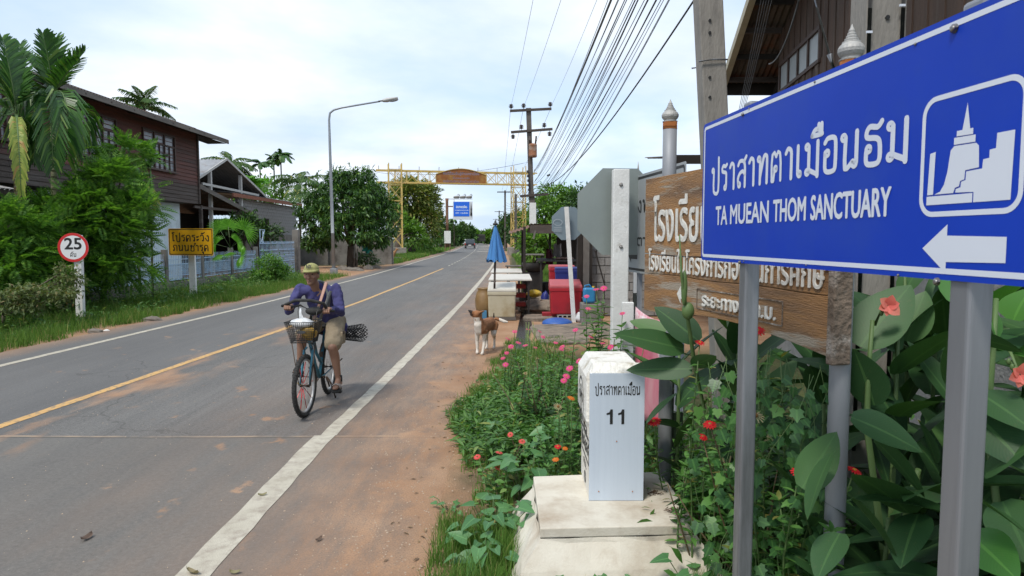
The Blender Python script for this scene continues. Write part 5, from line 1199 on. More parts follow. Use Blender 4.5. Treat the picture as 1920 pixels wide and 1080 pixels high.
# --- low shed roof behind the hospital sign
t = thing('low_shop_roof', 'low dark corrugated shop roof on thin posts behind the hospital sign', 'shed', (4,14,0))
p0 = P(1266,299,12.6); mb = MB(); corrugated(mb, p0+Z*.05, (4.5,-.1,0), (.3,4.5,.5), amp=.02, pitch=.12, per=4); mb.build('roof_sheet', SHEET_D, t)
mb = MB(); mb.beam(p0, p0+Vector((4.5,-.1,0)), .05,.16); mb.build('front_beam', WD_DRK, t)
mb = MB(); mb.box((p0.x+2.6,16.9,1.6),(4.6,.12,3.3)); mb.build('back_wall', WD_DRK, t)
for xx in (.1, 2.2): MB().box((p0.x+xx,12.7,1.5),(.10,.10,3.2)).build('post', WD_BRN, t)
# --- cement block side wall by the stall
t = thing('shop_block_wall', 'grey cement block wall with pale board above it beside the red box', 'wall', (P(1130,500,16.4).x,16.4,0))
a = P(1106,0,16.4).x; b = P(1200,0,16.4).x; bme2 = None; zz = 0; rw = 0
while zz < 1.55:
    x = a-(.2 if rw % 2 else 0)
    while x < b+1.2:
        if bme2 is None:
            q_ = MB().box((0,0,0),(.385,.18,.185)).build('block', BLOCK); bme2 = q_.data; bpy.data.objects.remove(q_)
        inst('block', bme2, Matrix.Translation((x+.2, 16.4+random.uniform(-.006,.006), zz+.1)), t); x += .4
    zz += .2; rw += 1
MB().box(((a+b)/2+.6,16.46,.8),(b-a+1.2,.10,1.6)).build('mortar', PLAST, t)
MB().box(((a+b)/2+.6,16.4,1.9),(b-a+1.2,.05,.62)).build('upper_board', mat('pale_fibre_board', (.40,.39,.36), (.33,.32,.30), rough=.9), t)
for px, m_, w__ in ((1102,PLAST,.16),(1091,WD_DRK,.13),(1112,WD_DRK,.05)): xx = P(px,0,16.1).x; MB().box((xx,16.1,1.35),(w__,.12,2.9)).build('post', m_, t)
o = MB(); o.beam(P(1134,535,15.9), P(1116,470,15.9), .03,.03); tag(o.build('leaning_pole', WD_DRK), 'thin dark pole leaning against the grey block wall', 'pole')
# --- food stall with dark patched roof
t = thing('market_stall', 'dark patched tin roof stall with black posts beside the small octagonal sign', 'stall', (1.0,18.5,0))
SY0, SY1 = 19.8, 23.6
q0, q1, q2 = P(994,424,SY0), P(1100,410,SY0), P(968,438,SY0+1.5)
mb = MB(); corrugated(mb, (q0.x,SY0,q0.z+.07), (q1.x-q0.x+.2,0,.0), (.0,SY1-SY0,-.22), amp=.012, pitch=.12); mb.build('roof_sheet', SHEET_D, t)
mb = MB(); mb.box(((q0.x+q1.x)/2+.1,SY0,q0.z-.09),(q1.x-q0.x+.2,.05,.24)); mb.build('front_fascia', WD_BRN, t)
mb = MB(); corrugated(mb, (q0.x-.62,SY0+.5,q0.z-.22), (.66,0,.20), (0,2.2,.1), amp=.02, pitch=.12); mb.build('side_flap', mat('rusty_flap', (.20,.09,.05), (.12,.06,.04), scale=4, rough=.8), t)
for px, y_, ztop in ((984,20.0,2.2),(980,22.6,2.2),(1033,23.0,2.3),(1086,20.0,2.3),(1058,23.0,2.3)):
    xx = P(px,0,y_).x; MB().box((xx,y_,ztop/2),(.075,.075,ztop)).build('post', WD_DRK, t)
mb = MB(); mb.beam(P(1022,440,20.2), P(1039,484,20.2), .03,.03); mb.build('brace', WD_DRK, t)
mb = MB(); mb.beam(P(1004,432,19.7), P(1000,448,19.7), .05,.05); mb.build('brace', WD_GRY, t)
MB().box((P(1074,0,23.4).x,23.4,.95),(1.0,.05,1.9)).build('back_board', WD_DRK, t)
BLKM = mat('sooty_black_metal', (.02,.018,.017), (.035,.03,.027), scale=6, rough=.7)
def table(name, x0, x1, y0, y1, h, m, mleg, label, thick=.04, cat='table', legs=True):
    t = thing(name, label, cat, ((x0+x1)/2,(y0+y1)/2,0)); MB().box(((x0+x1)/2,(y0+y1)/2,h-thick/2),(x1-x0,y1-y0,thick)).build('table_top', m, t, bevel=.005)
    for a in (x0+.08,x1-.08):
        for b in (y0+.08,y1-.08): MB().box((a,b,(h-thick)/2),(.05,.05,h-thick)).build('leg', mleg, t)
    return t
WTOP = mat('worn_white_table_top', (.62,.59,.53), (.54,.50,.44), scale=2, rough=.6, c3=(.36,.30,.24), s3=3, t3=(.58,.75))
g = P(1000,524,15.9); table('white_table', P(914,0,16).x, P(999,0,16).x, 16.15, 18.7, .88, WTOP, BLKM, 'white topped table right behind the cream cool box', thick=.035)
table('white_table', P(920,0,20).x, P(979,0,20).x, 19.3, 21.6, .90, WTOP, BLKM, 'second white topped table with dark legs farther behind the umbrella', thick=.035)
table('cooking_table', P(1010,0,20.5).x, P(1085,0,20.5).x, 20.2, 22.6, 1.20, BLKM, BLKM, 'black sooty cooking table under the stall roof')
table('slat_bench', P(947,0,24).x, P(987,0,24).x, 23.8, 24.4, .90, WD_GRY, WD_GRY, 'grey plank bench left of the stall post', cat='bench')
table('display_table', P(976,0,25.5).x, P(1022,0,25.5).x, 25.3, 26.3, 1.26, WD_GRY, BLKM, 'narrow grey display table at the rear of the stall')
mb = MB(); c = P(1001,500,20.8); mb.lathe((c.x,20.8,.80), [(.12,0),(.30,.10),(.38,.30),(.36,.31),(.28,.12)], 18); t = mb.build('charcoal_wok', BLKM); tag(t, 'round black charcoal pan between the bench and cooking table', 'pan')
for a in range(3): pass
mb = MB(); mb.box((c.x,20.8,.40),(.5,.4,.86)); tag(mb.build('stove_block', BLKM), 'sooty stove block beneath the round black pan', 'stove')
CL = [(1030,482,.20,.52,(.10,.02,.03),'dark red shirt hanging at the back of the stall'),(1045,470,.22,.42,(.30,.28,.27),'greyish cloth hanging beside the dark red shirt'),(1086,485,.22,.8,(.05,.045,.05),'long dark cloth hanging right of the leaning sign post')]
for i, (px,py,w_,h_,c_,lb) in enumerate(CL):
    c = P(px,py,22.2); V = []; n = 6
    for a in range(n+1):
        for b in range(n+1): V.append((c.x+(a/n-.5)*w_*(1+.25*b/n), 22.2+.05*math.sin(a*2+i), c.z+h_/2-h_*b/n+.03*math.sin(a*1.3)))
    mb = MB(); mb.add(V, [(a*(n+1)+b,(a+1)*(n+1)+b,(a+1)*(n+1)+b+1,a*(n+1)+b+1) for a in range(n) for b in range(n)], smooth=True); o = mb.build('hanging_garment', mat('garment_%s' % ['red','grey','dark'][i], c_, rough=.9)); o.modifiers.new('s','SOLIDIFY').thickness = .01; tag(o, lb, 'garment')
FISH = mat('dried_food', (.22,.13,.10), (.12,.07,.06), scale=14, rough=.7)
for k in range(7): c = P(1048+k*4,0,20.9); mb = MB(); mb.ell((c.x,20.7+.06*(k%3),1.24),(.09,.12,.045)); tag(mb.build('food_bundle', FISH), 'brown food bundle lying on the sooty cooking table', 'food', 'food bundles on the cooking table')
# --- blue umbrella
UMB = mat('blue_umbrella_cloth', (.045,.17,.43), (.07,.24,.52), scale=2.5, rough=.8, stretch=(6,6,.4), c3=(.04,.12,.30), s3=3, t3=(.5,.7))
ub_ = P(931,430,15.4); ux, uy = P(929,530,15.4).x, 15.4
t = thing('market_umbrella', 'tall closed blue market umbrella standing by the white tables', 'umbrella', (ux,uy,0))
ztop = P(931,417,uy).z; zbot = P(931,487,uy).z; V = []; n = 64; m_ = 14
for i in range(m_+1):
    k = i/m_; z_ = ztop-.03-(ztop-zbot)*k; r0 = .012+.185*k**.95
    for j in range(n):
        a = 2*math.pi*j/n; fold = 1+(.20*math.cos(8*a+.6)+.07*math.cos(19*a+1.5*k))*min(1,k*2.5); V.append((ux+.02*k+r0*fold*math.cos(a), uy+r0*fold*math.sin(a), z_+(.035*math.sin(8*a+.5) if i == m_ else 0)))
mb = MB(); mb.add(V, [(i*n+j,i*n+(j+1)%n,(i+1)*n+(j+1)%n,(i+1)*n+j) for i in range(m_) for j in range(n)], smooth=True); mb.build('canopy', UMB, t)
mb = MB(); mb.lathe((ux,uy,ztop-.06), [(.055,0),(.06,.03),(.03,.05),(.02,.09),(.005,.11)], 12); mb.build('top_cap', BLACK, t)
mb = MB(); mb.tube([(ux-.04,uy,0),(ux+.0,uy,zbot+.3)], .024, 10); mb.build('pole', WD_BRN, t)
mb = MB()
for j in range(8): a = 2*math.pi*j/8; mb.tube([(ux+.05*math.cos(a),uy+.05*math.sin(a),zbot-.03),(ux+.22*math.cos(a),uy+.22*math.sin(a),zbot+.02)], .012, 5)
mb.build('rib_ends', BLACK, t)
# --- cool boxes
def cool_box(px0, px1, ytop, ylid, ybot, Y, dep, mbody, mlid, label, taper=.93, name='cool_box'):
    a, b = P(px0,ybot,Y).x, P(px1,ybot,Y).x; z0, zl, zt = P(px0,ybot,Y).z, P(px0,ylid,Y).z, P(px0,ytop,Y).z; cx, w_ = (a+b)/2, b-a
    t = thing(name, label, 'cool box', (cx,Y+dep/2,max(z0,0))); wb, wt = w_*taper/2, w_*.485
    def fr(z_, hw, hd): return [(cx-hw,Y+dep/2-hd,z_),(cx+hw,Y+dep/2-hd,z_),(cx+hw,Y+dep/2+hd,z_),(cx-hw,Y+dep/2+hd,z_)]
    mb = MB(); V = fr(z0,wb,dep*.45)+fr(zl,wt,dep*.49); mb.add(V, [(3,2,1,0),(4,5,6,7)]+[(i,(i+1)%4,4+(i+1)%4,4+i) for i in range(4)]); mb.build('body', mbody, t, bevel=.03, seg=3)
    hl_ = zl-(zl-z0)*.14
    mb = MB(); mb.box((cx,Y+dep/2,zl-.03),(w_*1.0,dep*1.01,.075)); mb.build('rim', mbody, t, bevel=.012)
    mb = MB(); zbk = P(px0,ytop,Y+dep).z; V = fr(zl+.008,w_*.505,dep*.51)+fr(zl+.07,w_*.49,dep*.49); V[6] = (V[6][0],V[6][1],max(zbk,zl+.07)); V[7] = (V[7][0],V[7][1],max(zbk,zl+.07)); mb.add(V, [(3,2,1,0),(4,5,6,7)]+[(i,(i+1)%4,4+(i+1)%4,4+i) for i in range(4)]); mb.build('lid', mlid, t, bevel=.018, seg=3)
    return t, (cx, z0, w_)
CREAM = mat('stained_cream_plastic', (.50,.46,.34), (.42,.37,.25), scale=2, rough=.6, c3=(.30,.22,.11), s3=2, t3=(.5,.75)); CREAML = mat('cream_plastic_lid', (.56,.53,.46), (.48,.45,.39), scale=3, rough=.6)
REDB = mat('red_plastic', (.42,.014,.024), (.30,.010,.018), scale=1.6, rough=.5, c3=(.16,.02,.02), s3=2, t3=(.5,.75)); REDL = mat('faded_red_lid', (.46,.09,.10), (.38,.07,.08), scale=3, rough=.55)
NAVYP = mat('navy_plastic', (.015,.025,.16), (.02,.03,.20), rough=.5)
cool_box(914,968,528,548,596,15.35,.75,CREAM,CREAML,'stained cream cool box standing on planks in front of the white table')
mb = MB(); mb.box((P(941,0,15.5).x,15.75,.035),(.62,.75,.07)); tag(mb.build('plank_pallet', WD_GRY), 'grey planks under the cream cool box', 'pallet')
cool_box(1031,1092,523,541,590,15.35,.62,REDB,REDL,'bright red cool box on a cement block, nearest the leaning octagonal sign',taper=.90)
z_b = P(1050,590,15.35).z; t = thing('cement_block', 'hollow cement block under the bright red cool box', 'block', (P(1067,0,15.5).x,15.5,0))
bx0, bx1 = P(1048,0,15.4).x, P(1086,0,15.4).x
mb = MB(); 
for (a,b,c,d) in ((bx0,bx1,.0,.03),(bx0,bx1,z_b-.03,z_b-.002)): mb.box(((a+b)/2,15.6,(c+d)/2),(b-a,.4,d-c))
for k in range(5): xx = bx0+.015+(bx1-bx0-.03)*k/4; mb.box((xx,15.6,z_b/2),(.03,.4,z_b-.062))
mb.build('block_shell', mat('pale_cement', (.42,.40,.37), (.34,.32,.30), rough=.9), t)
MB().box(((bx0+bx1)/2-.3,15.85,z_b/2),(.5,.3,z_b-.004)).build('support_block', REDB, t)
cool_box(1030,1078,497,503,540,17.0,.6,REDB,REDL,'red edged cool box at the rear beneath the stall roof')
cool_box(1041,1084,500,507,545,16.55,.35,NAVYP,mat('navy_lid',(.03,.045,.20),(.025,.035,.17),rough=.5),'navy blue cool box standing between the two red boxes')
# brown water jar
c = P(911,590,15.9); t = MB(); prof = [(.10,0),(.16,.04),(.215,.25),(.225,.42),(.19,.58),(.15,.64),(.165,.67),(.175,.70),(.14,.70),(.12,.66)]
t.lathe((c.x-.03,15.9,0), prof, 24); tag(t.build('water_jar', mat('brown_glazed_jar', (.27,.17,.07), (.19,.11,.045), scale=3, rough=.35)), 'brown glazed water jar left of the cream cool box', 'jar')
c = G(911,587); MB_ = MB(); MB_.box((c.x+.02,15.55,.10),(.10,.10,.2)); tag(MB_.build('blue_tin', mat('blue_tin_paint', (.06,.20,.34), (.05,.17,.30), rough=.5)), 'small blue tin at the foot of the brown jar', 'tin')
# blue jerrycan
JER = mat('blue_jerrycan_plastic', (.03,.22,.45), (.025,.18,.38), scale=3, rough=.4)
jx = P(1109,0,14.6).x; z0, z1 = P(1109,570,14.6).z, P(1109,540,14.6).z; t = thing('jerrycan', 'blue plastic jerrycan beside the bright red box', 'jerrycan', (jx,14.6,0))
mb = MB(); mb.box((jx,14.6,(z0+z1)/2+.02),(.26,.2,z1-z0-.02)); mb.build('body', JER, t, bevel=.05, seg=4)
tag(MB().box((jx+.05,14.75,z0/2),(.42,.5,z0+.02)).build('concrete_ledge', PLAST, bevel=.02), 'dirty concrete ledge under the blue jerrycan', 'ledge')
mb = MB(); mb.tube([(jx-.09,14.6,z1-.02),(jx-.09,14.6,z1+.05),(jx+.0,14.6,z1+.07),(jx+.06,14.6,z1-.01)], .018, 8); mb.build('handle', JER, t); mb = MB(); mb.tube([(jx+.09,14.6,z1-.03),(jx+.09,14.6,z1+.04)], .025, 10); mb.build('cap', mat('yellow_cap',(.6,.4,.02),rough=.5), t)
def bag(c, r, m, label, seed, name='plastic_bag'):
    mb = rock(c, r, seed, 14, 9); mb.sm = [True]*len(mb.sm); o = mb.build(name, m); tag(o, label, 'bag'); random.seed(seed+3); return o
tag(rock((P(1016,577,17).x,17.2,.10),(.62,.5,.20),301,14,8).build('broken_kerb', CONC_D), 'long broken lump of kerb concrete between drain and red box', 'concrete lump'); random.seed(302)
tag(rock((P(1008,560,19).x,19.0,.12),(.7,.4,.16),303,14,8).build('broken_kerb', CONC_D), 'second lump of broken concrete farther back by the cooking table', 'concrete lump'); random.seed(304)
for i_, (px_, y__, w1, h1, z1_, lb_) in enumerate([(1072,19.6,.5,.55,.28,'sooty black crate beneath the cooking table'),(1026,21.2,.35,.5,.25,'dark metal drum standing under the cooking table'),(985,18.2,.30,.35,.18,'dark basket under the far end of the white table'),(1096,17.4,.22,1.3,.65,'tall black rolled tarpaulin by the grey block wall')]):
    xx_ = P(px_,0,y__).x; mb = MB(); mb.lathe((xx_,y__,z1_-h1/2), [(w1*.45,0),(w1*.5,h1*.1),(w1*.48,h1*.5),(w1*.52,h1*.55),(w1*.5,h1*.95),(w1*.4,h1)], 14); tag(mb.build(['sooty_crate','metal_drum','dark_basket','rolled_tarpaulin'][i_], BLKM), lb_, ['crate','drum','basket','tarpaulin'][i_])
t = thing('red_crate_shelf', 'red crates on a dark rack below the white table', 'rack', (P(968,0,17).x,17,0))
for k in range(3): MB().box((P(970,0,17).x,17.0,.22+.22*k),(.42,.35,.10)).build('red_crate', mat('dull_red_crate',(.32,.03,.02),(.24,.025,.02),rough=.6), t)
for k in (-.2,.2): MB().box((P(970,0,17).x+k,16.9,.4),(.03,.03,.8)).build('rack_leg', BLKM, t)
CLR = mat('clear_plastic_bag', (.42,.45,.47), (.25,.28,.30), scale=14, rough=.2, bump=.4); WBAG = mat('white_plastic_bag', (.70,.71,.72), (.55,.56,.57), scale=10, rough=.35, bump=.5, bscale=20); YBAG = mat('yellow_plastic_bag', (.62,.42,.03), (.5,.32,.02), scale=10, rough=.35, bump=.5, bscale=20)
c = P(1001,548,18.0); bag((c.x,18.0,.40),(.20,.2,.10),YBAG,'crumpled yellow bag lying under the end of the white table',1)
c = G(1100,603); bag((c.x,c.y,.09),(.26,.24,.15),WBAG,'crumpled white bag on the ground right of the red box',2)
c = G(1130,575); bag((c.x,c.y,.2),(.22,.2,.24),CLR,'clear bag of rubbish beside the blue jerrycan',3)
c = G(1020,556); bag((c.x,c.y,.15),(.14,.14,.2),CLR,'clear water bag hanging low beside the cooking table leg',4)
c = P(1022,520,17.4); bag((c.x,17.4,.25),(.11,.11,.24),NAVYP,'dark blue water bottle by the cooking table',5,'water_bottle')
c = G(1112,583); bag((c.x,c.y,.05),(.12,.1,.08),mat('teal_bag',(.05,.30,.28),rough=.4),'small teal bag near the foot of the white post',6)
c = G(1045,606); mb = MB(); mb.ell((c.x,c.y,.0),(.34,.36,.12), n=20, m=8); tag(mb.build('blue_basin', mat('blue_basin_plastic',(.03,.11,.40),(.025,.09,.33),rough=.5)), 'upturned blue plastic basin in front of the red box', 'basin')
c = P(1092,560,15.0); mb = MB(); mb.beam(c, c+Vector((.35,.1,.16)), .07,.05); tag(mb.build('timber_offcut', WD_GRY), 'short timber offcut leaning between red box and jerrycan', 'timber')
# pink banner on two posts low behind the stone
t = thing('pink_banner', 'torn pink and white vinyl banner tied to a pale post behind the kilometre stone', 'banner', (P(1190,700,5.4).x,5.4,0))
PINK = mat('pink_banner_print', (.55,.09,.16), (.62,.40,.42), scale=1.3, rough=.45, c3=(.68,.66,.66), s3=1.6, t3=(.48,.54), dist=1.5)
a, b = P(1192,575,5.3), P(1262,600,4.9); zlo = P(1192,790,5.2).z; n = 10; V = []
for i in range(n+1):
    k = i/n; p = a.lerp(b,k); zt_ = a.z+.0-.05*math.sin(math.pi*k)-.04*k
    for j in range(n+1): V.append((p.x, p.y+.025*math.sin(k*9+j*.8), zt_+(zlo-zt_)*j/n))
mb = MB(); mb.add(V, [(i*(n+1)+j,(i+1)*(n+1)+j,(i+1)*(n+1)+j+1,i*(n+1)+j+1) for i in range(n) for j in range(n)], smooth=True); o = mb.build('vinyl', PINK, t); o.modifiers.new('s','SOLIDIFY').thickness = .002
fx_ = Vector((b.x-a.x,b.y-a.y,0)).normalized(); letters('เริ่มวันนี้', a+fx_*.12-fx_.cross(Z)*-.04+Z*-.20, fx_, Z, .26,.10, CARVE, t, bold=.05)
MB().box((P(1184,0,5.4).x,5.4,.62),(.09,.06,1.45)).build('post', PWHITE, t, bevel=.005); q = b; MB().tube([(b.x+.05,b.y,-.1),(b.x+.05,b.y,a.z-.05)], .035, 12).build('post', GALV, t)
# small finial with a leaf behind the hospital sign
c = P(1196,355,8.5); t = thing('small_finial_post', 'tiny grey pagoda finial rising just behind the hospital sign edge', 'post', (c.x,8.5,0))
mb = MB(); mb.lathe((c.x,8.5,P(1196,358,8.5).z), [(.05,0),(.06,.03),(.10,.07),(.10,.10),(.06,.15),(.05,.16),(.035,.19),(.03,.2),(.012,.27),(.002,.36)], 14); mb.build('finial', FIN, t); mb = MB(); mb.tube([(c.x,8.5,-.1),(c.x,8.5,P(1196,357,8.5).z)], .045, 10); mb.build('post', PIPE, t)
# small things lying on the road
LF = leafm('dry_leaf', (.10,.13,.05), (.16,.12,.07), rough=.6, trans=.1); LF2 = mat('brown_dead_leaf', (.13,.085,.06), (.09,.06,.045), rough=.8)
for i, (px,py,s_,m_,lb) in enumerate([(163,1011,.045,LF2,'curled grey brown leaf on the near asphalt, bottom left'),(598,1014,.028,LF2,'small brown leaf on the dusty strip near the stone'),(492,930,.03,LF,'green leaf lying on the wide white line'),(362,1076,.05,LF,'green leaf at the near end of the white line'),(440,1076,.03,LF,'bright green leaf beside the near end of the white line'),(882,803,.07,PWHITE,'pale stick on the grass edge by the flower bed')]):
    g = G(px,py); a = random.uniform(0,3); mb = MB(); n = 6; V = []
    if 'stick' in lb: mb.beam(g+Z*.03, g+Vector((.14,.02,.04)), .02,.012)
    else:
        for k in range(n+1):
            u = k/n*2-1; w_ = s_*.42*math.sqrt(max(0,1-u*u*.95)); c = Vector((math.cos(a),math.sin(a),0)); d = Vector((-c.y,c.x,0)); V += [g+c*u*s_+d*w_+Z*(.006+.35*s_*u*u+.3*s_), g+c*u*s_+Z*(.006+.3*s_*u*u), g+c*u*s_-d*w_+Z*(.006+.3*s_*u*u+.1*s_)]
        mb.add(V, [(3*k,3*k+1,3*k+4,3*k+3) for k in range(n)]+[(3*k+1,3*k+2,3*k+5,3*k+4) for k in range(n)])
    o = mb.build('stick' if 'stick' in lb else 'fallen_leaf', m_); tag(o, lb, 'stick' if 'stick' in lb else 'leaf')
# ================================================================== CYCLIST, BICYCLE, DOGS
SKIN = mat('tanned_skin', (.30,.165,.11), (.24,.125,.08), scale=6, rough=.55, bump=.1)
SHIRT = mat('faded_purple_cotton', (.036,.036,.120), (.055,.054,.165), scale=5, rough=.9, bump=.35, bscale=22, c3=(.05,.042,.14), s3=4, t3=(.5,.7))
KHAKI = mat('khaki_cotton', (.30,.245,.17), (.23,.185,.125), scale=7, rough=.95, bump=.35, bscale=26, c3=(.16,.12,.08), s3=4, t3=(.52,.72))
CAPM = mat('yellow_green_cap', (.34,.33,.13), (.27,.26,.10), scale=12, rough=.9, bump=.15)
GREYC = mat('grey_cotton_towel', (.17,.18,.18), (.12,.13,.13), scale=18, rough=.95)
HAIR = mat('dark_hair', (.02,.016,.013), (.035,.03,.027), rough=.8); EYE = mat('dark_eye', (.015,.012,.01), rough=.2); LIP = mat('lip_brown', (.16,.06,.05), rough=.5)
RUBS = mat('worn_black_rubber', (.02,.02,.02), (.04,.038,.035), scale=20, rough=.85); STRP = mat('sandal_strap_stripe', (.32,.28,.25), (.26,.22,.2), rough=.8)
FRAMEB = mat('worn_teal_paint', (.05,.20,.28), (.035,.14,.20), scale=5, rough=.5, metal=.2, c3=(.13,.09,.06), s3=5, t3=(.52,.66))
RUSTM = mat('rusty_steel', (.09,.055,.035), (.055,.04,.03), scale=12, rough=.7, metal=.4); RIMM = mat('dull_alloy_rim', (.42,.42,.42), (.32,.32,.32), scale=9, rough=.45, metal=.6)
REDS = mat('red_spoke_sleeve', (.52,.015,.02), rough=.4); YELS = mat('yellow_spoke_sleeve', (.6,.42,.02), rough=.4); BLKP = mat('black_wire_basket', (.022,.022,.022), (.03,.03,.03), rough=.6)
pe = thing('person', 'man in yellow green cap, purple shirt and khaki shorts riding a bicycle', 'person', (-2.2,7.75,0))
V3 = Vector
hip = V3((-2.17,8.02,.90)); chest = V3((-2.20,7.80,1.20)); neck = V3((-2.21,7.72,1.33)); hc = V3((-2.235,7.60,1.44))
shL, shR = V3((-2.005,7.73,1.275)), V3((-2.405,7.73,1.285)); elL, elR = V3((-1.915,7.62,1.03)), V3((-2.475,7.56,1.05)); wrL, wrR = V3((-1.985,7.36,1.085)), V3((-2.385,7.33,1.125))
hpL, hpR = V3((-2.07,7.98,.87)), V3((-2.28,7.98,.87)); knL, knR = V3((-2.005,7.56,.635)), V3((-2.335,7.52,.76)); anL, anR = V3((-1.965,7.63,.275)), V3((-2.385,7.60,.46))
mb = MB()
mb.capsule(hip, chest, .125,.15, 14, squash=(1.1,.8)); mb.capsule(neck-Z*.06, hc-Z*.04, .056,.052)
mb.ell(hc+Z*.012, (.074,.092,.105), n=18, m=14); mb.capsule(hc+V3((0,-.035,-.055)), hc+V3((0,-.055,-.082)), .052,.036)
mb.capsule(hc+V3((0,-.088,.012)), hc+V3((0,-.108,-.022)), .010,.018, 8)              # nose
mb.capsule(hc+V3((-.036,-.078,.034)), hc+V3((.036,-.078,.034)), .014,.014, 8)           # brow
for s in (-1,1):
    mb.ell(hc+V3((s*.077,.005,-.005)), (.012,.022,.032)); mb.ell(hc+V3((s*.040,-.062,-.018)), (.024,.024,.02))
for sh, el, wr in ((shL,elL,wrL),(shR,elR,wrR)): mb.capsule(sh, el, .040,.032); mb.capsule(el, wr, .032,.026)
for h_, k_, a_ in ((hpL,knL,anL),(hpR,knR,anR)):
    mb.capsule(h_, k_, .082,.056); cm = k_.lerp(a_,.32)+V3((0,.02,0)); mb.capsule(k_, cm, .054,.054); mb.capsule(cm, a_, .054,.032)
    mb.capsule(a_+Z*-.02, a_+V3((0,-.05,-.06)), .034,.034); mb.capsule(a_+V3((0,.03,-.06)), a_+V3((0,-.15,-.085)), .034,.028, squash=(1.2,.8))
body = organic(mb, 'body', SKIN, pe, voxel=.0085, smooth=4)
# hands: palm, four bent fingers and a thumb closed on the handlebar
def hand(wr, side):
    mb = MB(); grip = wr + V3((0,-.075,-.005)); fdir = (grip-wr).normalized()
    mb.capsule(wr, grip+V3((0,.01,.012)), .028,.036, 10, squash=(1.15,.7))
    for k in range(4):
        off = V3(((k-1.5)*.021*side,0,0)); L_ = (.030,.034,.032,.025)[k]; k0 = grip+off+V3((0,-.008,.016)); k1 = k0+V3((0,-L_,-.004)); k2 = k1+V3((0,-.010,-.028)); k3 = k2+V3((0,.020,-.014))
        mb.capsule(k0,k1,.0102,.0095,8); mb.capsule(k1,k2,.0095,.0088,8); mb.capsule(k2,k3,.0088,.0075,8)
    th0 = wr+V3((-.030*side,-.03,-.004)); th1 = th0+V3((-.012*side,-.03,-.018)); th2 = th1+V3((.016*side,-.024,-.016)); mb.capsule(th0,th1,.0125,.011,8); mb.capsule(th1,th2,.011,.009,8)
    organic(mb, 'hand', SKIN, pe, voxel=.0045, smooth=1)
hand(wrL, 1); hand(wrR, -1)
mb = MB(); mb.capsule(hip+V3((0,.01,-.02)), chest, .160,.160, 16, squash=(1.08,.82)); mb.capsule(chest, neck-Z*.03, .150,.075, 16, squash=(1.15,.8))
mb.capsule(shL+V3((-.04,0,-.02)), shR+V3((.04,0,-.02)), .060,.060)
for sh, el, wr in ((shL,elL,wrL),(shR,elR,wrR)): mb.capsule(sh, el, .062,.050); mb.capsule(el, el.lerp(wr,.86), .050,.036)
mb.capsule(hip+V3((-.07,-.02,-.05)), hip+V3((.09,.0,-.10)), .13,.135)
mb.capsule(hip+V3((.09,.0,-.05)), hip+V3((.13,-.01,-.17)), .085,.07)
sh_o = organic(mb, 'shirt', SHIRT, pe, voxel=.012, smooth=3)
dt = bpy.data.textures.new('cloth_folds', 'CLOUDS'); dt.noise_scale = .09; dm = sh_o.modifiers.new('folds','DISPLACE'); dm.texture = dt; dm.strength = .05; dm.mid_level = .5
mb = MB(); mb.capsule(hip+V3((-.06,0,-.04)), hip+V3((.06,0,-.04)), .15,.15)
for h_, k_ in ((hpL,knL),(hpR,knR)): e = h_.lerp(k_,.86); mb.capsule(h_, e, .112,.098)
so = organic(mb, 'shorts', KHAKI, pe, voxel=.012, smooth=2); dm = so.modifiers.new('folds','DISPLACE'); dm.texture = dt; dm.strength = .02; dm.mid_level = .5
e = hpL.lerp(knL,.55)+V3((.10,-.0,.0)); mb = MB(); mb.box(e+V3((0,0,-.02)), (.03,.13,.14)); mb.build('cargo_pocket', KHAKI, pe, bevel=.01)
mb = MB(); mb.box(e+V3((.012,-.02,.04)), (.012,.05,.035)); mb.build('pocket_patch', RUSTM, pe)
# cap with brim and its emblem
mb = MB(); cc = hc+V3((0,.008,.062)); V = []; n = 22; m_ = 8
for i in range(m_+1):
    a = (math.pi/2)*i/m_
    for j in range(n): b = 2*math.pi*j/n; V.append(cc+V3((.082*math.sin(a)*math.cos(b), .099*math.sin(a)*math.sin(b), .076*math.cos(a)-.006*(i == m_))))
mb.add(V, [(i*n+j,(i+1)*n+j,(i+1)*n+(j+1)%n,i*n+(j+1)%n) for i in range(m_) for j in range(n)], smooth=True); mb.build('cap', CAPM, pe)
mb = MB(); V = []; n = 12
for i in range(n+1):
    a = math.pi*(1+i/n); x_, y_ = math.cos(a), math.sin(a); V += [cc+V3((.088*x_,.100*y_-.0,.004)), cc+V3((.082*x_,.100*y_-.075*abs(y_)**.6,-.018-.012*(1-abs(y_))))]
mb.add(V, [(2*i,2*i+1,2*i+3,2*i+2) for i in range(n)], smooth=True); o = mb.build('cap_brim', CAPM, pe); o.modifiers.new('s','SOLIDIFY').thickness = .005
letters('NY', cc+V3((-.028,-.107,.018)), V3((1,0,0)), V3((0,.30,.95)), .056,.042, BLACK, pe, bold=.05, name='cap_emblem')
mb = MB()
for s in (-1,1): mb.ell(hc+V3((s*.030,-.079,.014)), (.012,.008,.006), n=8, m=6)
mb.build('eyes', EYE, pe); mb = MB(); mb.capsule(hc+V3((-.022,-.096,-.056)), hc+V3((.022,-.096,-.056)), .006,.006, 6); mb.build('mouth', LIP, pe)
mb = MB(); mb.ell(hc+V3((0,.035,.02)), (.083,.078,.075)); mb.build('hair', HAIR, pe)
for s in (-1,1): mb = MB(); mb.capsule(hc+V3((s*.070,-.008,.03)), hc+V3((s*.072,-.005,-.0)), .014,.010, 8); mb.build('hair', HAIR, pe)
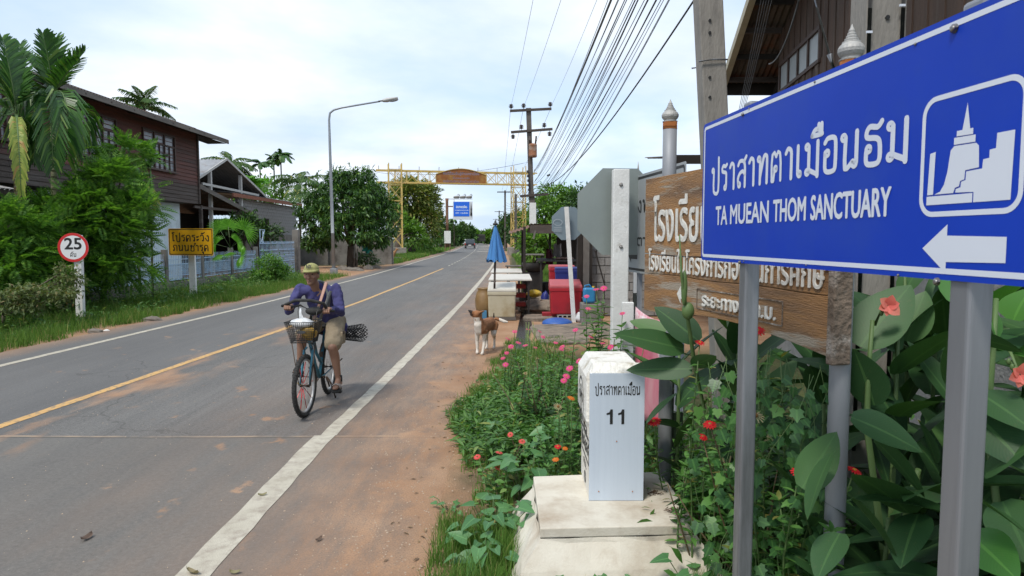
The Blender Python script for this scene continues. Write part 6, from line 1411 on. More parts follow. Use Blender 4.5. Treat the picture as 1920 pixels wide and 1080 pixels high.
# towel / strap over the shoulder
mb = MB(); pts = [neck+V3((-.085,.0,-.01)), neck+V3((0,.075,.035)), neck+V3((.085,.02,.01)), chest+V3((.135,-.125,.02)), chest+V3((.13,-.17,-.12))]
mb.tube(pts, [.03,.032,.034,.032,.028], 8, flat=[(1.3,.5)]*5); mb.build('grey_shoulder_strap', GREYC, pe)
for a_, nm in ((anL,1),(anR,0)):
    t0 = a_+V3((0,-.07,-.108)); mb = MB(); mb.prism([(math.cos(2*math.pi*k/16)*.048*(1.1 if math.sin(2*math.pi*k/16) < 0 else .95), math.sin(2*math.pi*k/16)*.14) for k in range(16)], t0+Z*.0, (1,0,0), (0,1,.0), .022); sd_ = mb.build('sandal', RUBS, pe, bevel=.004)
    mb = MB(); 
    for yy in (-.085,-.045): pts = [a_+V3((-.050,yy-.02,-.10)), a_+V3((-.035,yy-.02,-.06)), a_+V3((0,yy-.02,-.045)), a_+V3((.035,yy-.02,-.06)), a_+V3((.050,yy-.02,-.10))]; mb.tube(pts, .016, 6, flat=[(1,.45)]*5)
    mb.build('strap', STRP if nm else RUBS, sd_)
    mb = MB(); mb.tube([a_+V3((0,.008,.03)), a_+V3((0,.0,-.04))], [.042,.046], 12); mb.build('ankle_wrap', RUBS, pe)
# carried stuff
t = tag(MB().tube([P(612,530,7.36), P(589,600,7.22)], [.019,.018], 10).build('wooden_handle', mat('pink_worn_wood', (.42,.25,.20), (.34,.20,.15), rough=.8, stretch=(1,1,.2))), 'pinkish wooden tool handle held upright against the handlebar', 'tool handle')
t = tag(MB().tube([P(620,546,7.42), P(598,604,7.28)], [.017,.017], 10).build('grey_handle', mat('grey_stick', (.20,.19,.17), (.15,.14,.12), rough=.8)), 'greyer tool handle crossing just behind the pinkish one', 'tool handle')
MESHM = mat('black_plastic_net', (.018,.018,.018), rough=.5); mb = MB(); c0, c1 = P(636,625,8.25), P(678,624,8.05); dx_ = (c1-c0); L_ = dx_.length; x_, y_, z_ = frame_of(dx_)
for i in range(15):
    for s in (-1,1):
        pts = []
        for k in range(13): a = s*(2*math.pi*k/12*.55)+2*math.pi*i/15; r_ = .072+.034*k/12; q = c0+z_*(L_*k/12); pts.append(q+x_*r_*math.cos(a)+y_*r_*math.sin(a))
        mb.tube(pts, .0042, 4, caps=False)
for i in range(10):
    for s in (-1,1):
        pts = []
        for k in range(9): a = s*(2*math.pi*k/8*.5)+2*math.pi*i/10; r_ = .04+.02*k/8; q = c0+z_*(L_*k/8); pts.append(q+x_*r_*math.cos(a)+y_*r_*math.sin(a))
        mb.tube(pts, .004, 4, caps=False)
tag(mb.build('rolled_plastic_net', MESHM), 'roll of black plastic net sticking out behind the cyclist', 'net roll')
# --- bicycle
bk = thing('bicycle', 'worn teal bicycle with wire basket and red spoked front wheel', 'bicycle', (-2.17,7.5,0))
WR = .325; fw = V3((-2.15,6.99,WR)); rw_ = V3((-2.19,8.06,WR))
def wheel(c, steer, front):
    ax_ = V3((math.cos(steer), math.sin(steer), 0)); fy_ = V3((-math.sin(steer), math.cos(steer), 0)); n = 40
    def rp(r, k, off=0): a = 2*math.pi*k/n; return c + fy_*r*math.cos(a) + Z*r*math.sin(a) + ax_*off
    def torus(r, tr_, name, m, par, sx=1.0):
        V = []; q = 10
        for k in range(n):
            for j in range(q): b = 2*math.pi*j/q; V.append(rp(r+tr_*math.cos(b), k, tr_*sx*math.sin(b)))
        mb = MB(); mb.add(V, [(k*q+j,((k+1)%n)*q+j,((k+1)%n)*q+(j+1)%q,k*q+(j+1)%q) for k in range(n) for j in range(q)], smooth=True); return mb.build(name, m, par)
    w_ = torus(WR-.024, .024, 'wheel', RUBS, bk)
    mb = MB()
    for k in range(n*2): a = 2*math.pi*k/(n*2); q = c + fy_*(WR-.001)*math.cos(a) + Z*(WR-.001)*math.sin(a); s = 1 if k % 2 else -1; mb.beam(q-ax_*.004*s, q+ax_*.018*s, .010,.006)
    mb.build('tread', RUBS, w_)
    torus(WR-.052, .012, 'rim', RIMM, w_, 1.3)
    mb = MB(); mb.tube([c-ax_*.05, c+ax_*.05], .018, 10); mb.build('hub', RUSTM, w_)
    mb = MB(); mr = MB(); my = MB()
    for k in range(18):
        a = 2*math.pi*k/18; q = c + fy_*(WR-.055)*math.cos(a)+Z*(WR-.055)*math.sin(a); h0 = c+ax_*(.025 if k % 2 else -.025)
        mb.tube([h0,q], .0014, 4)
        if front and k % 2 == 0: (my if k == 8 else mr).tube([h0.lerp(q,.12), h0.lerp(q,.92)], .0045, 6)
    mb.build('spokes', RIMM, w_)
    if front: mr.build('red_sleeves', REDS, w_); my.build('yellow_sleeve', YELS, w_)
    return ax_
axf = wheel(fw, -.05, True); axr = wheel(rw_, .03, False)
headb, headt = V3((-2.155,7.20,.76)), V3((-2.155,7.27,.97)); crown = V3((-2.152,7.17,.70)); bb = V3((-2.175,7.62,.29)); seat = V3((-2.185,7.92,.80))
mb = MB(); mb.tube([headb,headt], .024, 12); mb.tube([headb+Z*.02, V3((-2.165,7.42,.47)), bb], .021, 10); mb.tube([headt-Z*.07, V3((-2.17,7.50,.58)), V3((-2.18,7.74,.42))], .018, 10); mb.tube([bb, seat], .018, 10)
for s in (-1,1): mb.tube([bb+V3((s*.03,0,0)), rw_+V3((s*.055,0,0))], .010, 8); mb.tube([seat+V3((s*.015,.0,-.08)), rw_+V3((s*.055,0,.01))], .009, 8)
mb.build('frame', FRAMEB, bk)
mb = MB()
for s in (-1,1): mb.tube([crown+V3((s*.02,0,.0)), crown+V3((s*.045,-.02,-.03)), fw+V3((s*.045,.06,.16)), fw+V3((s*.05,0,0))], [.014,.014,.012,.009], 8)
mb.build('fork', FRAMEB, bk)
mb = MB(); mb.tube([headt, headt+V3((0,.02,.10))], .013, 10); b0 = headt+V3((0,.0,.11)); mb.tube([b0, b0+V3((-.10,-.03,.06)), V3((-2.30,7.22,1.13)), wrR+V3((-.00,-.09,-.005)), wrR+V3((-.06,.0,-.01))], .0125, 10); mb.tube([b0, b0+V3((.09,-.03,.04)), V3((-2.04,7.23,1.08)), wrL+V3((0,-.09,-.01)), wrL+V3((.05,.02,-.02))], .0125, 10); mb.build('handlebar', RUBS, bk)
mb = MB(); pts = [wrR+V3((-.09,.0,.0)), wrR+V3((-.03,-.09,.02)), V3((-2.28,7.17,1.20)), V3((-2.12,7.15,1.20)), V3((-2.0,7.22,1.16)), wrL+V3((.0,-.085,.01))]; mb.tube(pts, .0175, 10); mb.build('upper_bar', RUBS, bk)
mb = MB(); mb.ell(b0+V3((.05,-.06,.0)), (.09,.05,.045)); mb.build('lamp_bag', RUBS, bk)
for s in (-1,1): mb = MB(); mb.tube([b0+V3((s*.12,-.02,.05)), b0+V3((s*.10,-.12,.0)), headb+V3((s*.06,-.08,.02)), fw+V3((s*.03,.16,.30))], .004, 6); mb.build('brake_cable', BLACK, bk)
mb = MB(); mb.ell(seat+V3((0,.02,.04)), (.085,.13,.035)); mb.tube([seat, seat+Z*.03], .013, 8); mb.build('saddle', RUBS, bk)
mb = MB(); mb.tube([bb-axr*.06, bb+axr*.06], .02, 10); mb.tube([bb+V3((.075,0,0)), bb+V3((.085,.10,-.13))], .010, 8); mb.tube([bb+V3((-.075,0,0)), bb+V3((-.085,-.10,.13))], .010, 8)
n = 28; ring_ = []
for k in range(n): a = 2*math.pi*k/n; a2 = 2*math.pi*(k+1)/n; mb.beam(bb+V3((-.05,.085*math.cos(a),.085*math.sin(a))), bb+V3((-.05,.085*math.cos(a2),.085*math.sin(a2))), .014,.006)
mb.build('crank', RUSTM, bk)
plL = anL+V3((0,-.06,-.145)); plR = anR+V3((0,-.06,-.145)); 
for q, b_ in ((plL, bb+V3((.085,.0,-.0))),(plR, bb+V3((-.085,-.02,.0)))):
    mb = MB(); mb.box(q, (.10,.07,.022)); mb.build('pedal', RUBS, bk, bevel=.004); mb = MB(); mb.tube([b_, q], .009, 8); mb.build('crank_arm', RUSTM, bk)
mb = MB(); 
for s in (0,): mb.tube([bb+V3((-.05,0,.085)), rw_+V3((-.05,0,.035))], .005, 6); mb.tube([bb+V3((-.05,0,-.085)), rw_+V3((-.05,0,-.035))], .005, 6)
mb.build('chain', RUSTM, bk)
def arcp(c, r, a0, a1, n=10): return [c+V3((0,r*math.cos(R(a0+(a1-a0)*k/n)), r*math.sin(R(a0+(a1-a0)*k/n)))) for k in range(n+1)]
mb = MB(); mb.tube(arcp(rw_, WR+.035, 20, 160), .028, 8, flat=[(1,.35)]*11); mb.build('rear_mudguard', RUSTM, bk)
mb = MB(); 
for s in (-1,1): mb.tube([rw_+V3((s*.07,0,0)), rw_+V3((s*.075,.12,.40)), rw_+V3((s*.075,-.20,.41))], .006, 6)
mb.box(rw_+V3((0,-.0,.42)), (.16,.36,.012)); mb.build('rear_rack', RUSTM, bk)
mb = MB(); mb.tube([bb+V3((.08,.1,-.05)), V3((-2.03,7.75,.02))], .010, 8); mb.tube([rw_+V3((.06,0,0)), rw_+V3((.17,-.02,.10))], .008, 6); mb.build('kickstand', RUSTM, bk)
mb = MB(); mb.tube([fw+V3((-.06,0,0)), V3((-2.27,6.98,.77))], .005, 6); mb.tube([fw+V3((.06,0,0)), V3((-2.03,6.98,.77))], .005, 6); mb.build('basket_stay', RUSTM, bk)
# basket of wire mesh
mb = MB(); bt, bb_ = 1.0, .785; tx0, tx1, ty0, ty1 = -2.305,-1.995,6.86,7.12; bx0, bx1, by0, by1 = -2.262,-2.038,6.92,7.10
def lerp2(k): return (tx0+(bx0-tx0)*k, tx1+(bx1-tx1)*k, ty0+(by0-ty0)*k, ty1+(by1-ty1)*k, bt+(bb_-bt)*k)
T4 = lambda k: [V3((a,b,lerp2(k)[4])) for a,b in ((lerp2(k)[0],lerp2(k)[2]),(lerp2(k)[1],lerp2(k)[2]),(lerp2(k)[1],lerp2(k)[3]),(lerp2(k)[0],lerp2(k)[3]))]
for k in [i/9 for i in range(10)]:
    q = T4(k)
    for i in range(4): mb.tube([q[i],q[(i+1)%4]], .006 if k in (0,1) else .0022, 4, caps=False)
tq, bq = T4(0), T4(1)
for i in range(4):
    for k in range(15): mb.tube([tq[i].lerp(tq[(i+1)%4],k/14), bq[i].lerp(bq[(i+1)%4],k/14)], .0022, 4, caps=False)
for k in range(8): mb.tube([bq[0].lerp(bq[1],k/7), bq[3].lerp(bq[2],k/7)], .0025, 4, caps=False)
mb.build('basket', BLKP, bk)
mb = MB(); mb.prism([(.045*math.cos(2*math.pi*k/20),.016*math.sin(2*math.pi*k/20)) for k in range(20)], (-2.14,6.880,.90), (1,0,0), (0,.25,.97), .004); mb.build('badge', BLACK, bk)
mb = rock((-2.16,6.99,.975),(.115,.09,.055),91,16,10); mb.sm = [True]*len(mb.sm); tag(mb.build('white_carrier_bag', WBAG), 'crumpled white plastic bag in the bicycle basket', 'bag')
mb = MB(); mb.tube([(-2.17,7.0,1.0),(-2.19,7.03,1.07),(-2.20,7.07,1.12)], [.030,.013,.010], 8); tag(mb.build('bag_handles', WBAG), 'twisted white handle of the bag rising from the bicycle basket', 'bag handle')
mb = rock((-2.09,6.97,.88),(.085,.08,.07),93,14,9); mb.sm = [True]*len(mb.sm); tag(mb.build('orange_bundle', mat('ochre_bundle', (.36,.22,.03), (.24,.14,.03), rough=.5)), 'ochre bundle at the bottom of the bicycle basket', 'bundle')
# --- dog howling by the road
DW, DB, DN = mat('white_dog_fur', (.66,.61,.55), (.55,.49,.42), scale=22, rough=.95, bump=.3), mat('ginger_dog_fur', (.33,.15,.065), (.22,.09,.04), scale=18, rough=.95, bump=.3), mat('dark_dog_muzzle', (.05,.035,.03), (.03,.022,.02), rough=.7)
g = G(903,664); DX, DY = g.x, g.y
dog = thing('dog', 'ginger and white dog standing at the roadside with raised muzzle', 'dog', (DX+.05,DY+.3,0))
def D(x, y, z): return V3((DX+x, DY+y, z))     # x to the right, y away from us, z up
mb = MB()
mb.capsule(D(.0,.08,.42), D(.13,.50,.435), .118,.098, 14, squash=(.86,1.1)); mb.capsule(D(.07,.3,.41), D(.14,.52,.44), .095,.095, squash=(.8,1))   # chest to belly and rump
mb.capsule(D(-.02,.02,.40), D(-.045,-.02,.47), .10,.078); mb.capsule(D(-.03,.02,.47), D(-.065,-.02,.60), .088,.070)   # neck
hd = D(-.075,-.03,.645); mb.ell(hd, (.070,.074,.066)); mz = hd+V3((-.105,-.045,.055)); mb.capsule(hd+V3((-.02,-.015,.0)), mz, .044,.024); mb.capsule(hd+V3((-.035,-.02,-.03)), hd+V3((-.095,-.05,.0)), .026,.014)
for s in (0,1): e = hd+V3((.045+.02*s,-.035+.075*s,.03)); mb.capsule(e, e+V3((.050,.015,.018)), .024,.008)
legs = [(D(-.065,.05,.36),D(-.075,.06,.21),D(-.07,.03,.045),D(-.07,-.02,.025)),(D(.05,.03,.36),D(.045,.05,.20),D(.02,-.05,.04),D(.01,-.10,.022))]
for a, b, c, d in legs: mb.capsule(a,b,.050,.031); mb.capsule(b,c,.030,.021); mb.capsule(c,d,.024,.026)
for s, ox, oy in ((-1,.065,.0),(1,.19,.04)):
    h_ = D(ox+.0,.50+oy,.40); kn = D(ox-.01,.40+oy,.27); hk = D(ox+.0,.56+oy,.165); ft = D(ox+.0,.52+oy,.035); mb.capsule(h_,kn,.075,.044); mb.capsule(kn,hk,.040,.023); mb.capsule(hk,ft,.021,.020); mb.capsule(ft,ft+V3((-.01,-.05,-.012)),.022,.024)
mb.tube([D(.14,.58,.47),D(.21,.62,.50),D(.29,.60,.48),D(.36,.57,.455),D(.42,.54,.45)], [.03,.028,.03,.03,.014], 10)
def paint(c):
    x, y, z = c.x-DX, c.y-DY, c.z
    if (c-mz).length < .045 or ((c-hd).x < -.075 and (c-hd).z < .03): return 2
    if x > .27: return 0
    if z > .55: return 1 if (x > -.10 or z > .66) and y > -.075 else (0 if z < .60 else 1)
    if y > .10 and z > .36: return 1
    if z > .33 and x > -.0 and y > -.08: return 1
    if y > .48 and x > .15 and z > .20: return 1
    return 0
organic(mb, 'body', [DW,DB,DN], dog, voxel=.0085, smooth=4, paint=paint)
mb = MB(); mb.ell(mz+V3((-.014,-.008,.012)), (.014,.014,.012)); mb.build('nose', BLACK, dog); mb = MB(); mb.ell(hd+V3((-.045,-.052,.022)), (.008,.008,.007)); mb.build('eye', EYE, dog)
mb = MB(); mb.capsule(hd+V3((-.06,-.05,-.005)), hd+V3((-.10,-.058,.022)), .010,.007, 6); mb.build('open_mouth', DN, dog)
# --- small tan dog far left
g = G(733,489); d2 = thing('dog', 'small tan dog standing far off on the left verge near the gantry', 'dog', g); mb = MB(); q = lambda x,y,z: g+V3((x,y,z))
mb.capsule(q(-.30,0,.62), q(.28,0,.66), .14,.16, squash=(.8,1)); mb.capsule(q(.34,0,.72), q(.45,0,.88), .10,.08); mb.ell(q(.50,0,.95), (.11,.08,.08)); mb.capsule(q(.55,0,.94), q(.68,0,.91), .05,.03); mb.capsule(q(.46,.03,1.0), q(.44,.05,1.1), .035,.01); mb.capsule(q(-.4,0,.68), q(-.55,0,.5), .035,.02)
for x_ in (.26,.32): mb.capsule(q(x_,(.08 if x_ > .3 else -.08),.6), q(x_,(.08 if x_ > .3 else -.08),.03), .065,.035)
for y_ in (-.08,.08): mb.capsule(q(-.33,y_,.6), q(-.25,y_,.40), .09,.05); mb.capsule(q(-.25,y_,.40), q(-.38,y_,.24), .05,.035); mb.capsule(q(-.38,y_,.24), q(-.35,y_,.03), .035,.035)
organic(mb, 'body', mat('tan_dog_fur', (.34,.18,.08), (.27,.13,.055), rough=.95), d2, voxel=.02, smooth=3)
random.seed(33)
# ================================================================== VEGETATION
def nrm_(a): return a/np.maximum(1e-9, np.linalg.norm(a, axis=1, keepdims=True))
def blade(L_=1, W_=.3, seg=3, fold=.18, droop=.25, shape='lance'):
    """leaf along +Y with its midrib folded; returns V, F, UV"""
    V = []; UV = []
    for i in range(seg+1):
        t = i/seg
        if shape == 'lance': w_ = math.sin(math.pi*min(1,t**.85*.97+.015))**.8
        elif shape == 'canna': w_ = math.sin(math.pi*(.03+.97*t)**.72)**.75 if t < 1 else 0
        elif shape == 'heart': w_ = (1-t)**.75*1.05 if t > .12 else .78
        else: w_ = 1-t
        w_ = w_*W_/2*L_; y = t*L_; z = -droop*L_*t*t
        if shape == 'heart' and i == 0: y = -.14*L_
        V += [(-w_, y, z+fold*w_*2), (0, t*L_, z), (w_, y, z+fold*w_*2)]; UV += [(0,t),(.5,t),(1,t)]
    F = []
    for i in range(seg): a = 3*i; F += [(a,a+1,a+4,a+3),(a+1,a+2,a+5,a+4)]
    return np.array(V), np.array(F), np.array(UV)
def diamond(W_=.35, droop=.1, fold=.1): return np.array([(0,0,0),(-W_/2,.45,-droop*.3+fold*W_),(0,1,-droop),(W_/2,.45,-droop*.3+fold*W_)]), np.array([(0,3,2,1)]), np.array([(.5,0),(0,.5),(.5,1),(1,.5)])
def pinnate(n=8, wl=.42, ll=.34):
    V = []; F = []
    for i in range(n):
        t = .15+.85*i/(n-1); y = t; z = -.25*t*t; l = ll*math.sin(math.pi*(.25+.6*t))
        for s in (-1,1):
            b = len(V); dx, dy = s*.9*l, .42*l
            V += [(0,y,z),(dx*.5+.0,y+dy*.5+wl*l*.5,z+.01),(dx,y+dy,z-.05*l),(dx*.5,y+dy*.5-wl*l*.5,z+.01)]; F.append((b,b+1,b+2,b+3) if s < 0 else (b,b+3,b+2,b+1))
    return np.array(V), np.array(F), None
def swarm(name, tmpl, Pp, D_, Sz, mats, parent=None, up=None, stuff=False, smooth=False):
    """copies of a leaf at points Pp along directions D_ with sizes Sz, as one mesh"""
    tv, tf = tmpl[0], tmpl[1]; n = len(Pp); D_ = nrm_(D_); U = np.tile([0,0,1.], (n,1)) + RNG.normal(0,.35,(n,3)) if up is None else up
    Xx = nrm_(np.cross(D_, U)); Zz = np.cross(Xx, D_)
    S_ = np.asarray(Sz).reshape(-1,1,1) if np.ndim(Sz) else Sz
    V = (tv[None,:,0:1]*Xx[:,None,:] + tv[None,:,1:2]*D_[:,None,:] + tv[None,:,2:3]*Zz[:,None,:])*S_ + Pp[:,None,:]
    F = tf[None,:,:] + (np.arange(n)*len(tv))[:,None,None]
    uv = None if tmpl[2] is None else np.tile(tmpl[2], (n,1))
    return np_mesh(name, V.reshape(-1,3), F.reshape(-1,tf.shape[1]), mats, parent, uv=uv, stuff=stuff, smooth=smooth)
def unit(n): return nrm_(RNG.normal(0,1,(n,3)))
BARK = mat('grey_brown_bark', (.11,.085,.065), (.065,.05,.04), scale=6, rough=.95, bump=.6, bscale=20, stretch=(1,1,.3))
L_MANGO = leafm('mango_leaves', (.016,.045,.012), (.050,.11,.022), (.14,.22,.04), rough=.42, trans=.18)
L_DARK = leafm('dark_tree_leaves', (.012,.032,.010), (.040,.085,.020), (.07,.13,.025), rough=.55, trans=.2)
L_BRIGHT = leafm('bright_tree_leaves', (.030,.075,.012), (.10,.19,.028), (.15,.25,.04), rough=.55, trans=.3)
L_YELL = leafm('yellowing_tree_leaves', (.028,.055,.012), (.13,.15,.03), (.22,.16,.05), rough=.6, trans=.25)
L_BUSH = leafm('feathery_shrub_leaves', (.030,.085,.014), (.088,.18,.026), (.15,.25,.04), rough=.5, trans=.32)
L_FAR = leafm('distant_tree_leaves', (.030,.055,.018), (.055,.10,.028), (.09,.14,.04), rough=.7, trans=.2)
L_PALM = leafm('palm_leaflets', (.012,.042,.010), (.038,.10,.016), (.10,.16,.03), rough=.4, trans=.22)
L_PALMY = leafm('yellow_palm_leaflets', (.12,.17,.03), (.22,.24,.05), (.26,.16,.05), rough=.5, trans=.3)
L_PALMB = leafm('fresh_palm_leaflets', (.06,.17,.018), (.10,.24,.03), rough=.4, trans=.35)
L_COCO = leafm('coconut_leaflets', (.02,.045,.014), (.045,.08,.022), (.12,.13,.04), rough=.75, spec=.15, trans=.15)
L_ZIN = leafm('zinnia_leaves', (.035,.095,.020), (.070,.16,.035), (.16,.15,.04), rough=.55, trans=.25)
L_WEED = leafm('weed_leaves', (.022,.062,.014), (.070,.15,.030), (.16,.19,.05), rough=.5, trans=.25)
L_BROAD = leafm('broad_weed_leaves', (.035,.10,.035), (.065,.155,.055), rough=.45, trans=.22, veins=6)
L_CANNA = leafm('canna_leaves', (.012,.038,.012), (.027,.068,.020), (.050,.10,.028), rough=.5, trans=.12, spec=.35, veins=22)
L_CANNAB = leafm('bright_canna_leaves', (.035,.11,.020), (.05,.14,.025), rough=.36, trans=.25, veins=22)
L_IVY = leafm('ivy_gourd_leaves', (.014,.050,.014), (.032,.088,.022), (.07,.15,.035), rough=.4, trans=.2, veins=5)
STEM = mat('green_stem', (.07,.13,.035), (.10,.16,.05), scale=10, rough=.6); STEMR = mat('reddish_stem', (.10,.07,.035), (.14,.10,.05), scale=10, rough=.7)
def crown(blobs, n, K, size, tmpl, m, parent, hang=.3, clump=.24, nclump=26, name='crown', fill=.25):
    """blobs: (centre, radii); leaves gather in clumps over each blob's surface with gaps between"""
    tot = sum(r[0]*r[1]+r[1]*r[2] for c, r in blobs); Pp = []; Dd = []
    for c, r in blobs:
        k = max(20, int(n*(r[0]*r[1]+r[1]*r[2])/tot)); nc = nclump; r = np.array(r, dtype=float); c = np.array(c, dtype=float)
        cc = unit(nc); cc[:,2] = np.where(cc[:,2] < -.5, -cc[:,2], cc[:,2]); rad = RNG.uniform(.55,1.0,(nc,1)); cl = cc*rad
        idx = RNG.integers(0,nc,k); q = cl[idx] + RNG.normal(0,clump,(k,3))*RNG.uniform(.4,1,(k,1))
        isf = RNG.random(k) < fill; q[isf] = unit(isf.sum())*RNG.uniform(.3,.95,(isf.sum(),1))
        p = c + q*r; keep = p[:,2] > .05; p = p[keep]; q = q[keep]; Pp.append(p); Dd.append(nrm_(q*r/np.max(r)) + RNG.normal(0,.45,(len(p),3)))
    Pp, Dd = np.concatenate(Pp), np.concatenate(Dd); Dd[:,2] -= hang
    if K > 1:
        n0 = len(Pp); ax_ = nrm_(Dd); Pp = np.repeat(Pp, K, 0); Dd = np.repeat(ax_, K, 0)*.55 + RNG.normal(0,.75,(n0*K,3)); Dd[:,2] -= hang*.6
    return swarm(name, tmpl, Pp, Dd, RNG.uniform(.65,1.15,len(Pp))*size, m, parent)
def limbs(base, tips, r0, parent, m=None, r1=.03, name='trunk', fork=.35):
    mb = MB(); base = Vector(base); top_ = sum((Vector(t) for t in tips), Vector())/len(tips); f = base.lerp(top_, fork); f.x = base.x*.6+f.x*.4; f.y = base.y*.6+f.y*.4
    mb.tube([base-Z*.1, base.lerp(f,.5)+Vector((random.uniform(-.05,.05),0,0)), f], [r0*1.25,r0,r0*.85], 9)
    for t in tips:
        t = Vector(t); mid = f.lerp(t,.5)+Vector((random.uniform(-.1,.1),random.uniform(-.1,.1),.12))*(t-f).length*.5; mb.tube([f,mid,t], [r0*.55,r0*.35,r1], 6)
    return mb.build(name, m or BARK, parent)
def tree(label, base, blobs, n, size, m, K=1, name='tree', group=None, tmpl=None, r0=.15, cat='tree', hang=.3, clump=.24, nclump=26, bark=None, fill=.25):
    t = thing(name, label, cat, base, group); crown(blobs, n, K, size, tmpl or diamond(.42,.15), m, t, hang, clump, nclump, fill=fill)
    tips = []
    for c, r in blobs[:5]: tips += [Vector(c)+Vector((random.uniform(-.4,.4)*r[0],random.uniform(-.4,.4)*r[1],random.uniform(0,.5)*r[2])) for _ in range(2)]
    limbs(base, tips, r0, t, bark); return t
def pb(px, py, Y, rx, ry, rd=None):
    """crown blob seen at a picture point with radii given in picture pixels"""
    k = Y/FPX; return (P(px,py,Y), (rx*k, (rd or rx)*k, ry*k))
NARROW = diamond(.26,.35,.12)
# --- mango tree behind the lamp post, and the trees round it
g = G(660,503); Y_ = g.y
tree('big round dark mango tree spreading behind the street lamp', g, [pb(655,385,Y_,68,60),pb(600,420,Y_-.4,45,48),pb(708,415,Y_+.4,45,48),pb(650,430,Y_-1.6,62,36,45),pb(660,350,Y_+.5,52,34),pb(596,390,Y_,32,34),pb(706,380,Y_+1,30,34),pb(700,452,Y_+.5,30,16),pb(588,452,Y_,34,22)], 3300, .34, L_MANGO, K=7, name='mango_tree', tmpl=NARROW, r0=.28, hang=.55, clump=.16, nclump=34)
def yg(py): return G(900,py).y
tree('tall tree with yellowing leaves right of the left gantry tower', (P(772,470,84)), [pb(768,380,84,46,40),pb(790,420,84,40,44),pb(812,400,90,20,36),pb(760,352,86,30,20),pb(800,372,86,28,26)], 11000, .55, L_YELL, name='tree', r0=.4, tmpl=diamond(.36,.2), K=1, clump=.2, nclump=46)
tree('bushy bright green tree filling the left gantry tower', (P(745,470,76)), [pb(752,430,80,26,36),pb(775,445,79,28,28),pb(742,400,82,22,30)], 3200, .50, L_BRIGHT, name='tree', r0=.3, clump=.18, nclump=36)
tree('low bright bush at the roadside beside the notice board', (P(808,468,92)), [pb(806,452,92,22,18),pb(785,460,88,24,12)], 1400, .45, L_BRIGHT, name='bush', r0=.15, cat='bush')
tree('dark tree between mango tree and left gantry tower', (P(705,470,62)), [pb(703,395,62,26,40),pb(700,430,60,24,34)], 2200, .42, L_DARK, name='tree', r0=.25, tmpl=NARROW)
# --- lines of trees along the far road
def far_tree(px, top, bot, Y, w_, m, label, group, n=900):
    h = (bot-top); base = P(px, bot, Y); base.z = 0
    return tree(label, base, [pb(px,top+h*.36,Y,w_*.5,h*.36),pb(px-w_*.22,top+h*.62,Y+1,w_*.36,h*.34),pb(px+w_*.24,top+h*.58,Y-1,w_*.36,h*.36)], n, .0062*Y+.05, m, name='tree', group=group, r0=.006*Y*.4, nclump=18)
LF_ = [(826,405,467,130,26,L_DARK,'dark tree just right of the white notice board'),(842,418,464,150,24,L_FAR,'pale green tree beneath the blue hanging sign'),(855,424,462,165,20,L_DARK,'dark tree under the right edge of the blue hanging sign'),(866,420,461,185,22,L_FAR,'greyish tree above the white car'),(877,424,459,205,22,L_DARK,'round dark tree right above the dark pickup'),(888,431,457,230,16,L_BRIGHT,'light tree left of the army truck'),(896,436,456,270,14,L_DARK,'tiny dark tree behind the army truck')]
for a in LF_: far_tree(a[0],a[1],a[2],a[3],a[4],a[5],a[6],'trees along the left side of the far road')
RF_ = [(909,438,456,260,16,L_FAR,'smallest pale tree right of the army truck'),(918,434,457,215,18,L_BRIGHT,'light tree left of the blue umbrella tip'),(937,422,458,150,26,L_FAR,'pale tree just right of the blue umbrella tip'),(948,405,462,120,26,L_DARK,'dark tree left of the right gantry tower'),(966,398,464,98,28,L_DARK,'dark tree seen through the right gantry tower'),(984,392,466,88,26,L_BRIGHT,'bright tree between gantry tower and transformer pole')]
for a in RF_: far_tree(a[0],a[1],a[2],a[3],a[4],a[5],a[6],'trees along the right side of the far road', n=1300)
tree('bright green tree behind the stall roof and the pole', (2.2,52,0), [pb(1042,375,52,38,30),pb(1020,400,50,30,36),pb(1068,392,52,34,36),pb(1040,420,50,44,34)], 5200, .36, L_BRIGHT, name='tree', r0=.3, nclump=40, clump=.18)
tree('dark tree behind the two octagonal signs', (4.4,46,0), [pb(1090,395,46,32,40),pb(1076,440,46,40,36)], 2600, .34, L_DARK, name='tree', r0=.25)
tree('leafy bush beyond the stall table, left of the black posts', (.9,31,0), [pb(1005,462,31,30,28),pb(1035,455,32,28,30)], 2400, .26, L_BRIGHT, name='bush', r0=.1, cat='bush', nclump=30)
tree('dim green bush at the foot of the right gantry tower', (1.2,60,0), [pb(983,448,60,20,20)], 900, .30, L_DARK, name='bush', r0=.1, cat='bush')
# behind the left buildings
tree('soft green tree behind the gabled shed', (-23,62,0), [pb(470,370,62,40,22),pb(505,360,64,34,24),pb(430,355,64,40,20)], 2200, .5, L_BRIGHT, name='tree', r0=.3)
tree('dark shrub growing inside the gate under the lean to roof', (-13.6,36.5,0), [pb(468,430,36.5,30,26),pb(500,440,37,26,22),pb(440,425,36,20,20)], 1900, .26, L_DARK, K=1, name='shrub', cat='shrub', r0=.08)
tree('small leafy shrub under the mango branches by the bench', (-9.9,46,0), [pb(690,488,45,22,12),pb(672,484,44,14,10)], 900, .2, L_DARK, name='shrub', cat='shrub', r0=.05)
tree('round bright shrub on the verge in front of the blue gate', (-9.5,27.5,0), [pb(505,502,27.5,28,26),pb(525,512,27.8,20,18),pb(490,520,27,26,16)], 2600, .11, L_BUSH, K=2, name='shrub', cat='shrub', r0=.05, nclump=40)
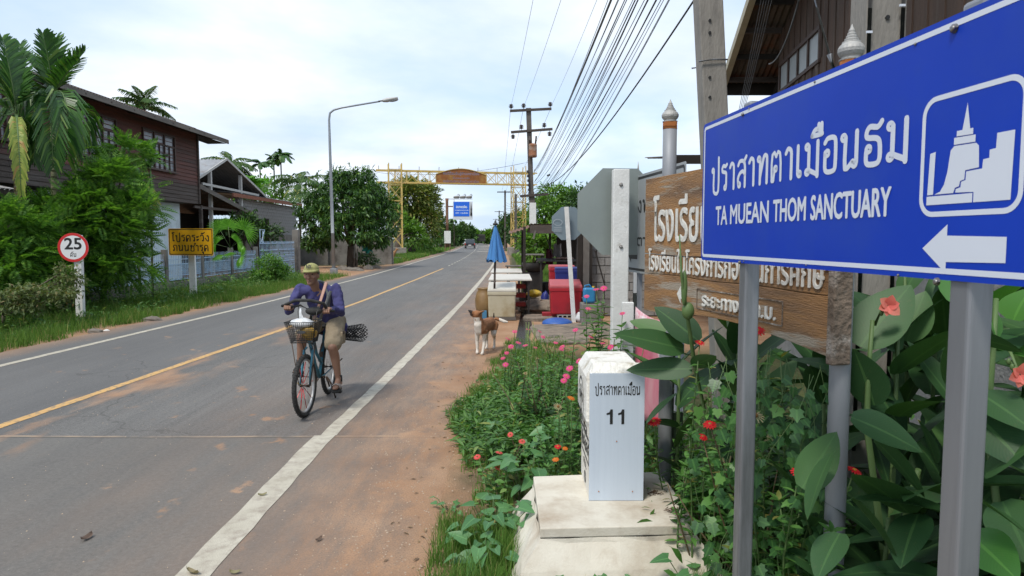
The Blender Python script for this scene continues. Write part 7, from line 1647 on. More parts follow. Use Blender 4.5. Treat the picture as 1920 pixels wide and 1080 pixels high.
# --- feathery shrubs in front of the timber house
PIN = pinnate()
tree('large feathery bright green shrub overhanging the blue fence', (-11.4,17.9,0), [pb(170,420,17.9,85,62),pb(228,445,18.1,54,66),pb(205,350,18.2,56,44),pb(120,430,17.6,66,56),pb(215,505,18,62,46),pb(262,395,18.2,34,30),pb(150,500,17.6,80,60)], 3600, .42, L_BUSH, name='feathery_shrub', cat='shrub', tmpl=PIN, r0=.09, hang=.12, nclump=30, clump=.2, fill=.3)
tree('thin feathery sprig topping the large shrub near the small window', (-11.6,19.2,0), [pb(245,292,19.2,38,22),pb(205,318,19,34,20)], 260, .40, L_BUSH, name='feathery_shrub', cat='shrub', tmpl=PIN, r0=.03, hang=.1)
tree('feathery shrub at the left frame edge below the palm', (-11.6,15.6,0), [pb(30,430,15.8,46,44),pb(80,455,16.4,50,46),pb(10,500,15.4,60,46),pb(70,520,16,66,46)], 1900, .38, L_BUSH, name='feathery_shrub', cat='shrub', tmpl=PIN, r0=.06, hang=.15)
tree('dry brownish twiggy bush left of the weight limit sign', (-10.6,14.0,0), [pb(70,560,14,66,30),pb(20,570,13.4,50,30),pb(125,530,14.6,30,36)], 1900, .10, leafm('dry_bush_leaves', (.05,.075,.025), (.10,.12,.045), (.16,.11,.06), rough=.7), K=2, name='dry_bush', cat='bush', r0=.03, nclump=40)
# --- palms
def frond(p0, p1, parent, ll=.55, lw=.05, n=34, lift=.25, m=None, spread=1.0, drop=.35, vee=.35, name='frond', t0=.12):
    """rachis from p0 to p1 arched by lift, with paired leaflets"""
    p0, p1 = Vector(p0), Vector(p1); d = p1-p0; Lf = d.length; up_ = Vector((0,0,1)) - d.normalized()*d.normalized().z
    if up_.length < .1: up_ = Vector((.6,-.6,0))
    up_.normalize(); pts = [p0.lerp(p1,i/10)+up_*lift*Lf*math.sin(math.pi*(i/10)**.85) for i in range(11)]
    def at(t):
        k = min(9.999,t*10); i = int(k); return pts[i].lerp(pts[i+1],k-i), (pts[i+1]-pts[i]).normalized()
    mb = MB(); mb.tube(pts, [.022*(1-.8*i/10)*(Lf/2)**.5+.003 for i in range(11)], 5)
    for i in range(n):
        t = t0+(1-t0)*(i+.5)/n; q, dd = at(t); side = dd.cross(up_).normalized(); l = ll*math.sin(math.pi*(.18+.75*t))**.7*random.uniform(.85,1.1)
        upl = side.cross(dd).normalized()
        for s in (-1,1):
            a = (dd*(.55+.5*t)+side*s*spread+upl*vee+Vector((random.gauss(0,.06),random.gauss(0,.06),random.gauss(0,.06)))).normalized(); mid = q+a*l*.5; tip = q+a*l - Z*drop*l; wv = dd.cross(a); wv = dd*lw*.5 if wv.length < .05 else a.cross(wv).normalized()*lw*.5
            mb.add([q-wv*.4, q+wv*.4, mid+wv, mid-wv, tip+wv*.35, tip-wv*.35], [(0,1,2,3),(3,2,4,5)], 1)
    return mb.build(name, [STEM, m or L_PALM], parent)
TRK = mat('ringed_green_trunk', (.10,.13,.055), (.16,.17,.08), scale=2, rough=.7, stretch=(.4,.4,9), c3=(.24,.21,.15), s3=2, t3=(.5,.6)); TRKO = mat('ringed_orange_trunk', (.20,.11,.04), (.13,.12,.05), scale=2.4, rough=.75, stretch=(.4,.4,7), c3=(.28,.26,.20), s3=2.2, t3=(.5,.58))
def areca(label, pxb, pyc, Y, fr, r=.075, orange=False, zb=0):
    b = P(pxb, 450, Y); b.z = zb; top_ = P(pxb, pyc, Y) if not isinstance(pyc, tuple) else P(pyc[0], pyc[1], Y)
    t = thing('areca_palm', label, 'palm', b); sh = .75; mid = b.lerp(top_, max(.2,1-sh/(top_-b).length)); f = b.lerp(mid,.5)
    mb = MB(); mb.tube([b-Z*.2, f, mid], [r*1.15,r,r*.95], 12); mb.build('trunk', TRKO if orange else TRK, t)
    mb = MB(); n = int((mid-b).length/.16)
    for i in range(n): q = b.lerp(mid,(i+.5)/n); mb.tube([q-Z*.006,q+Z*.006], r*1.14, 12)
    o = mb.build('trunk_rings', mat('pale_ring_scar', (.30,.29,.22), (.24,.23,.17)), t, stuff=True)
    mb = MB(); mb.tube([mid, mid.lerp(top_,.4), top_], [r*1.15,r*1.0,r*.5], 12); mb.build('crownshaft', mat('smooth_crownshaft', (.10,.20,.05), (.14,.25,.07), scale=2, rough=.45), t)
    for i, a in enumerate(fr):
        (fx, fy, dY, lift, mm_, ll, drop) = a; frond(top_, P(fx, fy, Y+dY), t, ll=ll, lw=.060, n=36, spread=.85, vee=.45, lift=lift, m=mm_, drop=drop)
    return t
areca('areca palm with split upright crown standing before the near end of the tin eave', 99, 178, 18.2, [(80,62,-.3,.04,L_PALM,.62,.1),(105,70,.4,.02,L_PALM,.62,.1),(160,95,.2,.02,L_PALM,.58,.12),(150,110,-.8,.04,L_PALM,.50,.15),(40,98,.1,.05,L_PALM,.60,.15),(62,120,.9,.05,L_PALM,.55,.2),(125,300,-.8,.42,L_PALM,.60,.7),(70,290,-.5,.45,L_PALM,.58,.7),(100,315,-1.2,.30,L_PALM,.55,.6),(145,270,.4,.45,L_PALM,.52,.7),(60,240,.9,.4,L_PALM,.5,.7)])
areca('areca palm cut by the left frame edge with orange ringed trunk', 30, 215, 16.6, [(4,70,.1,.03,L_PALM,.6,.1),(38,82,.5,.02,L_PALM,.55,.1),(-40,110,-.2,.06,L_PALM,.6,.15),(-60,210,-.5,.25,L_PALM,.6,.4),(70,170,.5,.2,L_PALM,.5,.4),(40,365,-.9,.22,L_PALMY,.25,.8),(-8,330,-.4,.4,L_PALM,.5,.6),(62,300,.5,.35,L_PALM,.5,.6)], orange=True)
areca('short young palm with fresh bright fronds by the first window', 142, 290, 19.4, [(158,212,.1,.03,L_PALMB,.36,.05),(135,222,.2,.04,L_PALMB,.34,.05),(185,225,.2,.08,L_PALMB,.34,.1),(180,285,-.5,.3,L_PALM,.36,.4),(215,300,.2,.25,L_PALM,.34,.4)], r=.04)
areca('slim young palm with one fan like frond under the second window', 282, 320, 20.6, [(296,262,.1,.02,L_PALM,.34,.05),(262,268,0,.05,L_PALM,.32,.1),(312,292,.3,.2,L_PALM,.36,.4),(250,315,-.4,.3,L_PALM,.36,.5)], r=.035)
areca('leafy young palm with yellow drooping fronds beside the white wall', 258, 345, 21.2, [(275,400,-.3,.35,L_PALMY,.4,.6),(240,310,.1,.1,L_PALM,.36,.3),(285,330,.1,.2,L_PALM,.36,.4)], r=.04)
def coco(label, px, py, Y, Rf, n=13, m=None, slim=False, seed=1, trunk=True, group=None, name='coconut_palm', el=(-.5,.9)):
    rs = random.Random(seed); c = P(px,py,Y); b = Vector((c.x+rs.uniform(-.3,.3),Y,0)); t = thing(name, label, 'palm', b, group)
    if trunk: mb = MB(); mb.tube([b-Z*.2, b.lerp(c,.5)+Vector((.1,0,0)), c], [.17,.12,.10] if not slim else [.10,.08,.07], 8); mb.build('trunk', BARK, t)
    for i in range(n):
        a = 2*math.pi*i/n+rs.uniform(-.2,.2); e = rs.uniform(*el); L_ = Rf*rs.uniform(.8,1.1); tip = c+Vector((math.cos(a)*math.cos(e),math.sin(a)*math.cos(e),math.sin(e)-.25))*L_
        frond(c, tip, t, ll=Rf*.24, lw=.05+.0012*Y, n=20, lift=.18, m=m or L_COCO, drop=.55, vee=.1)
    return t
coco('coconut palm head showing above the timber house roof', 270, 205, 42, 2.1, 12, seed=3, el=(-.1,1.0)); coco('second palm tuft above the roof, right of the first', 262, 212, 46, 1.7, 8, seed=5, el=(.2,1.1), m=L_PALM)
coco('coconut palm rising behind the white gabled shed roof', 432, 312, 58, 2.6, 14, seed=7, el=(-.3,1.0)); coco('dark small palm between shed and the two slender palms', 487, 308, 70, 1.4, 11, seed=9, m=L_PALM, slim=True, el=(-.3,.9))
coco('slender palm on thin bare stem, left of the tall pair', 513, 300, 74, 1.25, 10, seed=11, m=L_PALM, slim=True); coco('tallest slender palm on a thin stem behind the block building', 526, 292, 74, 1.6, 12, seed=12, m=L_PALM, slim=True)
coco('wide coconut palm half hidden left of the mango tree', 562, 350, 56, 3.0, 15, seed=14, el=(-.4,1.0)); coco('low yellowish palm tuft behind the block building roof', 472, 352, 58, 2.2, 12, seed=15, m=L_PALMB, el=(-.3,.8)); coco('palm with pale drooping fronds beside the mango crown', 580, 372, 52, 1.9, 11, seed=17, el=(-.6,.6))
coco('tiny palm top peeking above the hospital sign', 1222, 338, 26, .55, 9, seed=18, m=L_PALM, slim=True); coco('tall thin palm far off left of the pale notice board', 850, 412, 140, 1.8, 9, seed=19, m=L_PALM, slim=True)
c = G(432,512); t = thing('fan_palm', 'low fan palm with bright leaves behind the blue fence and yellow sign', 'palm', (-12.6,27.5,0))
cb = P(432,465,27.5)
for i, (fx,fy,s_) in enumerate([(412,430,.6),(428,425,.5),(458,432,.65),(445,455,.5),(405,458,.5),(420,478,.5),(452,480,.5)]):
    p1 = P(fx,fy,27.5-.15*i); d = (p1-cb).normalized(); mb = MB(); mb.tube([cb, p1], .012, 5); n = 22; sx_ = d.cross(Vector((0,-1,0))).normalized()
    for k in range(n): a = R(-115+230*k/(n-1)); v = (d*math.cos(a)+sx_*math.sin(a)); w_ = v.cross(Vector((0,1,0))).normalized()*.022; mb.add([p1, p1+v*s_*.55+w_+Vector((0,-.05,0)), p1+v*s_-Z*.08, p1+v*s_*.55-w_+Vector((0,-.05,0))], [(0,1,2,3)], 1)
    mb.build('fan_leaf', [STEM, L_PALMB], t)
# ------------------------------------------------------------------ grass and low weeds
def grass(name, pts, hmin, hmax, m, wd=.006, lean=.45):
    n = len(pts); h = RNG.uniform(hmin,hmax,n)*RNG.uniform(.5,1,n); a = RNG.uniform(0,2*math.pi,n); w_ = wd*RNG.uniform(.6,1.4,n); ln = lean*RNG.uniform(.1,1.2,n)*h; b = RNG.uniform(0,2*math.pi,n)
    sx = np.stack([np.cos(a)*w_, np.sin(a)*w_, np.zeros(n)],1); dx = np.stack([np.cos(b)*ln, np.sin(b)*ln, np.zeros(n)],1); up_ = np.stack([np.zeros(n),np.zeros(n),h],1)
    V = np.stack([pts-sx, pts+sx, pts+sx*.8+dx*.3+up_*.55, pts-sx*.8+dx*.3+up_*.55, pts+dx+up_+sx*.1, pts+dx+up_-sx*.1],1).reshape(-1,3); F = (np.array([(0,1,2,3),(3,2,4,5)])[None]+(np.arange(n)*6)[:,None,None]).reshape(-1,4)
    return np_mesh(name, V, F, m, stuff=True)
G_L = leafm('verge_grass', (.040,.085,.015), (.085,.15,.030), (.20,.17,.07), rough=.7, trans=.3, spec=.2)
G_R = leafm('shoulder_grass', (.045,.095,.018), (.09,.165,.035), (.22,.19,.09), rough=.7, trans=.3, spec=.2)
def clumped(n, x0, x1, y0, y1, nc, sd, edge=None):
    cx = RNG.uniform(x0,x1,nc); cy = y0+(y1-y0)*RNG.random(nc); i = RNG.integers(0,nc,n); x = cx[i]+RNG.normal(0,sd,n); y = cy[i]+RNG.normal(0,sd,n); k = (y > y0) & (y < y1) & (x > x0-sd) & (x < x1+sd)
    if edge is not None: k &= edge(x,y)
    x, y = x[k], y[k]; return np.stack([x, y, np.full(len(x),-.02)],1)
XLv = np.vectorize(XL)
def nz(x, s=1.0): return .5*np.sin(x*1.7*s)+.3*np.sin(x*4.1*s+1)+.2*np.sin(x*9.7*s+2)
le = lambda x, y: x < XLv(y)-1.0+.22*nz(y)
grass('verge_grass', np.concatenate([clumped(30000,-11.5,-8.1,9.5,24,420,.16,le), clumped(26000,-11.5,-8.1,22,34,380,.2,le)]), .10,.34, G_L, .0055)
grass('verge_grass', np.concatenate([clumped(15000,-12,-8.3,50,72,300,.35,le), clumped(9000,-16,-9.5,72,130,260,.8,le)]), .18,.5, G_L, .03)
grass('verge_grass', clumped(16000,.6,3.2,22,46,300,.25), .12,.40, G_L, .014); grass('verge_grass', clumped(8000,-1.2,3.5,46,110,240,.6, lambda x,y: x > np.vectorize(XR)(y)+1.7), .2,.5, G_L, .04)
wl_ = blade(1,.34,3,.15,.3)
pp = clumped(9000,-11.6,-9.0,9.5,33,260,.2,lambda x,y: x < XLv(y)-1.35+.2*nz(y)); pp[:,2] = RNG.uniform(.02,.36,len(pp))*np.clip((-8.6-pp[:,0])/1.4,.25,1.3)
d_ = unit(len(pp)); d_[:,2] = np.abs(d_[:,2])*.6; swarm('verge_weeds', wl_, pp, d_, RNG.uniform(.05,.13,len(pp)), L_WEED, stuff=True)
# right hand bed
def bed_edge(y): return np.interp(y, [3.4,4.2,5.0,5.8,6.6,7.5,8.6,10.0,11.5], [-.28,-.26,-.32,-.42,-.62,-.66,-.45,-.30,-.12])
re_ = lambda x, y: (x > bed_edge(y)+.07*nz(y,2.5)) & ~((x > .0) & (x < 1.16) & (y > 3.45) & (y < 4.75))
grass('shoulder_grass', clumped(26000,-.75,1.4,3.3,9.2,330,.075,re_), .05,.17, G_R, .0028)
grass('shoulder_grass', clumped(7000,-.5,.9,8.8,12.6,90,.10,re_), .04,.13, G_R, .004)
grass('shoulder_grass', np.concatenate([clumped(5000,-.42,-.02,3.3,4.3,26,.06), clumped(1500,.95,1.35,3.1,3.5,8,.05)]), .08,.22, G_R, .0024)
lance = blade(1,.20,3,.2,.35)
pp = clumped(4200,-.60,.45,5.4,7.6,120,.12,re_); pp[:,2] = RNG.uniform(.01,.20,len(pp))*np.clip((pp[:,0]+.75)*1.8,.15,1.2); d_ = unit(len(pp)); d_[:,2] = np.abs(d_[:,2])*.5
swarm('lance_leaf_weeds', lance, pp, d_, RNG.uniform(.06,.15,len(pp)), L_WEED, stuff=True)
pp = clumped(4200,-.35,1.5,3.6,9.0,170,.14,re_); pp[:,2] = RNG.uniform(.01,.26,len(pp))*np.clip((pp[:,0]+.6)*1.4,.1,1.1); d_ = unit(len(pp)); d_[:,2] = np.abs(d_[:,2])*.4
swarm('low_weeds', blade(1,.55,3,.12,.25), pp, d_, RNG.uniform(.025,.075,len(pp)), L_ZIN, stuff=True)
# undergrowth behind the signs: dark litter leaves close to the soil
pp = clumped(5200,.95,3.4,2.2,6.0,170,.22); pp[:,2] = RNG.uniform(.0,.5,len(pp))**1.3; d_ = unit(len(pp)); d_[:,2] *= .5
swarm('undergrowth', blade(1,.45,3,.12,.3), pp, d_, RNG.uniform(.04,.11,len(pp)), L_ZIN, stuff=True)
# ------------------------------------------------------------------ shared leaf meshes for pieces that show singly
def leaf_mesh(tmpl, m):
    o = np_mesh('leaf', tmpl[0], tmpl[1], m, uv=tmpl[2], smooth=True); me = o.data; bpy.data.objects.remove(o); return me
def frame_m(p, d, s, roll=0, upv=None, sx=1.0):
    d = Vector(d).normalized(); u = upv or Vector((0,0,1)); x = d.cross(u); x = x.normalized() if x.length > .05 else Vector((1,0,0)); z = x.cross(d)
    M = Matrix((x*s*sx, d*s, z*s)).transposed().to_4x4()
    if roll: M = M @ Matrix.Rotation(roll,4,'Y')
    M.translation = p; return M
CAN = [leaf_mesh(blade(1,w_,9,f_,dr,'canna'), m_) for w_, f_, dr, m_ in ((.36,.10,.10,L_CANNA),(.33,.16,.28,L_CANNA),(.40,.06,.45,L_CANNA),(.34,.2,.02,L_CANNA))]; CANB = leaf_mesh(blade(1,.42,9,.22,.12,'canna'), L_CANNAB)
ZL = [leaf_mesh(blade(1,w_,4,.16,dr), L_ZIN) for w_, dr in ((.40,.15),(.46,.4),(.36,.02))]
HL = [leaf_mesh(blade(1,.80,6,f_,dr,'heart'), L_BROAD) for f_, dr in ((.12,.15),(.06,.35),(.2,.05))]
def lobed():
    pts = [(0,0),(.28,-.12),(.55,.08),(.42,.30),(.58,.55),(.28,.62),(0,1.0),(-.28,.62),(-.58,.55),(-.42,.30),(-.55,.08),(-.28,-.12)]
    V = [(0,.35,0)]+[(a*.9,b,-.12*(a*a+(b-.35)**2)+.05*abs(a)) for a,b in pts]; F = [(0,1+i,1+(i+1)%12) for i in range(12)]; return np.array(V), np.array(F), np.array([(.5+v[0]*.5,v[1]) for v in V])
IV = leaf_mesh(lobed(), L_IVY)
# flowers
def flower_meshes(name, c1, c2, n=14, layers=2, pw=.26):
    m = leafm(name, c1, c2, rough=.6, trans=.25, spec=.2); V = []; F = []
    for l in range(layers):
        for i in range(n):
            a = 2*math.pi*(i+.5*l)/n+random.uniform(-.06,.06); r = (1-.22*l)*random.uniform(.92,1.05); z0 = .05+.10*l; b = len(V); c, s = math.cos(a), math.sin(a); w_ = pw*(1-.15*l)
            for rr, ww, zz in ((.16,.3,z0),(.6,1,z0+.10),(.92,.8,z0+.02),(1,.25,z0-.02)):
                V += [(c*rr*r+s*w_*ww*.5, s*rr*r-c*w_*ww*.5, zz), (c*rr*r-s*w_*ww*.5, s*rr*r+c*w_*ww*.5, zz)]
            F += [(b+2*k,b+2*k+1,b+2*k+3,b+2*k+2) for k in range(3)]
    o = np_mesh('petals', V, F, m); me = o.data; bpy.data.objects.remove(o); return me
FC = {'pink': flower_meshes('pink_petals',(.62,.05,.20),(.72,.10,.28)), 'coral': flower_meshes('coral_petals',(.66,.07,.06),(.72,.13,.13)), 'red': flower_meshes('red_petals',(.55,.015,.02),(.66,.03,.045)), 'orange': flower_meshes('orange_petals',(.62,.13,.03),(.68,.2,.03)), 'tan': flower_meshes('faded_petals',(.33,.22,.13),(.25,.17,.10), layers=1, pw=.16), 'deep': flower_meshes('deep_red_petals',(.40,.01,.015),(.5,.015,.02), layers=3)}
DISC = mat('yellow_flower_disc', (.62,.38,.03), (.40,.14,.02), scale=60, rough=.8, bump=.5); DISCB = mat('brown_flower_disc', (.12,.05,.02), (.28,.14,.02), scale=60, rough=.8)
mb = MB(); mb.ell((0,0,.16),(.27,.27,.17), n=12, m=6); _o = mb.build('flower_centre', DISC); DM = _o.data; bpy.data.objects.remove(_o); mb = MB(); mb.ell((0,0,.18),(.30,.30,.22), n=12, m=6); _o = mb.build('flower_centre', DISCB); DMB = _o.data; bpy.data.objects.remove(_o)
def flower(parent, p, d, r, col):
    o = inst('flower', FC[col], frame_m(p, Vector(d).orthogonal(), r, upv=Vector(d)) , parent)
    d = Vector(d).normalized(); x = d.orthogonal().normalized(); y = d.cross(x); M = Matrix((x*r, y*r, d*r)).transposed().to_4x4(); M.translation = p
    rt = ROOTLOC[parent.name]; o.matrix_basis = Matrix.Translation(-rt) @ M
    c = bpy.data.objects.new('flower_centre', DMB if col in ('coral','tan','deep') else DM); COL.objects.link(c); c.parent = o
    return o
def zinnia(label, base, heads, r=.032, nl=9, ls=.062, bushy=0, spread=.05, side=0):
    base = Vector(base); t = thing('zinnia_plant', label, 'zinnia', base); mb = MB(); LFS = []
    hs = [(P(a,b,Y) if not isinstance(a, Vector) else a, c) for (a,b,Y,c) in heads]
    extra = [(base+Vector((random.gauss(0,spread*2),random.gauss(0,spread*2),random.uniform(.45,.93)*max(h[0].z for h in hs))), None) for _ in range(bushy)]
    for h, c in hs+extra:
        b0 = base+Vector((random.gauss(0,spread),random.gauss(0,spread),-.02)); mid = b0.lerp(h,.55)+Vector((random.gauss(0,.02),random.gauss(0,.02),.02)); pts = [b0.lerp(mid,.5), mid, mid.lerp(h,.5)+Vector((random.gauss(0,.006),0,0)), h]; mb.tube([b0]+pts, [.0055,.005,.0045,.0035,.003], 6)
        ch = [b0]+pts; Ln = (h-b0).length; k = max(3,int(nl*Ln/.6)) if c else int(nl*1.3*Ln/.5)+2
        for i in range(k):
            u = .25+.68*i/k; s_ = u*4; j = min(3,int(s_)); q = ch[j].lerp(ch[j+1],s_-j); a = i*1.62+random.uniform(-.3,.3)
            for sg in (0,math.pi): LFS.append((q, Vector((math.cos(a+sg),math.sin(a+sg),random.uniform(.0,.6))), ls*random.uniform(.6,1.2)*(1.15-.5*u)))
        if c:
            fd = Vector((random.gauss(0,.25),-.42+random.gauss(0,.2),.9)); flower(t, h, fd, r*1.08*random.uniform(.85,1.12), c)
        else:
            for a in range(5): LFS.append((h, Vector((math.cos(a*1.25),math.sin(a*1.25),.8)), ls*.7))
    mb.build('stems', STEM if random.random() < .6 else STEMR, t)
    for q, d, s_ in LFS[:290]: inst('leaf', random.choice(ZL), frame_m(q, d, s_, random.uniform(-.4,.4)), t)
    return t
random.seed(77)
zinnia('zinnia with a pink flower highest of the bed, right beside the dog', (.10,8.2,0), [(965,622,8.2,'pink'),(990,618,8.3,'pink'),(952,636,8.0,'pink')], .032, bushy=2)
zinnia('zinnia with three pink flowers in a row over the wet drain', (.45,8.6,0), [(1018,632,8.5,'pink'),(1042,643,8.4,'pink'),(1055,650,8.4,'pink'),(1003,652,8.3,'pink')], .032, bushy=1)
zinnia('zinnia bunch of magenta flowers nearest the paws of the dog', (-.02,7.5,0), [(950,662,7.5,'pink'),(943,672,7.4,'pink'),(972,643,7.7,'pink'),(958,650,7.6,'pink'),(948,684,7.3,'pink')], .032, bushy=3)
zinnia('tall bare zinnia with pink heads between drain and kilometre stone', (.42,7.0,0), [(1012,622,7.2,'pink'),(985,648,7.1,'pink'),(1053,655,7.2,'pink')], .03, bushy=4, nl=12)
zinnia('tall leafy zinnia with pink flowers before the thick white post', (.78,5.4,0), [(1118,543,5.5,'pink'),(1132,541,5.4,'pink'),(1100,556,5.5,'pink'),(1103,579,5.4,'pink'),(1167,588,5.3,'pink')], .026, nl=12, bushy=7, spread=.11, ls=.12)
zinnia('zinnia with a low pink flower left of the tall leafy one', (.58,5.6,0), [(1079,619,5.6,'pink'),(1108,632,5.4,'pink'),(1130,644,5.3,'pink'),(1145,651,5.3,'pink'),(1086,677,5.2,'pink')], .026, nl=12, bushy=7, spread=.11, ls=.11)
zinnia('zinnia with two magenta flowers left of the kilometre stone head', (.40,5.0,0), [(1068,691,5.0,'pink'),(1057,714,4.9,'pink'),(1062,706,4.95,'pink')], .028, bushy=4)
zinnia('zinnia with a single orange flower touching the round stone emblem', (.42,4.75,0), [(1071,747,4.75,'orange'),(1046,763,4.7,'tan')], .028, bushy=4)
zinnia('leafy stems with brown seed heads amid the pink zinnias', (.22,6.2,0), [(1008,672,6.2,'tan'),(985,700,6.0,'tan')], .02, bushy=9, nl=14, spread=.12, ls=.10)
zinnia('zinnia with salmon flowers along the ragged dirt edge', (.03,5.1,0), [(957,815,5.1,'coral'),(979,828,5.0,'coral'),(936,849,4.9,'coral')], .026, bushy=3)
zinnia('zinnia with salmon flowers low beside the broad weeds', (-.10,4.7,0), [(934,877,4.7,'coral'),(895,857,4.8,'coral')], .026, bushy=3)
zinnia('zinnia with flat brick red flowers beside the stone base', (.24,4.75,0), [(1046,838,4.75,'red'),(1060,841,4.7,'orange'),(1042,862,4.6,'orange')], .024, bushy=4)
zinnia('zinnia with a red flower just right of the kilometre stone', (1.0,4.25,0), [(1226,791,3.9,'red')], .036, bushy=2)
zinnia('leafy zinnia with two deep red flowers before the slim sign post', (1.16,3.5,0), [(1317,820,3.3,'deep'),(1331,797,3.35,'deep')], .030, nl=13, bushy=9, spread=.10, ls=.11)
zinnia('zinnia with one small red flower over the canna leaves', (.98,3.6,0), [(1312,643,3.5,'red')], .026, bushy=3, nl=10, ls=.07)
zinnia('tall zinnia with a large red flower touching the timber board', (1.12,3.0,0), [(1419,621,2.95,'red'),(1415,781,2.8,'tan')], .036, bushy=5, nl=12, ls=.085)
zinnia('zinnia with a single coral flower low between the two pipe posts', (1.22,2.85,0), [(1499,885,2.7,'red'),(1601,883,2.9,'red')], .030, bushy=5, nl=9, ls=.085)
# canna plants
def canna(label, base, h, az0, n=7, ls=.42, bright=False, heads=()):
    base = Vector(base); t = thing('canna_plant', label, 'canna', base); top_ = base+Vector((random.gauss(0,.05),random.gauss(0,.05),h)); mb = MB(); mb.tube([base-Z*.05, base.lerp(top_,.5)+Vector((.01,.01,0)), top_], [.014,.012,.008], 8); mb.build('stem', STEM, t)
    for i in range(n):
        u = .10+.85*i/n; a = az0+math.pi*(i % 2)+random.uniform(-.6,.6); q = base.lerp(top_,u); e = random.uniform(.25,1.1); s_ = ls*random.uniform(.8,1.15)*(1-.25*u)
        d = Vector((math.cos(a)*math.cos(e),math.sin(a)*math.cos(e),math.sin(e))); inst('leaf', CANB if bright and i > n-3 else random.choice(CAN), frame_m(q, d, s_, random.uniform(-.5,.5)), t)
    for hp, r in heads: canna_flower(t, hp, r, top_)
    return t
CF = leafm('salmon_canna_petals', (.72,.16,.13), (.78,.23,.18), rough=.5, trans=.3)
CFM = leaf_mesh(blade(1,.95,5,.10,.2,'canna'), CF)
def canna_flower(t, p, r, frm):
    mb = MB(); mb.tube([frm, frm.lerp(p,.6)+Z*.03, p], [.007,.005,.004], 6); 
    for k in range(4): mb.ell(frm.lerp(p,.62+.08*k)+Vector((random.gauss(0,.01),0,0)), (.008,.008,.012), n=8, m=6)
    mb.build('flower_stalk', STEM, t)
    for k in range(6): a = 2*math.pi*k/6+.3; inst('petal', CFM, frame_m(p, Vector((math.cos(a)*.9,-.35,math.sin(a)*.8)), r*random.uniform(.8,1.1), upv=Vector((0,-1,.2))), t)
spots = [((1.30,3.75),1.35,.3,'leaning over the kilometre stone'),((1.05,4.3),1.25,2.9,'right behind the kilometre stone'),((1.55,3.3),1.5,1.1,'under the middle of the timber board'),((1.62,2.85),1.55,2.1,'just right of the round pipe post'),((1.78,2.55),1.5,.5,'between pipe post and square sign post'),((1.95,2.95),1.75,1.7,'behind the salmon flower'),((1.62,2.35),1.15,2.6,'low in front between the two rear posts'),((2.15,2.6),1.65,.2,'just behind the thick square sign post'),((1.98,2.15),1.45,1.2,'right of the thick square sign post'),((2.35,2.45),1.7,2.4,'near the right frame edge'),((2.0,1.8),1.1,.6,'in the lower right corner'),((2.2,3.3),1.9,1.0,'deep in the row by the concrete pole'),((1.75,3.75),1.7,2.0,'deep in the shade behind the timber board'),((2.6,3.0),1.95,.4,'tall at the back by the right frame edge'),((1.45,4.4),1.6,1.5,'dark at the back beside the pink banner'),((2.5,2.0),1.5,1.9,'cut by the right frame edge'),((1.35,2.95),.8,.9,'short one before the round pipe post'),((2.9,3.6),2.0,1.3,'farthest back at the right')]
for (x, y), h, az, lb in spots: canna('canna plant with broad dark leaves ' + lb, (x,y,0), h, az, n=13 if h > 1.3 else 8, ls=.50, bright=(x > 1.9 and y < 3.2))
more = [('half hidden behind the blue sign by the concrete wall',1.85,4.3),('behind the concrete pole foot',2.45,4.1),('against the grey block wall',2.9,4.4),('under the blue sign middle, far back',2.3,3.7),('between pole and wall',2.75,3.3),('against the wall near the frame edge',3.1,3.0),('behind the thick square post, second row',2.45,2.9),('second row near the right frame edge',2.75,2.6),('low in the second row behind the pipe post',1.85,3.2),('low beside the pipe post foot',1.5,2.7),('low beside the slim post foot',1.6,2.1),('bottom right, before the thick post',1.7,1.75),('far back behind the banner',1.75,4.9),('far back by the low shop wall',2.3,5.2)]
for i, (lb, x, y) in enumerate(more): canna('canna plant ' + lb, (x,y,0), (.75 if 'low' in lb or 'bottom' in lb else random.uniform(1.5,1.95)), i*1.3, n=8 if 'low' in lb or 'bottom' in lb else 15, ls=.52)
# leaves that stand out one by one, each rooted on its own canna
t = thing('canna_plant', 'canna plant with long horizontal leaves reaching over the stone top and pink banner', 'canna', (1.28,3.62,0))
def one_leaf(t, b, e, w_, roll=0, m=None, y0=3.6, y1=3.6, sag=.08):
    p0, p1 = P(b[0],b[1],y0), P(e[0],e[1],y1); d = p1-p0; key = (round(w_/d.length,2), sag, bool(m)); me = _LC.get(key)
    if me is None: me = _LC[key] = leaf_mesh(blade(1,key[0],10,.08,sag,'canna'), m or L_CANNA)
    inst('leaf', me, frame_m(p0, d+Vector((0,0,sag*d.length)), d.length*1.02, roll), t)
_LC = {}
for b, e, w_, r_, y0, y1 in [((1310,640),(1226,578),.16,-.9,3.55,3.65),((1282,655),(1155,632),.14,-1.0,3.6,3.5),((1248,622),(1180,604),.10,-.8,3.8,3.9),((1300,668),(1150,646),.12,.2,3.65,3.9),((1298,692),(1176,700),.13,-1.0,3.55,3.62),((1212,792),(1266,738),.07,.9,3.9,3.7),((1300,688),(1345,668),.10,-.7,3.55,3.4)]: one_leaf(t, b, e, w_, r_, y0=y0, y1=y1)
mb = MB(); mb.tube([(1.28,3.62,-.05), P(1305,700,3.58), P(1290,600,3.45), P(1278,520,3.4), P(1274,440,3.4)], [.014,.012,.010,.007,.003], 8); mb.ell(P(1290,583,3.44), (.032,.03,.045)); mb.ell(P(1283,540,3.42), (.016,.016,.09)); mb.build('flower_spike', STEM, t)
t = thing('canna_plant', 'canna plant with big pointed leaves fanning out below the timber board end', 'canna', (1.48,2.62,0))
mb = MB(); mb.tube([(1.48,2.62,-.05), P(1700,960,2.6), P(1722,880,2.55)], [.016,.013,.010], 8); mb.build('stem', STEM, t)
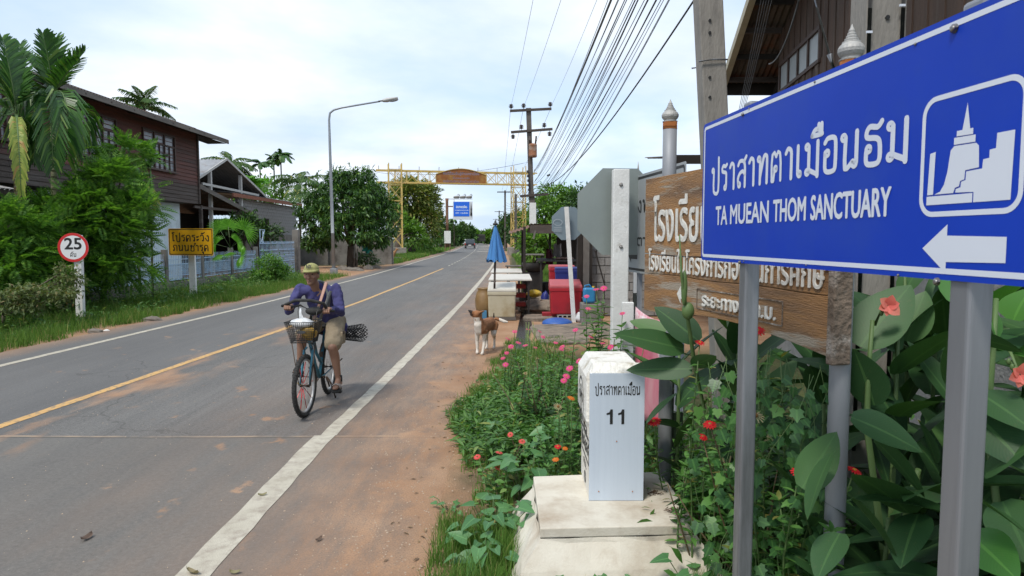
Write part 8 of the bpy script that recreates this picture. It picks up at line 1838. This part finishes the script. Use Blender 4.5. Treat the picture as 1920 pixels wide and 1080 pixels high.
for b, e, w_, r_, y0, y1 in [((1596,782),(1727,850),.15,.5,2.45,2.35),((1640,825),(1733,928),.13,-.7,2.5,2.4),((1705,963),(1595,885),.17,.4,2.45,2.35),((1596,935),(1684,1045),.17,-.5,2.4,2.3),((1722,965),(1684,1062),.15,.3,2.4,2.25),((1755,868),(1730,788),.10,.9,2.5,2.55),((1503,915),(1578,815),.14,.8,2.5,2.6),((1560,850),(1505,968),.15,.7,2.45,2.35),((1575,1000),(1530,1085),.13,.2,2.4,2.3)]: one_leaf(t, b, e, w_, r_, y0=y0, y1=y1, sag=.12)
t = thing('canna_plant', 'canna plant with upright broad leaves and a salmon flower beside the timber end batten', 'canna', (1.62,2.7,0))
mb = MB(); mb.tube([(1.62,2.7,-.05), P(1625,800,2.75), P(1628,700,2.75), P(1636,600,2.75)], [.016,.013,.010,.008], 8); mb.build('stem', STEM, t)
for b, e, w_, r_, y0, y1 in [((1612,650),(1712,535),.22,.6,2.8,2.85),((1640,760),(1600,655),.16,.9,2.75,2.75),((1660,660),(1760,560),.2,-.6,2.9,3.0),((1620,700),(1700,820),.2,.5,2.9,2.8),((1700,640),(1735,545),.16,.3,2.95,3.0)]: one_leaf(t, b, e, w_, r_, y0=y0, y1=y1, sag=.1)
canna_flower(t, P(1665,573,2.72), .052, P(1640,610,2.75))
t = thing('canna_plant', 'canna plant right of the thick square post with fresh upright leaf and salmon buds', 'canna', (1.85,2.3,0))
mb = MB(); mb.tube([(1.85,2.3,-.05), P(1850,800,2.35), P(1862,650,2.35), P(1868,560,2.4)], [.016,.013,.010,.008], 8); mb.build('stem', STEM, t)
for b, e, w_, r_, y0, y1, m_ in [((1868,632),(1838,548),.16,.2,2.35,2.4,L_CANNAB),((1830,636),(1925,664),.07,-.9,2.3,2.1,None),((1838,738),(1935,812),.13,.4,2.3,2.1,None),((1822,770),(1922,882),.17,.5,2.3,2.1,None),((1811,926),(1940,1012),.13,-.5,2.1,1.9,None),((1848,890),(1940,830),.16,.4,2.2,2.1,None),((1815,1000),(1900,1090),.15,.5,2.1,1.9,L_CANNAB),((1900,600),(1930,540),.15,.3,2.6,2.6,L_CANNAB),((1880,940),(1925,1060),.15,.5,2.2,2.0,None)]: one_leaf(t, b, e, w_, r_, m=m_, y0=y0, y1=y1, sag=.12)
canna_flower(t, P(1912,703,2.2), .045, P(1868,640,2.35)); canna_flower(t, P(1850,632,2.45), .03, P(1862,650,2.35))
# ivy gourd vine climbing between slim post and pipe post
t = thing('climbing_vine', 'lobed leaf vine climbing between the slim sign post and the round pipe post', 'vine', (1.15,3.0,0))
mb = MB(); k_ = 0
for i in range(26):
    px = 1340+i*8.2; y_ = 3.05-.012*i+random.uniform(-.1,.1); z0 = 0.05; top_ = P(px, 655+random.uniform(-15,30)+abs(i-10)*3, y_); b0 = Vector((top_.x+random.gauss(0,.1), y_+.05, z0)); pts = [b0.lerp(top_,u/8)+Vector((.06*math.sin(u*.9+i*2),.04*math.cos(u*1.3+i),0)) for u in range(9)]; mb.tube(pts, .0013, 5)
    for u in range(11):
        if k_ >= 290: break
        s_ = (u+random.random())/11.5*8; j = int(s_); q = pts[j].lerp(pts[j+1],s_-j)+Vector((random.gauss(0,.02),-abs(random.gauss(0,.03)),0)); inst('leaf', IV, frame_m(q, Vector((random.gauss(0,.5),-.35,-.75+random.gauss(0,.3))), random.uniform(.035,.062), upv=Vector((random.gauss(0,.25),-1,.35))), t); k_ += 1
mb.build('tendrils', STEM, t)
for (px,py) in ((1413,647),(1480,660),(1502,938)):
    pass
t = thing('white_flower', 'small white flower beside the slim post above the vine', 'flower', P(1413,647,2.9))
for k in range(5): a = 2*math.pi*k/5; inst('petal', leaf_mesh(blade(1,.6,3,.1,.3), mat('white_petal', (.7,.7,.68), (.6,.62,.6), rough=.6)), frame_m(P(1413,647,2.9), Vector((math.cos(a),-.3,math.sin(a))), .016, upv=Vector((0,-1,0))), t)
mb = MB(); mb.tube([P(1413,647,2.9), P(1410,690,2.95)], .0015, 5); mb.build('stem', STEM, t)
# broad leaf weeds at the stone
def broadweed(label, base, n, ls, rad, h, seed, up_=.5, bias=(0,0)):
    rs = random.Random(seed); base = Vector(base); t = thing('broadleaf_weed', label, 'weed', base); mb = MB()
    for i in range(n):
        a = rs.uniform(0,6.28); r = rad*rs.uniform(.2,1); q = base+Vector((math.cos(a)*r+bias[0]*rs.random(),math.sin(a)*r+bias[1]*rs.random(),h*rs.uniform(.3,1))); b0 = base+Vector((math.cos(a)*r*.4,math.sin(a)*r*.4,-.01)); mb.tube([b0,b0.lerp(q,.6)+Z*.02,q], .0025, 5); d = Vector((math.cos(a)+rs.gauss(0,.4),math.sin(a)-.5,rs.uniform(-.35,.25))); inst('leaf', rs.choice(HL), frame_m(q, d, ls*rs.uniform(.65,1.15), rs.uniform(-.4,.4), upv=Vector((0,-.25,1))), t)
    mb.build('stems', STEM, t); return t
broadweed('arrow leaved weed climbing over the left rim of the stone base', (.12,4.75,0), 14, .15, .24, .30, 1)
broadweed('arrow leaved weed with pale veined leaves left of the stone footing', (-.12,4.15,0), 22, .13, .24, .22, 2)
broadweed('arrow leaved weed tuft touching the dirt shoulder near the bottom', (-.16,3.75,0), 12, .11, .16, .16, 3)
broadweed('small heart leaved seedling in front of the stone footing, left of centre', (.20,3.55,0), 8, .085, .13, .13, 4)
broadweed('small heart leaved seedling in front of the stone footing, nearer its middle', (.46,3.48,0), 9, .075, .15, .11, 5)
broadweed('heart leaved weed at the right front corner of the stone footing', (.98,3.35,0), 16, .11, .22, .22, 6)
broadweed('heart leaved weed at the foot of the slim sign post', (1.15,3.05,0), 14, .12, .2, .26, 7)
broadweed('broad leaved weed between pink zinnias and the stone', (.30,5.35,0), 16, .13, .22, .36, 8)
broadweed('broad leaved weed in the middle of the flower bed', (.05,5.9,0), 18, .11, .3, .26, 9)
broadweed('heart leaved creeper beside the thick white post', (.95,5.6,0), 16, .14, .2, .95, 10)
broadweed('tiny creeping weed straying onto the bare dirt', (-.42,4.55,0), 9, .05, .16, .05, 11)
PEB = mat('pebbles', (.44,.34,.25), (.30,.22,.16), scale=3, rough=.95)
n_ = 2600; x_ = np.concatenate([RNG.normal(-.75,.32,n_), RNG.uniform(-8.9,-7.8,700), RNG.uniform(-7,-1.2,500)]); y_ = np.concatenate([3.3+11*RNG.random(n_)**1.5, 9.5+12*RNG.random(700), 3.6+7*RNG.random(500)])
pv = np.array([(-1,-.7,0),(1,-.8,0),(.8,.9,0),(-.9,.7,0),(-.3,-.2,.9),(.5,.3,.8)])*.5; pf = np.array([(0,1,4),(1,5,4),(1,2,5),(2,3,5),(3,4,5),(3,0,4)]); a_ = RNG.uniform(0,6.28,len(x_)); sz = RNG.uniform(.004,.013,len(x_))*RNG.uniform(.5,1.3,len(x_))
Vp = pv[None]*sz[:,None,None]; Vr = np.stack([Vp[:,:,0]*np.cos(a_)[:,None]-Vp[:,:,1]*np.sin(a_)[:,None]+x_[:,None], Vp[:,:,0]*np.sin(a_)[:,None]+Vp[:,:,1]*np.cos(a_)[:,None]+y_[:,None], Vp[:,:,2]+.0005], 2)
np_mesh('gravel', Vr.reshape(-1,3), (pf[None]+(np.arange(len(x_))*6)[:,None,None]).reshape(-1,3), PEB, stuff=True)
pp = np.stack([np.concatenate([RNG.normal(-.55,.22,150), RNG.uniform(-9.0,-8.0,120)]), np.concatenate([3.4+8*RNG.random(150), 9.5+14*RNG.random(120)]), np.full(270,.006)],1); d_ = unit(270); d_[:,2] *= .15
swarm('leaf_litter', blade(1,.4,2,.3,.1), pp, d_, RNG.uniform(.015,.05,270), leafm('litter_leaves', (.10,.065,.04), (.19,.13,.07), rough=.8, trans=.05), stuff=True)
# weedy seed spikes
t = thing('seeding_weed', 'pale feathery seed spikes standing over the pink zinnias', 'weed', (.2,7.4,0)); mb = MB()
for i in range(9):
    b0 = Vector((.2+random.gauss(0,.06),7.4+random.gauss(0,.06),0)); tp = P(998+random.uniform(-12,14),602+random.uniform(0,28),7.4); mb.tube([b0,b0.lerp(tp,.6),tp], .003, 5)
    for k in range(34): u = .5+.5*k/34; q = b0.lerp(tp,u); a = k*2.4; e = Vector((math.cos(a)*.5,math.sin(a)*.5,.8))*.028; w_ = Vector((-math.sin(a),math.cos(a),0))*.003; mb.add([q-w_,q+w_,q+e], [(0,1,2)], 0)
mb.build('spikes', leafm('pale_seed_spike', (.13,.18,.06), (.20,.24,.09)), t)
